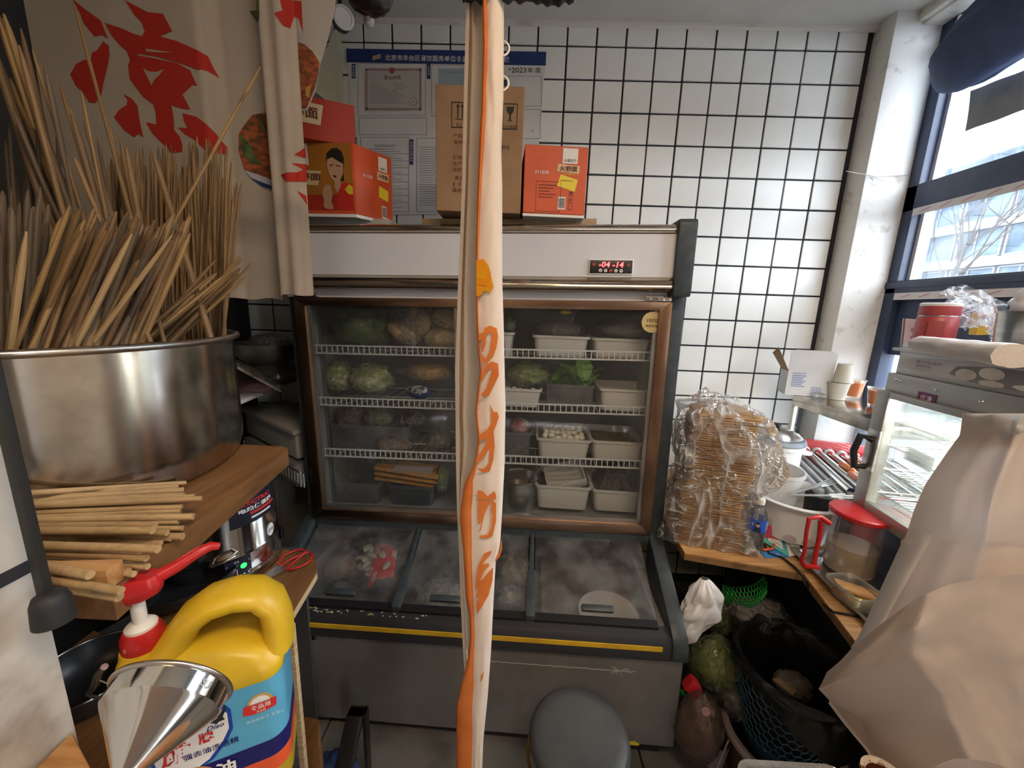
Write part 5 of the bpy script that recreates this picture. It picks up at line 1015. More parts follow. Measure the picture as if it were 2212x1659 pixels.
# ================================================================= cartons on the fridge
ob = mat('mottled_board', (.42, .30, .17), .7, col2=(.28, .19, .10), scale=16, bump=.1)
p0, p1 = LW(.48, .0, 1.917), LW(1.15, .0, 1.917)
m = M().box(LW(.83, .22, 1.922), (.66, .36, .034), m=Matrix.Rotation(FA, 3, 'Z') @ Matrix.Rotation(TILT, 3, 'Y')); solo(m, 'packing_board', ob, 'mottled tan board lying under the cartons on the fridge', 'board', bevel=.002)
m = M().box(LW(.20, .2, 1.925), (.34, .30, .036), m=Matrix.Rotation(FA, 3, 'Z')); solo(m, 'packing_slab', mat('foam_slab', (.45, .43, .39), .7), 'pale slab under the two red cartons on the fridge', 'slab', bevel=.002)
def carton(name, label, fl4, dep, mt, inner=None):
    """front corners tl tr br bl in pixels on a vertical front; returns thing and print map"""
    tl, tr, br, bl = fl4; d = V((tr-tl).cross(tl-bl)).normalized()*-dep; t = thing(name, label, 'carton', loc=(bl+br)/2)
    part(M().hexa([bl, br, br+d, bl+d], [tl, tr, tr+d, tl+d]), 'carton_box', mt, t, bevel=.002, seg=1); return t
def vq(x0, x1, yt, yb, y): a, b = at(x0, yb, Y=y), at(x1, yb, Y=y); zt = (at(x0, yt, Y=y).z+at(x1, yt, Y=y).z)/2; return [V((a.x, y, zt)), V((b.x, y, zt)), V((b.x, y, b.z)), V((a.x, y, a.z))]
def rotq(p, ang, w_, zt, zb): e = V((cos(ang), sin(ang), 0))*w_; return [V((p.x, p.y, zt)), V((p.x, p.y, zt))+e, V((p.x, p.y, zb))+e, V((p.x, p.y, zb))]
# window-side orange carton
zb = LW(1.0, 0, 1.941).z; a = at(1129, 459, Z=zb); b = at(1262, 465, Z=zb); ang = math.atan2(b.y-a.y, b.x-a.x); Wd = (b-a).length; zt = at(1135, 311, X=a.x).z if False else (at(1133, 311, Y=a.y).z)
q4 = rotq(a, ang, Wd, zt, zb); t = carton('noodle_carton', 'orange noodle carton beside the tall brown carton on the fridge', q4, .24, orange_box); f1 = quadmap(*q4, .0012); f2_ = quadmap(*q4, .002); f3_ = quadmap(*q4, .0028)
asp = lambda h: h
decal('white_label', [rect(.60, .03, .84, .25)], f1, ink_white, t); text('水晶双子', f2_, .72, .205, ink_black, t, h=.045, wd=.19, flip=-1)
decal('scroll', [[(.53, .26), (.88, .28), (.87, .39), (.52, .37)]], f1, ink_cream, t); text('火锅面', f2_, .70, .325, ink_brown, t, h=.085, wd=.28, flip=-1, bold=.03)
text('011038', f1, .28, .39, ink_white, t, h=.05, wd=.22, flip=-1, bold=.01); text('双人套餐系列', f2_, .74, .405, ink_yellow, t, h=.025, wd=.24, flip=-1)
decal('price_sticker', [[(.58, .41), (.86, .48), (.82, .66), (.53, .58)]], f1, ink_yellow, t); text('火锅面 2023', f2_, .68, .50, ink_black, t, h=.02, wd=.2, flip=-1)
decal('print_frame', frame_(.20, .52, .60, .97, .006)[:4], f1, ink_brown, t); decal('small_print', [rect(.24, .57+.045*k, .24+.28-.05*(k % 3), .58+.045*k) for k in range(5)], f1, ink_brown, t)
decal('barcode_patch', [rect(.56, .74, .68, .93)], f1, ink_white, t); decal('barcode', [rect(.57, .76+.014*k, .67, .765+.014*k+.004*(k % 2)) for k in range(11)], f2_, ink_black, t)
decal('handling_mark', frame_(.73, .66, .80, .73, .005)+frame_(.73, .76, .80, .83, .005)+frame_(.73, .86, .80, .93, .005), f1, ink_black, t); decal('handling_sign', [[(.75, .67), (.78, .67), (.775, .70), (.755, .70)], rect(.763, .70, .767, .72), [(.745, .79), (.785, .79), (.765, .775)], rect(.763, .79, .767, .82)], f2_, ink_black, t)
part(M().prism([q4[3]+V((0, .002, -.010)), q4[2]+V((0, .002, -.010)), q4[2]+V((0, .2, -.010)), q4[3]+V((0, .2, -.010))], (0, 0, .009)), 'bottom_flap', ink_white, t)
# tall brown carton
zb = LW(.8, 0, 1.941).z; a = at(942, 455, Z=zb); b = at(1124, 461, Z=zb); ang = math.atan2(b.y-a.y, b.x-a.x); Wd = (b-a).length; zt = at(1000, 186, Y=a.y+.01).z
q4 = rotq(a, ang, Wd, zt, zb); t = carton('brown_carton', 'tall brown cardboard carton standing behind the cream strip on the fridge', q4, .22, kraft); f1 = quadmap(*q4, .0012); f2_ = quadmap(*q4, .002)
decal('handling_mark', frame_(.18, .13, .36, .33, .008)+frame_(.76, .13, .93, .33, .008), f1, ink_black, t)
decal('up_arrow', [[(.235, .17), (.255, .14), (.275, .17), (.261, .17), (.261, .255), (.249, .255), (.249, .17)], [(.285, .17), (.305, .14), (.325, .17), (.311, .17), (.311, .255), (.299, .255), (.299, .17)], rect(.22, .26, .34, .265)], f1, ink_black, t); text('向上', f1, .27, .305, ink_black, t, h=.03, flip=-1)
decal('glass_sign', [[(.80, .155), (.89, .155), (.88, .195), (.855, .215), (.855, .255), (.875, .265), (.815, .265), (.835, .255), (.835, .215), (.81, .195)]], f1, ink_black, t); text('小心轻放', f1, .845, .307, ink_black, t, h=.026, wd=.15, flip=-1)
for k, (s_, y) in enumerate((('产品名称', .39), ('配料：饮用水', .44), ('贮存条件', .56), ('生产日期', .61), ('保质期', .66), ('食品生产许可证', .725), ('11381', .775), ('请存放', .825))): text(s_, lambda u, v: f1(u, v), .17+.035*len(s_), y, ink_brown, t, h=.034, wd=.07*len(s_)*.8, flip=-1)
text('用水', f1, .80, .47, ink_black, t, h=.034, wd=.12, flip=-1)
# pair of red cartons behind the curtain
zb = LW(.2, 0, 1.946).z; a = at(770, 462, Z=zb); s1 = at(849, 481, Z=zb); fl = at(652, 460, Z=zb); zt = at(770, 309, Y=a.y).z
eF = (a-fl).normalized(); eS = (s1-a).normalized(); dS = min((s1-a).length, .24); Wf = .30; A3 = V((a.x, a.y, zb)); t = thing('noodle_carton', 'lower red noodle carton with a printed waitress beside the curtain', 'carton', loc=A3)
bl = A3-eF*Wf; part(M().hexa([bl, A3, A3+eS*dS, bl+eS*dS], [p+V((0, 0, zt-zb)) for p in (bl, A3, A3+eS*dS, bl+eS*dS)]), 'carton_box', orange_box, t, bevel=.002, seg=1)
up = V((0, 0, zt-zb)); q4 = [bl+up, A3+up, A3, bl]; f1, f2_, f3_, f4_ = [quadmap(*q4, .001+.0008*k) for k in range(4)]
pxu = lambda px, py: ((px-652)/118*((a-fl).length/Wf)+1-(a-fl).length/Wf, (py-308)/154)
def pp(pts): return [pxu(640+x*220/1404, 220+y*260/1659) for x, y in pts]
decal('ochre_print', [pp([(0, 560), (795, 560), (800, 1280), (0, 1290)])], f1, mat('ochre_print', (.40, .16, .02), .5), t); decal('red_print', [pp([(0, 1290), (800, 1270), (808, 1500), (0, 1500)])], f1, red_box, t)
skin = mat('skin_print', (.55, .33, .21), .6); hair = mat('hair_print', (.018, .012, .010), .5)
decal('hair_print', [pp([(455, 800), (470, 700), (540, 640), (610, 630), (670, 680), (695, 770), (692, 900), (680, 1000), (690, 1080), (640, 1090), (470, 880)])], f2_, hair, t)
decal('face_print', [pp([(470, 790), (540, 760), (600, 800), (685, 850), (680, 970), (640, 1070), (580, 1100), (530, 1070), (490, 980), (468, 880)]), pp([(560, 1080), (640, 1080), (640, 1160), (590, 1250), (555, 1180)]), pp([(400, 1180), (450, 1130), (500, 1150), (520, 1280), (500, 1380), (530, 1480), (450, 1490), (390, 1450), (400, 1350), (380, 1280)])], f3_, skin, t)
decal('jacket_print', [pp([(600, 1160), (700, 1100), (800, 1130), (805, 1500), (640, 1500), (560, 1420), (590, 1260)])], f2_, ink_red, t); decal('collar_print', [pp([(690, 1200), (750, 1130), (800, 1160), (800, 1270), (740, 1270)])], f3_, ink_yellow, t)
decal('face_detail', [pp([(500, 870), (550, 855), (550, 868), (505, 882)]), pp([(590, 862), (650, 880), (648, 892), (590, 876)]), pp([(540, 1005), (590, 1015), (580, 1040), (555, 1035)])], f4_, hair, t)
decal('scroll', [pp([(0, 930), (380, 950), (330, 1150), (0, 1130)])], f2_, ink_cream, t); text('火锅面', f3_, *pxu(640+150*220/1404, 220+1030*260/1659), ink_brown, t, h=.11, wd=.42, flip=-1, bold=.03); decal('white_label', [pp([(0, 575), (210, 575), (220, 870), (0, 880)])], f2_, ink_white, t)
q4s = [A3+up, A3+eS*dS+up, A3+eS*dS, A3]; f1, f2_ = quadmap(*q4s, .0012), quadmap(*q4s, .002)
decal('white_label', [rect(.62, .05, .86, .26)], f1, ink_white, t); text('水晶双子', f2_, .74, .22, ink_black, t, h=.035, wd=.18, flip=-1); decal('scroll', [rect(.58, .28, .90, .40)], f1, ink_cream, t); text('火锅面', f2_, .74, .34, ink_brown, t, h=.07, wd=.26, flip=-1, bold=.03); text('011038', f1, .33, .40, ink_white, t, h=.05, wd=.24, flip=-1)
decal('price_sticker', [[(.62, .49), (.88, .53), (.87, .70), (.61, .66)]], f1, ink_yellow, t); decal('barcode_patch', [rect(.68, .78, .82, .97)], f1, ink_white, t); decal('barcode', [rect(.69, .80+.014*k, .81, .805+.014*k+.004*(k % 2)) for k in range(11)], f2_, ink_black, t)
part(M().prism([bl+V((0, 0, -.012)), A3+V((0, 0, -.012)), A3+eS*dS+V((0, 0, -.012)), bl+eS*dS+V((0, 0, -.012))], (0, 0, .011)), 'bottom_flap', ink_white, t)
zb2 = zt+.001; zt2 = at(770, 235, Y=a.y+.06).z; A4 = V((a.x+.0, a.y+.035, zb2)); dV = V((A4.x, A4.y, 0)).normalized()*.24; eV = V((dV.y, -dV.x, 0)).normalized(); A4 = at(768, 306, Y=A4.y); A4.z = zb2; bl = A4-eV*.30; t = thing('noodle_carton', 'upper red noodle carton on top of the one with the waitress', 'carton', loc=A4)
part(M().hexa([bl, A4, A4+dV, bl+dV], [V((p.x, p.y, zt2)) for p in (bl, A4, A4+dV, bl+dV)]), 'carton_box', red_box, t, bevel=.002, seg=1)
q4 = [V((bl.x, bl.y, zt2)), V((A4.x, A4.y, zt2)), A4, bl]; f1, f2_ = quadmap(*q4, .0012), quadmap(*q4, .002); decal('scroll', [[(.02, .12), (.66, .16), (.62, .64), (.02, .60)]], f1, ink_cream, t); text('火锅面', f2_, .38, .38, ink_brown, t, h=.28, wd=.44, flip=-1, bold=.03)
# ================================================================= counter by the window
CZ = .74
ct = thing('counter', 'pale pine counter running along the window beside the fridge', 'counter', loc=(1.2, 1.5, 0))
cl, cc, cb = at(1462, 1193, Z=CZ), at(1735, 1238, Z=CZ), at(1850, 1388, Z=CZ); cl.x = max(cl.x, .645)
far = cc+(cb-cc)*2.4
cpoly = [cl, cc, far, V((1.80, far.y, CZ)), V((1.80, 1.99, CZ)), V((1.57, 1.99, CZ)), V((1.57, 2.085, CZ)), V((.672, 2.085, CZ))]
part(M().prism(cpoly, (0, 0, -.006)), 'worktop', pine, ct); part(M().prism([p+V((0, 0, -.006)) for p in cpoly], (0, 0, -.024)), 'worktop_core', mat('worktop_edge', (.24, .13, .055), .7, col2=(.10, .05, .02), scale=14, ramp=(.5, .7)), ct)
m = M().prism([V((1.17, 1.28, .01)), V((1.02, far.y+.05, .01)), V((1.78, far.y+.05, .01)), V((1.78, 1.9, .01)), V((1.17, 1.9, .01))], (0, 0, .698)); part(m, 'cabinet_body', mat('counter_black', (.016, .017, .02), .45, col2=(.03, .03, .034), scale=6), ct)
part(M().box((.70, 2.0, .36), (.04, .04, .70)), 'leg', steel_dull, ct)
def lp(c, prof, mt, name, par, n=36, **k): return part(M().lathe(prof, n, c, **k), name, mt, par, smooth=40)
# stack of wafers in a clear bag
S0 = V((.776, 1.450, CZ+.001)); sa = rad(-14); SH = at(1535, 893, Y=1.40).z-CZ; NW = 56; hh = SH/NW
waf = mat('wafer', (.5, .3, .1), .6, rand=[(.46, .24, .075), (.58, .33, .115), (.52, .28, .09), (.40, .19, .055)], col2=(.66, .42, .17), scale=16, ramp=(.45, .8), bump=.4, bscale=60)
wm = []
for s_ in range(4):
    rngs = []
    for z in (.12, .5, .88):
        k = [1.0, 1.012, 1.0][(.12, .5, .88).index(z)]
        rngs.append([(a*k+.003*noise.noise(V((a*40, b*40, s_*3))), b*k+.003*noise.noise(V((b*40, a*40, s_*3+9))), z*hh*.80+.0014*noise.noise(V((a*18, b*18, s_*5)))) for a, b in rrect(.108, .092, .012, 5)])
    me = mesh_of(loft(rngs), 'wafer', smooth=50); me.materials.append(waf); wm.append(me)
for k in range(NW):
    b = .012*sin(k*.21+1)+.018*(k/NW)
    inst(wm[k % 4], 'wafer_sheet', None, S0+V((b+U(-.003, .003), U(-.004, .004)-.0, k*hh)), Quaternion((0, 0, 1), sa+U(-.035, .035)), 'flat brown wafer sheet in the tall stack inside the clear bag', 'wafer', 'tall stack of brown wafer sheets', (1, 1, 1))
def bagfn(u, v):
    a = 2*PI*u; c_, s_ = cos(a), sin(a); k = 1/max(abs(c_), abs(s_))**.8
    z = v*(SH+.035); fl = max(0, .35-v)*.16; tp = 1 if v < .93 else max(.0, 1-((v-.93)/.07)**2*.95)
    n1 = abs(noise.noise(V((c_*2.2, s_*2.2, v*3.1+4))))*.060+abs(noise.noise(V((c_*5, s_*5, v*6+1))))*.022
    x = (.113+n1+fl+.004)*c_*k*tp; y = (.100+n1*(1 if s_ > -.3 else .6)+fl*(.8 if s_ > 0 else .35))*s_*k*tp
    if c_ > .2 and v > .22: x += .085*(c_-.2)*sin(PI*min(1, (v-.22)*1.28))*1.3
    p = V((x, y)); q = V((p.x*cos(sa)-p.y*sin(sa), p.x*sin(sa)+p.y*cos(sa)))
    return S0+V((q.x+.012*sin(k*.2), q.y, max(.002, z+.018*noise.noise(V((c_*3, s_*3, v*4))))))
wrap = film('crinkled_bag', (.99, .99, .99), .20, .17, (.92, .93, .95), .06, bump=1.0, bscale=30, vscale=8, vramp=(.50, .70), crease=1.5, cscale=6)
bg2 = thing('bread_bag', 'large crinkled clear plastic bag around the wafer stack', 'bag', loc=S0); part(M().grid(bagfn, 90, 70, True), 'film', wrap, bg2, smooth=25)
part(M().grid(lambda u, v: S0+V((-.10+.20*u, .02+.10*(v-.5), SH+.02+.05*abs(noise.noise(V((u*5, v*3, 7))))+.03*sin(u*3.1)*v)), 26, 10), 'bag_mouth', wrap, bg2, smooth=25)
# bottle of water
c = at(1624, 1192, Z=CZ); c.z = CZ+.001; t = thing('water_bottle', 'clear plastic water bottle with a blue label and white cap', 'bottle', loc=c); BRr = .032
prof = [(0, .003), (.024, 0), (.030, .006)]+[(BRr-.0016*(k % 2), .012+.009*k) for k in range(9)]+[(BRr, .098), (BRr, .145), (.0325, .15), (.028, .168), (.016, .190), (.0125, .196), (.0125, .203)]
bt = film('bottle_plastic', (.96, .98, 1), .3, .10, (.8, .84, .9), .05, vscale=30); lp(c, prof, bt, 'bottle_body', t, 32)
lp(c, [(0, .006), (.028, .008), (.0295, .085), (0, .085)], film('water', (.88, .93, .97), .2, .05, (.6, .66, .72), .03, ior=1.33), 'water', t, 28)
cap_ = lp(c, [(.0145, .200), (.0150, .203), (.0150, .219), (.0135, .222), (0, .222)], ink_white, 'cap', t, 24)
f = cyl_f(c, BRr+.0008, rad(-118), c.z+.122); f2_ = cyl_f(c, BRr+.0014, rad(-118), c.z+.122); bl_ink = mat('label_bright_blue', (.03, .12, .62), .35)
decal('label', [rect(-.098, -.024, .098, .024)], f, bl_ink, t, cut=.008)
decal('portrait', [[(-.012, -.022), (.014, -.022), (.012, -.006), (.006, .0), (-.004, .0), (-.010, -.006)]], f2_, mat('suit_print', (.02, .03, .09), .5), t, cut=.008); decal('portrait_face', [[(.006*cos(k*.45)+.001, .006+.0085*sin(k*.45)) for k in range(14)], [(-.019, .0), (-.014, .0), (-.013, .013), (-.018, .013)]], cyl_f(c, BRr+.002, rad(-118), c.z+.122), skin, t); decal('portrait_hair', [[(-.005, .010), (.007, .010), (.006, .017), (-.004, .017)]], cyl_f(c, BRr+.0026, rad(-118), c.z+.122), hair, t)
decal('barcode', [rect(.034+.0018*k, -.016, .0350+.0018*k, .016) for k in range(9)], f2_, ink_white, t)
# rice cooker, buckets
c = V((1.20, 1.80, CZ+.001)); c = at(1662, 1010, Y=1.80); c.z = CZ+.001; top = at(1668, 935, Y=1.80).z-CZ; t = thing('rice_cooker', 'white rice cooker with a steel lid behind the wafer bag', 'cooker', loc=c)
k = .115; lp(c, [(0, 0), (k-.02, 0), (k, .02), (k, top-.06), (k+.012, top-.055), (k+.012, top-.035)], white_paint, 'cooker_body', t); lp(c, [(k+.012, top-.036), (k+.014, top-.03), (k+.006, top-.012), (k-.01, top-.008)], mat('cooker_rim', (.20, .24, .28), .4), 'rim', t); ld = lp(c, [(k-.006, top-.008), (k-.02, top+.008), (k-.06, top+.022), (0, top+.028)], steel, 'lid', t); lp(c, [(0, top+.05), (.02, top+.048), (.02, top+.036), (.01, top+.026)], black_pl, 'lid_knob', ld, 16)
part(M().blob(c+V((k+.015, -.03, top-.085)), (.035, .03, .012), .05, 1, 0, 16, 10), 'side_handle', white_paint, t, smooth=60)
c = at(1660, 1075, Y=1.60); c.z = CZ+.001; top = at(1690, 1010, Y=1.60).z-CZ; t = thing('white_bucket', 'small white plastic bucket behind the wafer bag', 'bucket', loc=c); lp(c, [(0, 0), (.09, 0), (.112, top-.012), (.118, top-.012), (.118, top), (.110, top), (.088, .006), (0, .006)], white_paint, 'bucket_body', t)
c = V((1.135, 1.47, CZ+.001)); rimz = at(1768, 1066, Y=1.47).z-CZ; t = thing('white_basin', 'large white basin with steel tongs across its rim', 'basin', loc=c); lp(c, [(0, 0), (.095, 0), (.135, .03), (.152, rimz-.01), (.172, rimz-.004), (.172, rimz), (.152, rimz), (.13, .035), (.09, .008), (0, .008)], white_paint, 'basin_body', t, 44)
decal('print', [[(x+.022*cos(k*.5), .045+.018*sin(k*.5)) for k in range(13)] for x in (-.03, .03)], lambda u, v: c+V((.141*cos(rad(-110)+u/.14), .141*sin(rad(-110)+u/.14), v)), mat('rose_print', (.50, .42, .42), .4), t)
def tongs(label, pa, pb, pc, z, nm='tongs'):
    t = thing(nm, label, 'tongs', loc=at(*pa, Z=z)); a, b = at(*pa, Z=z), at(*pb, Z=z+.012); d = (b-a).normalized(); s = V((-d.y, d.x, 0))
    for q_, e in ((b, .02), (at(*pc, Z=z), -.02)):
        d = (q_-a).normalized(); s = V((-d.y, d.x, 0)); L = (q_-a).length; m = M()
        m.prism([a-s*.006, a+s*.006, a+d*L*.62+s*.008, a+d*L*.62-s*.008], (0, 0, .0025))
        for k in range(4): o = (k-1.5)*.0085; m.tube([a+d*L*.60+s*o*.7, a+d*L*.75+s*o*1.2, a+d*L+s*o*1.5], .0022, 6)
        part(m, 'arm', steel, t, bevel=0, smooth=40)
    return t
tongs('pair of slotted steel tongs lying open on the white basin', (1700, 1070), (1812, 1036), (1850, 1072), CZ+rimz+.012)
# hot dog roller grill
RZ = .95; p1, p2 = at(1728, 962, Z=RZ), at(1858, 1080, Z=RZ); dr = (p2-p1).normalized(); cr_ = V((-dr.y, dr.x, 0)); 
if cr_.x < 0: cr_ = -cr_
LEN = .52; p1 = p1+dr*.07
gr = thing('roller_grill', 'red hot dog roller grill with steel rollers by the window', 'grill', loc=(p1.x, p1.y, CZ))
def gx(a, b, z): q = p1+dr*a+cr_*b; return V((q.x, q.y, z))
def gbox(a0, a1, b0, b1, z0, z1, m=None): return (m or M()).hexa([gx(a0, b0, z0), gx(a1, b0, z0), gx(a1, b1, z0), gx(a0, b1, z0)], [gx(a0, b0, z1), gx(a1, b0, z1), gx(a1, b1, z1), gx(a0, b1, z1)])
gred = mat('grill_red', (.60, .025, .03), .35)
part(gbox(-.02, LEN, -.10, .36, CZ+.012, RZ-.045), 'grill_body', black_pl, gr, bevel=.004)
part(gbox(-.045, -.012, -.12, .30, CZ+.02, RZ+.05), 'end_panel', gred, gr, bevel=.004); part(gbox(LEN, LEN+.03, .02, .36, CZ+.02, RZ-.012), 'end_panel', gred, gr, bevel=.004)
m = gbox(-.01, LEN, -.105, -.088, RZ-.045, RZ-.012); gbox(-.01, LEN, -.07, -.055, RZ-.045, RZ-.008, m); gbox(-.01, LEN, -.04, -.028, RZ-.045, RZ-.004, m); part(m, 'drip_rails', mat('rail_steel', (.50, .50, .50), .45, .6), gr, bevel=.002)
part(gbox(-.01, LEN, -.10, .36, RZ-.046, RZ-.040), 'drip_tray', steel_dull, gr)
for k in range(8):
    a, b = gx(-.005, k*.052, RZ), gx(LEN-.005, k*.052, RZ); rl_ = part(M().cyl(a, b, .0165, n=20), 'roller', chrome, gr, smooth=50)
    part(M().lathe([(.017, 0), (.021, .004), (.021, .018), (.017, .022)], 20, a, V((0, 0, 1)).rotation_difference(dr).to_matrix()), 'end_ring', white_pl, rl_, smooth=40)
pf2 = quadmap(gx(-.01, -.121, RZ-.05), gx(.34, -.121, RZ-.05), gx(.34, -.121, CZ+.02), gx(-.01, -.121, CZ+.02), .001)
part(gbox(-.01, LEN, -.12, -.100, CZ+.015, RZ-.046), 'control_panel', black_pl, gr, bevel=.003); decal('panel_trim', [rect(0, 0, 1, .06), rect(0, .92, 1, 1)], pf2, gred, gr); text('商用', pf2, .30, .3, ink_white, gr, h=.16, wd=.12, flip=-1); text('烤肠机', pf2, .35, .55, ink_white, gr, h=.2, wd=.25, flip=-1); decal('flame', [[(.5, .8), (.56, .4), (.6, .55), (.64, .3), (.68, .8)]], pf2, gred, gr)
saus = mat('sausage', (.72, .22, .05), .35, col2=(.62, .15, .05), scale=12, spec=.6); saus2 = mat('pink_sausage', (.66, .26, .17), .4, col2=(.55, .18, .11), scale=12)
def sausage(px0, px1, mt, label, L=.115, grp='sausages on the roller grill'):
    a = at(*px0, Z=RZ+.024); b = a+(dr*.93+cr_*.1).normalized()*L; m = M(); n = 9
    m.tube([a+(b-a)*(k/n) for k in range(n+1)], [.0125*math.sqrt(max(.03, 1-abs(k/n*2-1)**6)) for k in range(n+1)], 14); solo(m, 'sausage', mt, label, 'sausage', grp, smooth=60)
sausage((1814, 999), None, saus, 'orange sausage lying foremost of the three orange ones on the rollers'); sausage((1832, 992), None, saus, 'orange sausage half hidden behind the foremost orange one'); sausage((1858, 1003), None, saus, 'orange sausage nearest the black cabinet handle'); sausage((1832, 1020), None, saus2, 'pinkish sausage at the steel drip rails on the rollers'); sausage((1852, 1030), None, saus2, 'pinkish sausage beside the other pink one on the rollers')
# glass hood with steel top
hd = thing('glass_hood', 'glass hood with a dull steel top shelf over the roller grill', 'hood', loc=(1.58, 1.7, 1.0)); HZ = 1.25
h0, h1 = at(1714, 853, Z=HZ), at(1873, 904, Z=HZ); hx = (h0.x+h1.x)/2
part(M().box(((hx+1.80)/2, (h0.y+h1.y)/2-.05, HZ-.025), (1.80-hx, h0.y-h1.y+.10, .05)), 'top_shelf', steel_worn, hd, bevel=.003)
yf, yn = h0.y-.01, h1.y-.08
for y in (yf, yn): part(M().box((hx+.012, y, (HZ+.94)/2-.02), (.018, .018, HZ-.05-.94)), 'post', steel, hd, bevel=.002)
part(M().box(((hx+1.78)/2, yf, (HZ+.95)/2-.03), (1.76-hx, .005, HZ-.05-.95)), 'back_pane', film('hood_glass', (.96, .98, .97), .03, .02, (.7, .74, .74), .04), hd)
# things on the hood
a, b = at(1700, 836, Z=HZ), at(1795, 848, Z=HZ); a.y = min(a.y, 1.93); y0 = min(1.88, a.y); a = at(1697, 838, Y=y0); b = at(1793, 846, Y=y0-.05); a.z = b.z = HZ+.001
t = thing('small_carton', 'small white printed carton with an open flap on the glass hood', 'carton', loc=a); ht = at(1745, 757, Y=y0-.02).z-HZ; dv = (b-a).normalized(); nv = V((-dv.y, dv.x, 0)); upv = V((0, 0, ht*.5)); 
cart = mat('white_card', (.60, .60, .60), .7)
part(M().hexa([a, b, b+nv*.10, a+nv*.10], [p+V((0, 0, ht*.52)) for p in (a, b, b+nv*.10, a+nv*.10)]), 'carton_box', cart, t); part(M().prism([a+upv*1.04, b+upv*1.04, b+upv*1.9+dv*.004, b+upv*2-dv*.02, a+upv*2+dv*.02, a+upv*1.9], nv*.003), 'lid_flap', cart, t)
part(M().prism([a+upv*1.04, a+upv*1.04+nv*.09, a+upv*1.75+nv*.10-dv*.05, a+upv*2.05-dv*.05+nv*.03], dv*.002), 'side_flap', kraft, t)
f = quadmap(a+upv*1.04, b+upv*1.04, b, a, .001); lines = [rect(.10, .14+.075*k, .10+.32-.04*(k % 3), .17+.075*k) for k in range(7)]+[rect(.56, .60+.07*k, .80, .625+.07*k) for k in range(5)]; decal('small_print', lines, f, mat('blue_print', (.10, .16, .42), .6), t); text('食品用纸杯', f, .25, .06, bpy.data.materials['blue_print'], t, h=.06, wd=.3, flip=-1)
cup_m = mat('paper_cup', (.62, .59, .50), .6); juice = mat('orange_juice', (.80, .26, .03), .35); 
def cup(c, name, label, r0, r1, h, mt, rim=None, inv=False, grp=None):
    t = thing(name, label, 'cup', grp, loc=c); pr_ = [(0, .002), (r0, 0), (r1, h), (r1+.0035, h), (r1+.0035, h+.004), (r1-.003, h+.002), (r0-.002, .006), (0, .006)]
    if inv: pr_ = [(r, h+.004-z) for r, z in pr_]
    lp(c, pr_, mt, 'cup_body', t, 28); return t
c = at(1806, 862, Z=HZ); c.y = min(c.y, 1.80); c = at(1806, 862, Z=HZ+.001); k = c.y/1.6*.038/1.1
cup(c, 'paper_cup', 'cream paper cup standing upright under an upturned cup', k*.78, k*1.05, k*2.0, cup_m, grp=None); cup(c+V((.012, 0, k*2.0+.006)), 'paper_cup', 'cream paper cup turned upside down on another cup', k*.74, k*1.0, k*2.1, cup_m, inv=True)
def juice_cup(px, label):
    c = at(*px, Z=HZ+.001); k = c.y/1.6*.032; t = cup(c, 'juice_cup', label, k*.75, k*1.06, k*2.3, film('cup_clear', (1, .97, .93), .2, .15, (.8, .75, .7), .1)); lp(c, [(0, .007), (k*.74, .007), (k*1.0, k*2.0), (0, k*2.0)], juice, 'juice', t, 28)
juice_cup((1841, 858), 'orange drink in a clear cup half hidden behind the cream cups'); juice_cup((1890, 876), 'orange drink in a clear cup standing alone beside the steel cabinet')
solo(M().blob(at(1762, 858, Z=HZ)+V((0, -.02, .012)), (.03, .02, .014), .3, 3, 2, 16, 10, -.8, None, True), 'plastic_scrap', bag_clear, 'scrap of clear film in front of the small white carton', 'film', smooth=60)
# warming cabinet
CA = V((.13, .99, 0)).normalized(); CP = V((1.262, 1.325, 0)); CN = V((CA.y, -CA.x, 0))       # CA runs to the far end, CN into the cabinet
wc = thing('warming_cabinet', 'steel warming cabinet with a glass door and wire shelves', 'cabinet', loc=(CP.x, CP.y, .93))
def cq(px, py): p = at(px, py, n=CN, d=CN.dot(CP)); return ((p-CP).dot(CA), p.z)
def cw(x, y, z): q = CP+CN*x+CA*y; return V((q.x, q.y, z))
def cbx(x0, x1, y0, y1, z0, z1, m=None): return (m or M()).hexa([cw(x0, y0, z0), cw(x1, y0, z0), cw(x1, y1, z0), cw(x0, y1, z0)], [cw(x0, y0, z1), cw(x1, y0, z1), cw(x1, y1, z1), cw(x0, y1, z1)])
zt = cq(1924, 752)[1]; zm = cq(1914, 803)[1]; zd1 = cq(1930, 860)[1]; zd0 = cq(1884, 1083)[1]; zb = cq(1880, 1120)[1]; NE = -.62; DP = .42
cab_steel = mat('cabinet_steel', (.42, .41, .38), .36, .75, col2=(.33, .32, .30), scale=4, stretch=(1, 1, 6), bump=.03)
part(cbx(.012, DP-.02, NE+.02, -.012, zm, zt), 'top_box', cab_steel, wc, bevel=.004); part(cbx(-.002, DP, NE, .004, zt-.006, zt+.004), 'top_plate', cab_steel, wc, bevel=.002)
part(cbx(0, DP, NE, 0, zd1+.012, zm), 'top_frame', cab_steel, wc, bevel=.003); part(cbx(0, DP, NE, 0, zb, zd0-.012), 'base_frame', cab_steel, wc, bevel=.003)
for x in (.012, DP-.012):
    for y in (-.02, NE+.02): part(cbx(x-.012, x+.012, y-.02, y+.02, zd0-.02, zd1+.02), 'post', cab_steel, wc, bevel=.002)
part(cbx(DP-.012, DP-.006, NE, 0, zd0, zd1), 'back_pane', mat('cabinet_back', (.80, .80, .78), .35), wc); part(cbx(.02, DP-.02, -.008, -.004, zd0, zd1), 'end_pane', glass, wc)  # opaque white back stands in for daylight seen through glass
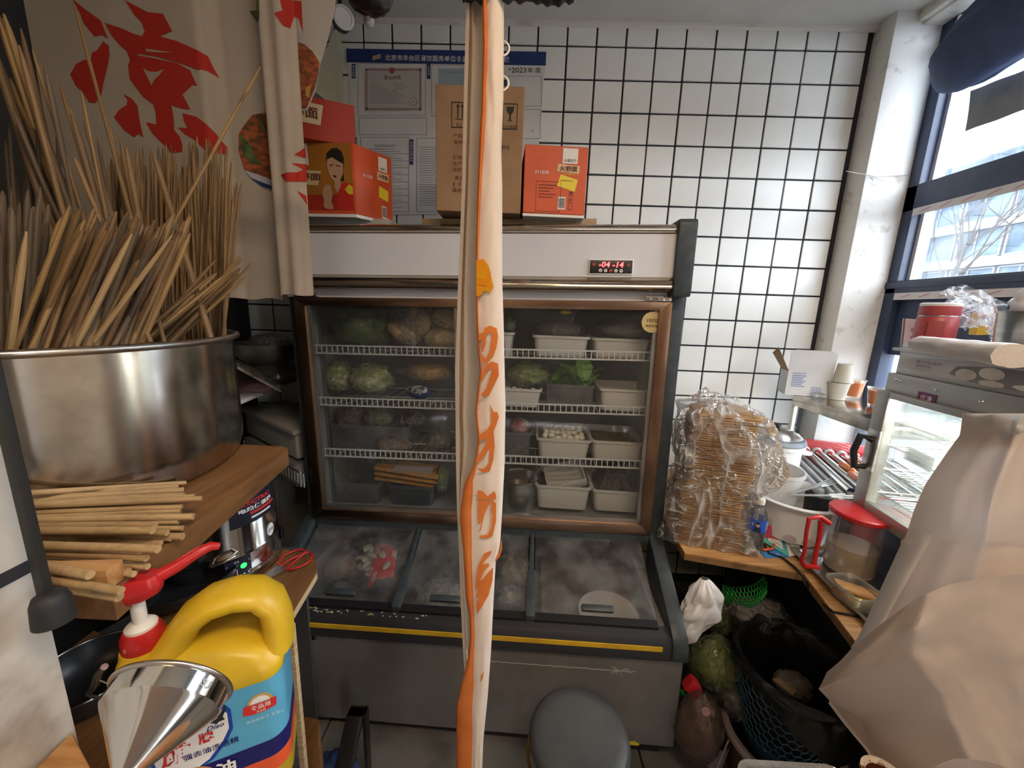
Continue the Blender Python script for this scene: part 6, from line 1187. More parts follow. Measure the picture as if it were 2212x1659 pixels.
dw_ = .055; dd = cbx(-.022, -.002, NE+.03, NE+.03+dw_, zd0-.045, zd1+.02); cbx(-.022, -.002, -dw_, -.0, zd0-.045, zd1+.02, dd); cbx(-.022, -.002, NE+.03+dw_, -dw_, zd1, zd1+.02, dd); cbx(-.022, -.002, NE+.03+dw_, -dw_, zd0-.045, zd0, dd)
dr_ = part(dd, 'door', cab_steel, wc, bevel=.003); part(cbx(-.014, -.010, NE+.05, -dw_+.01, zd0-.01, zd1+.01), 'pane', film('cabinet_glass', (.93, .96, .95), .14, .05, (.7, .75, .74), .04), dr_)
hy, hz0 = cq(1870, 1005); hz1 = cq(1875, 935)[1]; m = M(); m.tube([cw(-.02, -.03, hz0+.01), cw(-.05, -.012, hz0), cw(-.06, -.01, (hz0+hz1)/2), cw(-.05, -.012, hz1), cw(-.02, -.03, hz1-.01)], [.012, .012, .011, .012, .012], 10); part(m, 'handle', black_pl, dr_, smooth=50)
part(cbx(-.028, -.020, -.06, -.01, hz0+.0, hz1+.03), 'latch_plate', steel, dr_, bevel=.002)
for k in range(4):
    z = zd0+.02+(zd1-zd0)*(.02+.235*k); m = M()
    for q_ in range(26): y = -.06-.020*q_; m.tube([cw(.03, y, z), cw(DP-.03, y, z)], .0016, 5)
    m.tube([cw(.028, -.04, z), cw(.028, NE+.05, z)], .003, 6); m.tube([cw(.028, -.03, z+.0), cw(DP-.04, -.03, z)], .003, 6)
    m.tube([cw(.028, -.12, z), cw(.012, -.12, z-.012), cw(.012, -.24, z-.012), cw(.028, -.24, z)], .0026, 6); part(m, 'wire_shelf', steel, wc, smooth=50)
f = quadmap(cw(.011, -.022, zt-.012), cw(.011, NE+.06, zt-.012), cw(.011, NE+.06, zm+.010), cw(.011, -.022, zm+.010), .0015); f2_ = quadmap(cw(.011, -.022, zt-.012), cw(.011, NE+.06, zt-.012), cw(.011, NE+.06, zm+.010), cw(.011, -.022, zm+.010), .0025); f3_ = quadmap(cw(.011, -.022, zt-.012), cw(.011, NE+.06, zt-.012), cw(.011, NE+.06, zm+.010), cw(.011, -.022, zm+.010), .0035)
ban = [(.02+.94*(.5-.5*cos(PI*k/16)), .5-.46*sin(PI*k/16)**.6) for k in range(17)]+[(.02+.94*(.5+.5*cos(PI*k/16)), .5+.46*sin(PI*k/16)**.6) for k in range(1, 16)]
decal('banner', [ban], f, mat('banner_print', (.50, .48, .48), .5), wc); decal('banner_photo', [[(.36, .30), (.55, .10), (.75, .12), (.93, .45), (.9, .6), (.7, .93), (.45, .92), (.33, .7)]], f2_, mat('banner_dark', (.20, .19, .20), .5, col2=(.12, .11, .13), scale=14), wc)
bun = mat('bun_print', (.55, .52, .47), .6, col2=(.42, .39, .35), scale=26); el = lambda x, y, a, b: [(x+a*cos(k*.4), y+b*sin(k*.4)) for k in range(16)]
decal('bun_print', [el(.42, .62, .055, .26), el(.54, .42, .06, .27), el(.55, .84, .06, .14)], f3_, bun, wc); decal('bun_fold', [[(.42+.03*cos(a), .55+.14*sin(a)), (.42+.034*cos(a+.06), .55+.16*sin(a+.06)), (.42, .55)] for a in [k*.9 for k in range(7)]]+[[(.54+.03*cos(a), .36+.14*sin(a)), (.54+.034*cos(a+.06), .36+.16*sin(a+.06)), (.54, .36)] for a in [k*.9 for k in range(7)]], lambda u, v: f3_(u, v)-CN*.001, mat('bun_shade', (.33, .31, .28), .6), wc); decal('plate_print', [el(.74, .80, .10, .14)], f3_, mat('plate_pale', (.50, .49, .48), .6), wc)
text('电子保温柜', f2_, .20, .34, mat('plum_ink', (.16, .06, .18), .5), wc, h=.14, wd=.16, flip=-1); text('品质之选', f2_, .17, .54, bpy.data.materials['plum_ink'], wc, h=.13, wd=.10, flip=-1); text('SERVICE', f2_, .17, .72, ink_grey, wc, h=.07, wd=.10, flip=-1)
y_, z_ = cq(2000, 860); y2 = cq(2020, 866)[0]; f = quadmap(cw(0, y_+.028, z_+.016), cw(0, y_-.034, z_+.016), cw(0, y_-.034, z_-.016), cw(0, y_+.028, z_-.016), .0015); decal('maker_plate', [rect(0, 0, 1, 1)], f, mat('plum_plate', (.17, .03, .15), .4), wc); text('优涛', quadmap(cw(0, y_+.028, z_+.016), cw(0, y_-.034, z_+.016), cw(0, y_-.034, z_-.016), cw(0, y_+.028, z_-.016), .0025), .5, .5, ink_white, wc, h=.55, wd=.62, flip=-1, bold=.01)
m = M()
for px in ((1945, 822), (2023, 842), (2120, 868), (1937, 820)): y_, z_ = cq(*px); m = M().lathe([(0, .004), (.004, .003), (.005, 0)], 12, cw(0, y_, z_), V((0, 0, 1)).rotation_difference(-CN).to_matrix()); part(m, 'rivet', chrome, wc, smooth=50)
y_, z_ = cq(1975, 985); tg = [cw(.010, y_+.05, z_+.02), cw(.010, y_-.055, z_+.014), cw(.010, y_-.05, z_-.034), cw(.010, y_+.045, z_-.026)]
t = thing('price_card', 'small printed card hanging from a wire shelf in the warming cabinet', 'card', loc=tg[3]); part(M().prism(tg, CN*.0015), 'card', paper, t)
f = quadmap(*tg, .001); [text(s_, f, .5, y, ink_grey, t, h=.15, wd=.8, flip=-1, bold=.01) for s_, y in (('每日现蒸包子', .22), ('请勿触摸小心', .47), ('烫手谢谢合作', .72))]
cl_ = bpy.data.lights.new('cabinet_fill', 'AREA'); cl_.shape = 'RECTANGLE'; cl_.size = .3; cl_.size_y = .5; cl_.energy = 7; cl_.color = (1, .97, .92); lo = bpy.data.objects.new('cabinet_fill', cl_); COL.objects.link(lo); lo.location = cw(DP/2, NE/2, zd1+.004)  # added fill light that brightens the inside of the cabinet
st_ = M().hexa([cw(.05, NE, CZ+.001), cw(DP, NE, CZ+.001), cw(DP, -.05, CZ+.001), cw(.05, -.05, CZ+.001)], [cw(.05, NE, zb-.001), cw(DP, NE, zb-.001), cw(DP, -.05, zb-.001), cw(.05, -.05, zb-.001)]); solo(st_, 'cabinet_stand', navy, 'dark navy stand block under the steel warming cabinet', 'stand', bevel=.004)
# things on the cabinet
TZ = zt+.005
c = at(2010, 752, Z=TZ); h = at(2026, 655, X=c.x).z-TZ; r = .036*c.y/.95
tum = mat('pink_tumbler', (.44, .075, .085), .4, col2=(.40, .06, .07), scale=4); t = thing('pink_tumbler', 'dusty pink tumbler with a steel ring on the warming cabinet', 'tumbler', loc=c)
lp(c, [(0, 0), (r*.92, 0), (r, .008), (r, h*.68), (r*.95, h*.70)], tum, 'tumbler_body', t); lp(c, [(r*.95, h*.70), (r*.97, h*.715), (r*.95, h*.73)], steel, 'ring', t); lp(c, [(r*.97, h*.73), (r*.99, h*.75), (r*.97, h*.94), (r*.90, h*.945)], tum, 'lid', t); lp(c, [(r*.985, h*.93), (r*.985, h*.985), (r*.9, h), (0, h)], ink_white, 'lid_top', t)
part(M().box(c+V((-r*.72, -r*.72, h*.36)), (.004, r*.8, h*.5), rad(45)), 'grip_panel', mat('pink_panel', (.36, .06, .07), .5), t, bevel=.002)
q4 = [at(1954, 688, Y=c.y+.10), at(1992, 690, Y=c.y+.08), at(1988, 752, Y=c.y+.08), at(1947, 750, Y=c.y+.10)]; dz_ = TZ-min(p.z for p in q4); t = thing('sign_card', 'white sign card with red lettering standing behind the pink tumbler', 'sign', loc=q4[3])
part(M().prism(q4, (0, .003, 0)), 'card', ink_white, t); f = quadmap(*q4, .001); text('禁止', f, .66, .38, ink_red, t, h=.16, wd=.5, flip=-1); text('禁火', f, .66, .66, ink_red, t, h=.16, wd=.5, flip=-1); part(M().tube([q4[0], q4[3]], .004, 8), 'edge_clip', chrome, t)
def cab_pt(px, py, z): return at(px, py, Z=z)
c = cab_pt(2075, 752, TZ+.022); m = M(); ax_ = (at(2155, 765, Z=TZ+.02)-at(1990, 742, Z=TZ+.02)); 
def rollf(u, v):
    a = 2*PI*u; o = at(1990, 745, Z=TZ+.024)+ax_*v; d = ax_.normalized(); s = V((-d.y, d.x, 0)); r_ = .020*(1+.18*noise.noise(V((cos(a)*2, sin(a)*2, v*5)))+.12*v); return o+s*r_*1.35*cos(a)+V((0, 0, max(-.023, r_*sin(a)+.004)))
m.grid(rollf, 26, 24, True); m.add([rollf(k/26, 0) for k in range(26)], [list(range(26))]); m.add([rollf(k/26, 1) for k in range(26)], [list(range(26))]); rl_ = solo(m, 'bag_roll', mat('bag_roll_white', (.64, .62, .58), .6, col2=(.55, .50, .48), scale=12, bump=.3), 'roll of white printed plastic bags lying before the pink tumbler', 'roll', smooth=60)
c = cab_pt(2150, 735, TZ+.03); t = thing('yellow_packet', 'yellow printed packet lying on the white bag roll', 'packet', loc=c); q4 = [at(2117, 674, Y=c.y), at(2192, 672, Y=c.y-.02), at(2186, 722, Y=c.y-.02), at(2108, 724, Y=c.y)]
part(M().prism(q4, (.01, .035, 0)), 'packet_body', mat('packet_yellow', (.66, .44, .04), .4, col2=(.6, .38, .05), scale=12, bump=.2), t, bevel=.004); f = quadmap(*q4, .001); text('哩', f, .38, .42, ink_navy, t, h=.34, wd=.28, flip=-1, bold=.03); decal('stripe', [rect(.25, .74, .7, .82)], f, mat('packet_orange', (.6, .25, .05), .5), t)
c = cab_pt(2215, 775, TZ); k = c.y/.9*.06; t = thing('steel_container', 'dark steel container at the frame edge on the warming cabinet', 'container', loc=c); lp(c, [(0, 0), (k*.85, 0), (k, k*1.7), (k*1.06, k*1.7), (k*1.06, k*1.76), (k*.96, k*1.74), (k*.82, .004), (0, .004)], steel, 'container_body', t); 
m = M().blob(c+V((.02, .01, k*2.1)), (k*.8, k*.8, k*.7), .25, 3, 6, 26, 14, -1, None, True); part(m, 'white_rag', bag_white, t, smooth=70)
def sheet(u, v):
    a, b, d_, e = at(2046, 618, Y=1.36), at(2230, 664, Y=1.18), at(2230, 720, Y=1.12), at(2085, 715, Y=1.28); p = (a*(1-u)+b*u)*(1-v)+(e*(1-u)+d_*u)*v; p.y += .05*noise.noise(V((u*4, v*3, 2))); p.z += .03*noise.noise(V((u*5, v*4, 8)))+.02*sin(u*6); return p
m = M().grid(sheet, 40, 24); m.grid(lambda u, v: sheet(u, v)+V((.02, .05+.03*noise.noise(V((u*3, v*3, 5))), -.01)), 30, 20); solo(m, 'clear_bag', wrap, 'clear plastic bag billowing above the yellow packet', 'bag', smooth=25)
# tray, pitcher, container
a, b = at(1700, 1187, Z=CZ+.004), at(1856, 1340, Z=CZ+.004); dv = (b-a).normalized(); sv = V((-dv.y, dv.x, 0)); sv = sv if sv.x > 0 else -sv; Lt, Wt = (b-a).length+.12, .30
t = thing('steel_tray', 'shallow steel tray under the red lidded pitcher', 'tray', loc=a); tc_ = a+dv*Lt/2+sv*Wt/2; ta = math.atan2(dv.y, dv.x)
Rm = lambda p: V((tc_.x+p[0]*cos(ta)-p[1]*sin(ta), tc_.y+p[0]*sin(ta)+p[1]*cos(ta), p[2]))
rings = [[Rm((x, y, z)) for x, y in rrect(Lt/2+o, Wt/2+o, .03)] for o, z in ((-.03, CZ+.001), (-.012, CZ+.018), (0, CZ+.018), (0, CZ+.0195), (-.013, CZ+.0195), (-.031, CZ+.003))]
part(loft(rings), 'tray_body', steel, t, smooth=35); TY = CZ+.0045
c = at(1830, 1228, Z=TY); top = at(1850, 1100, Y=c.y+.015).z; h = top-TY; r = .070*c.y/1.2; t = thing('batter_pitcher', 'clear pitcher of beige batter with red lid and red handle', 'pitcher', loc=c)
lp(c, [(0, .004), (r*.97, 0), (r, .01), (r*1.04, h-.012), (r*1.02, h-.012), (r*.97, .012)], film('pitcher_clear', (.95, .95, .95), .12, .055, (.78, .77, .75), .1, vscale=14), 'pitcher_body', t, 44)
lp(c, [(0, .006), (r*.955, .006), (r*.985, h*.44), (0, h*.44)], mat('batter', (.58, .46, .31), .45, col2=(.52, .41, .27), scale=3), 'batter', t, 40); lp(c, [(r*1.08, h-.016), (r*1.16, h-.014), (r*1.17, h-.002), (r*1.12, h+.002), (0, h+.003)], red_pl, 'lid', t, 44)
hp = [at(x, y, Y=c.y-.05) for x, y in ((1791, 1130), (1772, 1116), (1748, 1120), (1742, 1148), (1738, 1190), (1731, 1212), (1737, 1222), (1768, 1226))]; hd_ = part(M().tube(hp, [.009, .008, .007, .006, .006, .007, .008, .009], 10), 'handle', red_pl, t, smooth=55)
part(M().tube([at(x, y, Y=c.y-.045) for x, y in ((1774, 1124), (1770, 1160), (1760, 1205), (1757, 1224))], [.009, .0075, .0075, .009], 10), 'handle_bar', red_pl, hd_, smooth=55)
def tubw(c, W, D_, h, rz, name, label, mt, cat='container', group=None):
    t = thing(name, label, cat, group, loc=c, rz=rz); R4 = lambda hx, hy, r_, z: [(x, y, z) for x, y in rrect(hx, hy, r_)]
    part(loft([R4(W/2-.014, D_/2-.014, .02, 0), R4(W/2-.006, D_/2-.006, .022, h-.006), R4(W/2, D_/2, .026, h-.006), R4(W/2, D_/2, .026, h), R4(W/2-.008, D_/2-.008, .022, h), R4(W/2-.017, D_/2-.017, .02, .004)]), 'container_body', mt, t, smooth=45, world=False); t['_d'] = (W, D_, h); return t
c0, c1, c2_ = at(1792, 1240, Z=TY+.055), at(1852, 1298, Z=TY+.055), at(1912, 1296, Z=TY+.055); cen = (c0+c2_)/2; cen.z = TY; rz = math.atan2((c2_-c1).y, (c2_-c1).x)
t = tubw(cen, (c2_-c1).length+.02, (c0-c1).length+.01, .055, rz, 'sauce_container', 'clear rectangular container of yellow liquid on the steel tray', film('container_clear', (.97, .97, .95), .2, .22, (.78, .78, .74), .1))
W, D_, h = t['_d']; m = M().prism([MW[t] @ V((x, y, .006)) for x, y in rrect(W/2-.018, D_/2-.018, .018)], (0, 0, .020)); solo(m, 'egg_liquid', mat('egg_liquid', (.50, .36, .07), .2, col2=(.58, .46, .16), scale=10), 'yellow liquid in the clear container on the tray', 'liquid')
m = M().box(cen+V((.03, .0, .034)), (.15, .05, .010), m=Matrix.Rotation(-.35, 3, 'Z') @ Matrix.Rotation(.12, 3, 'Y')); solo(m, 'brush_handle', pine, 'flat wooden brush handle lying in the yellow liquid', 'brush', bevel=.003)
# cards, cord, small box
q4 = [at(x, y, Z=z) for x, y, z in ((1652, 1130, CZ+.035), (1692, 1160, CZ+.022), (1704, 1202, CZ+.006), (1650, 1170, CZ+.012))]; t = thing('payment_card', 'teal and white payment sign lying beside the water bottle', 'sign', loc=q4[3])
part(M().prism(q4, (0, 0, -.003)), 'card', mat('teal_print', (.10, .50, .44), .4), t); f = quadmap(*q4, .0015); decal('white_panel', [rect(.18, .16, .82, .84)], f, ink_white, t); text('推荐使用', quadmap(*q4, .0025), .5, .70, ink_grey, t, h=.1, wd=.4, flip=-1)
q5 = [q4[1]+V((.001, 0, .001)), at(1728, 1180, Z=CZ+.02), at(1742, 1194, Z=CZ+.012), q4[2]+V((.001, 0, .001))]; part(M().prism(q5, (0, 0, -.003)), 'white_end', ink_white, t); text('微信支付', quadmap(*q5, .002), .45, .55, ink_grey, t, h=.3, wd=.6, flip=-1)
m = M().prism([at(x, y, Z=CZ+.001) for x, y in ((1643, 1190), (1690, 1182), (1708, 1204), (1652, 1206))], (0, 0, .003)); solo(m, 'blue_card', mat('blue_card', (.04, .22, .55), .4, col2=(.25, .45, .65), scale=30, ramp=(.6, .65)), 'blue printed card half under the teal payment sign', 'card')
m = M().tube([at(x, y, Z=CZ+.012) for x, y in ((1640, 1183), (1650, 1188), (1668, 1186), (1672, 1176))], .005, 8); solo(m, 'red_tie', mat('red_orange', (.6, .09, .03), .4), 'red orange wire handle poking out beside the water bottle', 'handle', smooth=50)
m = M().tube([at(x, y, Z=CZ+z) for x, y, z in ((1650, 1176, .006), (1662, 1196, .006), (1690, 1204, .006), (1718, 1226, .006), (1742, 1256, .004))]+[at(x, y, Z=CZ-.05) for x, y in ((1752, 1284),)]+[at(x, y, Z=CZ+.006) for x, y in ((1800, 1322), (1850, 1330), (1915, 1332), (1960, 1330))], .0042, 8); solo(m, 'black_cable', black_pl, 'black power cord running over the front edge of the pine counter', 'cord', smooth=50)
a = at(1672, 1175, Z=CZ); m = M().box(a+V((.0, .03, .045)), (.05, .05, .09), -.3); t = solo(m, 'small_box', mat('box_pinkred', (.55, .06, .12), .5), 'small pink and brown box between the bottle and the white basin', 'box', bevel=.002)
part(M().box(a+V((.0, .03, .09)), (.054, .054, .035), -.3), 'lid', mat('box_lid', (.42, .36, .34), .5), t, bevel=.002)
# ================================================================= white sack in front by the window
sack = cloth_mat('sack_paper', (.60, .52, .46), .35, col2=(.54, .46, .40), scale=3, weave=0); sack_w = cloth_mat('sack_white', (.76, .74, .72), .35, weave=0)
sil = [(2080, 893), (2073, 940), (2043, 981), (1998, 1047), (1975, 1100), (1957, 1157), (1949, 1169), (1913, 1248), (1880, 1320), (1844, 1397), (1800, 1470), (1790, 1520), (1820, 1560), (1870, 1620), (1914, 1690)]
def along(pl_, v):
    k = v*(len(pl_)-1); i = min(int(k), len(pl_)-2); q = k-i; return (pl_[i][0]*(1-q)+pl_[i+1][0]*q, pl_[i][1]*(1-q)+pl_[i+1][1]*q)
sk = thing('white_sack', 'big creased white paper sack standing in front by the window', 'sack', loc=at(2050, 1640, Y=.5))
def crease(u, v, s): return .5*.010*noise.noise(V((u*2.2, v*3.0, s)))+.5*.012*abs(noise.noise(V((u*3.4+v*2, v*2.6-u, s+3))))+.0018*noise.noise(V((u*9, v*9, s)))
def body(u, v):
    x, y = along(sil, v); px = x+(2330-x)*u; py = y+(1700-y)*u*v*.15
    return at(px, py, Y=.60-.13*min(1, u*2.2)**.5+crease(u, v, 1)*(.2+min(1, u*5)))
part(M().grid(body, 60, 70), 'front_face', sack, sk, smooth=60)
def side(u, v):
    x, y = along(sil, v); return at(x+(1-u)*46*sin(PI*min(1, max(0, v*1.15-.18)))-2*u, y+6, Y=.60+.10*(1-u)*1.0+.004*noise.noise(V((u*4, v*9, 3))))
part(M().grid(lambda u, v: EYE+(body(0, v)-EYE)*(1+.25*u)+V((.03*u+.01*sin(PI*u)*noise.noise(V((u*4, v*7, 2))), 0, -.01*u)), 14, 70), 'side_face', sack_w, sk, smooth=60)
fold_l = [(1949, 1169), (1948, 1185), (1925, 1235), (1895, 1300), (1862, 1370), (1840, 1402)]
def fold_p(u, v): x, y = along(fold_l, v); px = x-3+u*(70-30*v); return at(px, y-2+u*-14, Y=.60-.13*min(1, max(0, (px-x)/(2330-x))*2.2)**.5-.012-.006*sin(PI*u))
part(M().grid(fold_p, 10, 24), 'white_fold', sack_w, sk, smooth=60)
flap_l = [(1846, 1394), (1815, 1428), (1786, 1452), (1776, 1474), (1768, 1488), (1800, 1522), (1854, 1562), (1872, 1606), (1914, 1668), (1930, 1700)]
flap_t = [(1846, 1394), (1900, 1350), (1980, 1292), (2050, 1262), (2120, 1250), (2200, 1240), (2330, 1235)]
def flap(u, v):
    tx, ty = along(flap_t, u); lx, ly = along(flap_l, v); px = lx+(2330-lx)*u+(tx-(1846+484*u))*(1-v); py = ty*(1-v)+(ly*(1-u)+1720*u)*v if False else ty+(ly-1394)*(1-u)+v*(1720-ty)*u
    return at(px, py, Y=.575-.14*min(1, u*2.5)**.5+crease(u, v, 6)*(.3+min(1, u*4)))
part(M().grid(flap, 54, 36), 'lower_flap', sack, sk, smooth=60)
def collar(u, v): return at(2081+u*250-4*v, 893+10*u+v*(62-6*u), Y=.605-.13*min(1, u*2.2)**.5-.012+.012*v+.004*noise.noise(V((u*6, v*3, 9))))
part(M().grid(collar, 30, 8), 'collar', cloth_mat('sack_collar', (.60, .585, .56), .3, weave=0), sk, smooth=60)
part(M().grid(lambda u, v: EYE+(body(u, v)-EYE)*(1.12+.2*min(1, u*3))+V((.02, 0, -.01)), 24, 24), 'back_face', sack, sk, smooth=60)
# ================================================================= under the counter
def bag2(px, py, y, r, cm, label, seed, film_m=None, **k): return bagged(at(px, py, Y=y), r, cm, label, 'plastic_bag', 'bag', seed=seed, film_m=film_m, **k)
c = at(1502, 1318, Y=1.20)
def wb_(u, v):
    a = 2*PI*u; r_ = .055*sin(PI*min(1, .03+v*.95))**.7*(1+.8*abs(noise.noise(V((cos(a)*1.6, sin(a)*1.6, v*3.2))))+.2*noise.noise(V((cos(a)*4, sin(a)*4, v*7)))); return c+V((r_*cos(a)+.03*(v-.5)*-1+.018*sin(v*5), r_*.75*sin(a), .13-.27*v))
solo(M().grid(wb_, 44, 40, True), 'plastic_bag', bag_white, 'white crumpled plastic bag hanging beside the freezer corner', 'bag', smooth=35)
grn = mat('green_plastic', (.02, .30, .05), .4)
def lattice(fn, nu, nv, th, wrap=False):
    """honeycomb net: hexagon cells laid on fn(u, v), drawn as strips of real thickness"""
    bm = bmesh.new(); vs = {}
    def vert(i, j):
        k = (i % (2*nu) if wrap else i, j)
        if k not in vs: vs[k] = bm.verts.new(fn(k[0]/(2*nu), k[1]/(3*nv)))
        return vs[k]
    for r_ in range(nv):
        for q in range(nu if wrap else nu-1):
            i, j = 2*q+(r_ % 2), 3*r_
            try: bm.faces.new([vert(i, j+1), vert(i+1, j), vert(i+2, j+1), vert(i+2, j+3), vert(i+1, j+4), vert(i, j+3)])
            except ValueError: pass
    bmesh.ops.recalc_face_normals(bm, faces=bm.faces); bmesh.ops.wireframe(bm, faces=bm.faces[:], thickness=th, offset=0, use_replace=True, use_boundary=True, use_even_offset=False)
    m = M(); bm.verts.index_update(); m.v = [v.co.copy() for v in bm.verts]; m.f = [[v.index for v in f.verts] for f in bm.faces]; bm.free(); return m
g0, g1, g2, g3 = at(1562, 1265, Y=1.42), at(1655, 1238, Y=1.34), at(1650, 1288, Y=1.32), at(1566, 1302, Y=1.40)
gf = lambda u, v: (g0*(1-u)+g1*u)*(1-v)+(g3*(1-u)+g2*u)*v+V((0, -.035*sin(PI*u)-.02*sin(PI*v), 0))
t = thing('green_net', 'bright green plastic mesh tray stuck under the counter', 'net', loc=g3); part(lattice(gf, 13, 6, .0045), 'mesh', grn, t); part(M().grid(lambda u, v: at(1560+30*u, 1262+44*u*.3+(56-20*u)*v, Y=1.42-.02*u), 6, 4), 'solid_end', grn, t)
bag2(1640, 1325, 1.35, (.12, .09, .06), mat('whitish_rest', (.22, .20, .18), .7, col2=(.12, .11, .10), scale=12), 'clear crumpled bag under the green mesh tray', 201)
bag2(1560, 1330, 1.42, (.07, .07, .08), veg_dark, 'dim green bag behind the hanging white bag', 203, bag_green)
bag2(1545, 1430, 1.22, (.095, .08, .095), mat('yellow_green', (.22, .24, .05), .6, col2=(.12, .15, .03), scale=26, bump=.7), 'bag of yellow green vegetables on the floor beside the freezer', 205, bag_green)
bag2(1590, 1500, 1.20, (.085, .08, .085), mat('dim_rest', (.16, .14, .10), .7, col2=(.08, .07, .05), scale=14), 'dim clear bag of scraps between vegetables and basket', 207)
c = at(1500, 1488, Y=1.13); solo(M().prism([at(1478, 1490, Y=1.13), at(1498, 1470, Y=1.13), at(1514, 1482, Y=1.13), at(1524, 1512, Y=1.12), at(1500, 1512, Y=1.12)], (0, .03, 0)), 'red_packet', red_pl, 'bright red packet corner on top of the pinkish bag', 'packet', bevel=.003)
t = bag2(1508, 1570, 1.10, (.075, .07, .13), mat('tan_rest', (.26, .17, .085), .7, col2=(.14, .085, .05), scale=18, bump=.6), 'tall pinkish bag of tan scraps standing by the freezer corner', 209, film('pink_bag', (.9, .82, .8), .2, .45, (.30, .22, .20), .2, bump=.3))
c = at(1524, 1536, Y=1.03); part(M().lathe([(0, 0), (.012, .0), (.014, .004), (.010, .006), (0, .005)], 20, c, V((0, 0, 1)).rotation_difference(V((-.2, -.9, .3)).normalized()).to_matrix()), 'round_mark', mat('mark_pink', (.34, .18, .16), .6), t)
solo(M().prism([at(1472, 1500, Y=1.16), at(1481, 1500, Y=1.16), at(1476, 1560, Y=1.16), at(1470, 1562, Y=1.16)], (0, .02, 0)), 'green_packet', grn, 'narrow green packet edge between freezer and pinkish bag', 'packet')
# basket with black liner in a bucket
BK = V((.965, 1.105, 0)); k = thing('waste_basket', 'blue perforated waste basket lined with a black bag', 'basket', loc=BK)
wall_ = lambda u, v: V((BK.x+(.125+.045*v)*cos(2*PI*u), BK.y+(.125+.045*v)*sin(2*PI*u), .20+.255*v))
bl_ = mat('basket_blue', (.035, .10, .16), .45); part(lattice(wall_, 34, 9, .0042, True), 'basket_mesh', bl_, k); part(M().lathe([(0, .15), (.115, .15), (.118, .16), (.126, .21), (.122, .21)], 48, (BK.x, BK.y, 0)), 'basket_base', bl_, k, smooth=40); part(M().lathe([(.168, .44), (.172, .44), (.174, .47), (.168, .47)], 48, (BK.x, BK.y, 0)), 'basket_rim', bl_, k, smooth=40)
def liner_f(u, v):
    a = 2*PI*u; pr_ = [(.176, .44), (.181, .455), (.186, .475), (.178, .495), (.165, .485), (.150, .43), (.135, .33), (.12, .24), (.0, .22)]; q_ = v*8; i = min(7, int(q_)); w_ = q_-i; r_ = pr_[i][0]*(1-w_)+pr_[i+1][0]*w_; z = pr_[i][1]*(1-w_)+pr_[i+1][1]*w_
    skirt = -.16*max(0, cos(a+.95))**1.0 if v < .12 else 0
    n_ = .016*noise.noise(V((cos(a)*3, sin(a)*3, v*6)))+.008*noise.noise(V((cos(a)*9, sin(a)*9, v*10))); return V((BK.x+(r_+n_)*cos(a), BK.y+(r_+n_)*sin(a), z+n_+skirt*(1-v*8 if v < .125 else 0)))
part(M().grid(liner_f, 72, 50, True), 'liner', black_bag, k, smooth=50)
c = at(1712, 1480, Z=.36); t = thing('waste_bag', 'dirty whitish crumpled bag thrown into the lined basket', 'bag', loc=c); part(M().blob(c, (.055, .045, .035), .35, 2.5, 77, 30, 18, -1, None, True), 'bag_lump', mat('dirty_white', (.36, .31, .27), .6, col2=(.18, .14, .11), scale=22, bump=.5), t, smooth=60); part(M().prism([at(1668, 1468, Z=.40), at(1682, 1464, Z=.40), at(1722, 1494, Z=.385), at(1712, 1504, Z=.385)], (0, 0, .004)), 'flat_stick', ply_edge, t, bevel=.001)
c = V((BK.x-.01, BK.y-.01, 0)); t = thing('floor_bucket', 'brown bucket with a pale rim under the blue basket', 'bucket', loc=c); part(M().lathe([(0, .002), (.13, .002), (.165, .19), (.16, .19), (.126, .008), (0, .008)], 44, c), 'bucket_body', mat('bucket_brown', (.11, .065, .035), .5), t, smooth=40); part(M().lathe([(.164, .178), (.180, .178), (.186, .186), (.186, .200), (.178, .205), (.162, .2)], 44, c), 'bucket_rim', mat('bucket_rim', (.40, .31, .27), .5), t, smooth=35)
m = M().tube([V((c.x-.186, c.y-.02, .18)), V((c.x-.235, c.y-.06, .12)), V((c.x-.25, c.y-.08, .06)), V((c.x-.23, c.y-.09, .01))], .003, 6); part(m, 'wire_handle', steel_dull, t, smooth=50)
c = V((c.x-.19, c.y+.06, 0)); solo(M().lathe([(0, .002), (.05, .002), (.06, .10), (.056, .10), (.047, .008), (0, .008)], 28, c), 'small_bucket', mat('pail_pink', (.30, .24, .22), .5), 'small pale pail squeezed beside the brown floor bucket', 'bucket', smooth=40)
# stool
SZ = .42; c = at(1252, 1582, Z=SZ); c.z = 0; t = thing('round_stool', 'round stool with a dark grey padded seat and gold wire legs', 'stool', loc=c); r = .146
part(M().lathe([(0, SZ-.045), (r-.02, SZ-.045), (r-.004, SZ-.038), (r, SZ-.022), (r-.004, SZ-.008), (r-.016, SZ-.001), (r-.04, SZ+.002), (0, SZ+.004)], 60, c), 'seat', mat('seat_vinyl', (.055, .062, .07), .42, col2=(.075, .082, .09), scale=6, bump=.06, bscale=90), t, smooth=50)
goldm = mat('gold_wire', (.62, .38, .10), .3, 1)
for k in range(4):
    a = rad(45+90*k-12); b = V((cos(a), sin(a), 0)); part(M().tube([c+b*.10+V((0, 0, SZ-.046)), c+b*.145+V((0, 0, SZ-.075)), c+b*.150+V((0, 0, .22)), c+b*.175+V((0, 0, .006))], .006, 8), 'leg', goldm, t, smooth=50)
part(M().tube([c+V((.147*cos(2*PI*k/40), .147*sin(2*PI*k/40), SZ-.085)) for k in range(40)], .005, 8, True), 'ring', goldm, t, smooth=50)
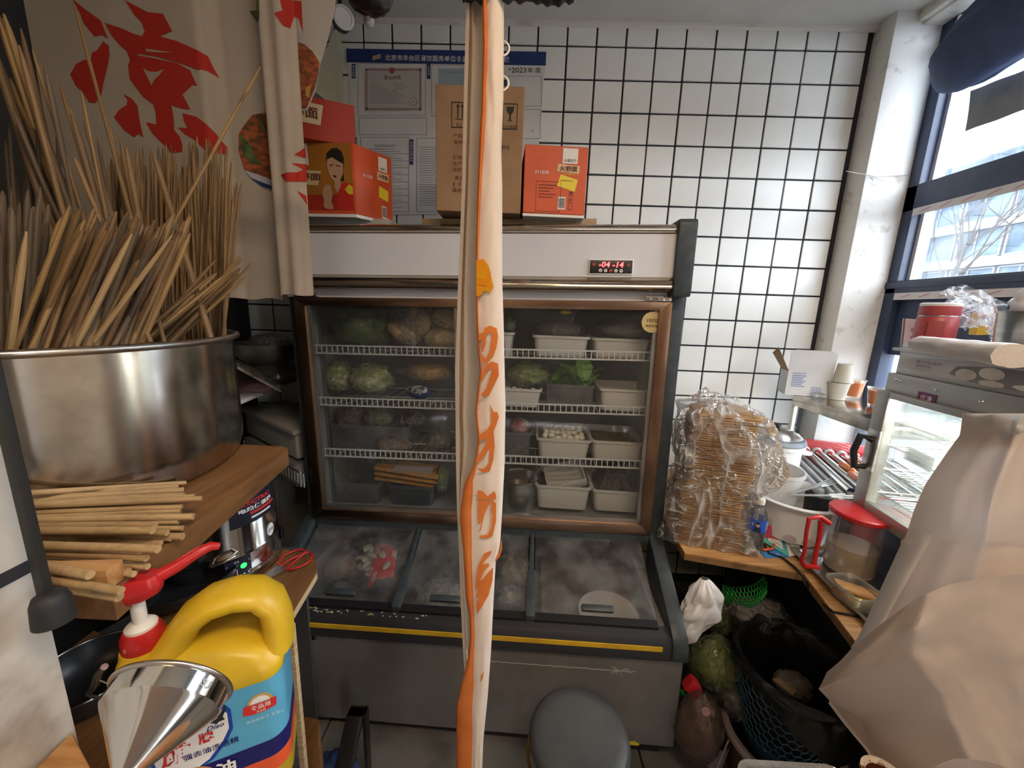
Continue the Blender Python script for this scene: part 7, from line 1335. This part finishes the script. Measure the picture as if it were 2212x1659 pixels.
# black frame stool, cloth, wood
y0 = .98; P3 = lambda px, py, y=y0: at(px, py, Y=y); t = thing('metal_stand', 'black flat bar metal stand in front of the freezer', 'stand', loc=V((P3(760, 1600).x, y0, 0)))
a, b = P3(748, 1547), P3(786, 1547); w_ = b.x-a.x
blk = mat('frame_black', (.008, .008, .009), .3)
part(M().hexa([V((a.x, y0-.33, .002)), V((b.x-.006, y0-.33, .002)), V((b.x-.006, y0-.30, .002)), V((a.x, y0-.30, .002))], [V((a.x, y0, a.z)), V((b.x-.006, y0, a.z)), V((b.x-.006, y0+.03, a.z)), V((a.x, y0+.03, a.z))]), 'front_leg', blk, t, bevel=.002)
part(M().box((b.x-.003, y0+.02, a.z/2), (.010, .03, a.z)), 'rear_leg', blk, t, bevel=.001); part(M().box(((a.x+b.x)/2, y0+.018, a.z-.003), (w_, .034, .006)), 'top_bar', blk, t, bevel=.001)
c = at(720, 1668, Z=.12); solo(M().blob(c, (.07, .06, .04), .3, 2.6, 4, 30, 18, -.9), 'blue_cloth', mat('blue_cloth', (.02, .04, .14), .9, bump=.3), 'dark blue cloth dropped at the foot of the black frame', 'cloth', smooth=60)
a = at(676, 1590, Y=.90); m = M().prism([at(655, 1592, Y=.92), at(688, 1600, Y=.90), at(700, 1720, Y=.80), at(640, 1720, Y=.82)], (-.03, .06, .0)); solo(m, 'brown_plank', board_wood, 'worn brown plank leaning beside the blue jug', 'plank', bevel=.003)
# near the camera at the lower edge
fb = M().box((.43, .40, .70), (.60, .30, .03)); solo(fb, 'front_board', pine, 'pine board carrying the clear tray and the brown bowl in front', 'board', bevel=.002)
a, b = at(1582, 1650, Y=.50), at(1822, 1655, Y=.50); c = V(((a.x+b.x)/2, .43, .717)); t = tubw(c, b.x-a.x, .15, (a.z+b.z)/2-.717, 0, 'clear_tray', 'clear plastic tray edge at the bottom beside the brown bowl', film('tray_clear', (.9, .92, .94), .2, .4, (.55, .57, .60), .12), 'tray')
c = at(1868, 1668, Y=.50); c = V((c.x, .47, .717)); h = at(1868, 1632, Y=.50).z-.717; glaze = mat('brown_glaze', (.10, .032, .012), .12, col2=(.06, .02, .01), scale=8, coat=.5)
t = thing('brown_bowl', 'brown glazed bowl with a speckled pale rim at the bottom edge', 'bowl', loc=c); part(M().lathe([(0, 0), (.018, 0), (.026, h*.6), (.029, h-.004), (.024, h-.006), (.02, h*.5), (0, .02)], 40, c), 'bowl_body', glaze, t, smooth=50); part(M().lathe([(.0285, h-.012), (.031, h-.006), (.0305, h+.001), (.026, h+.002), (.0235, h-.005)], 40, c), 'rim', mat('rim_glaze', (.60, .52, .42), .3, col2=(.14, .05, .02), scale=60, ramp=(.5, .6)), t, smooth=50)
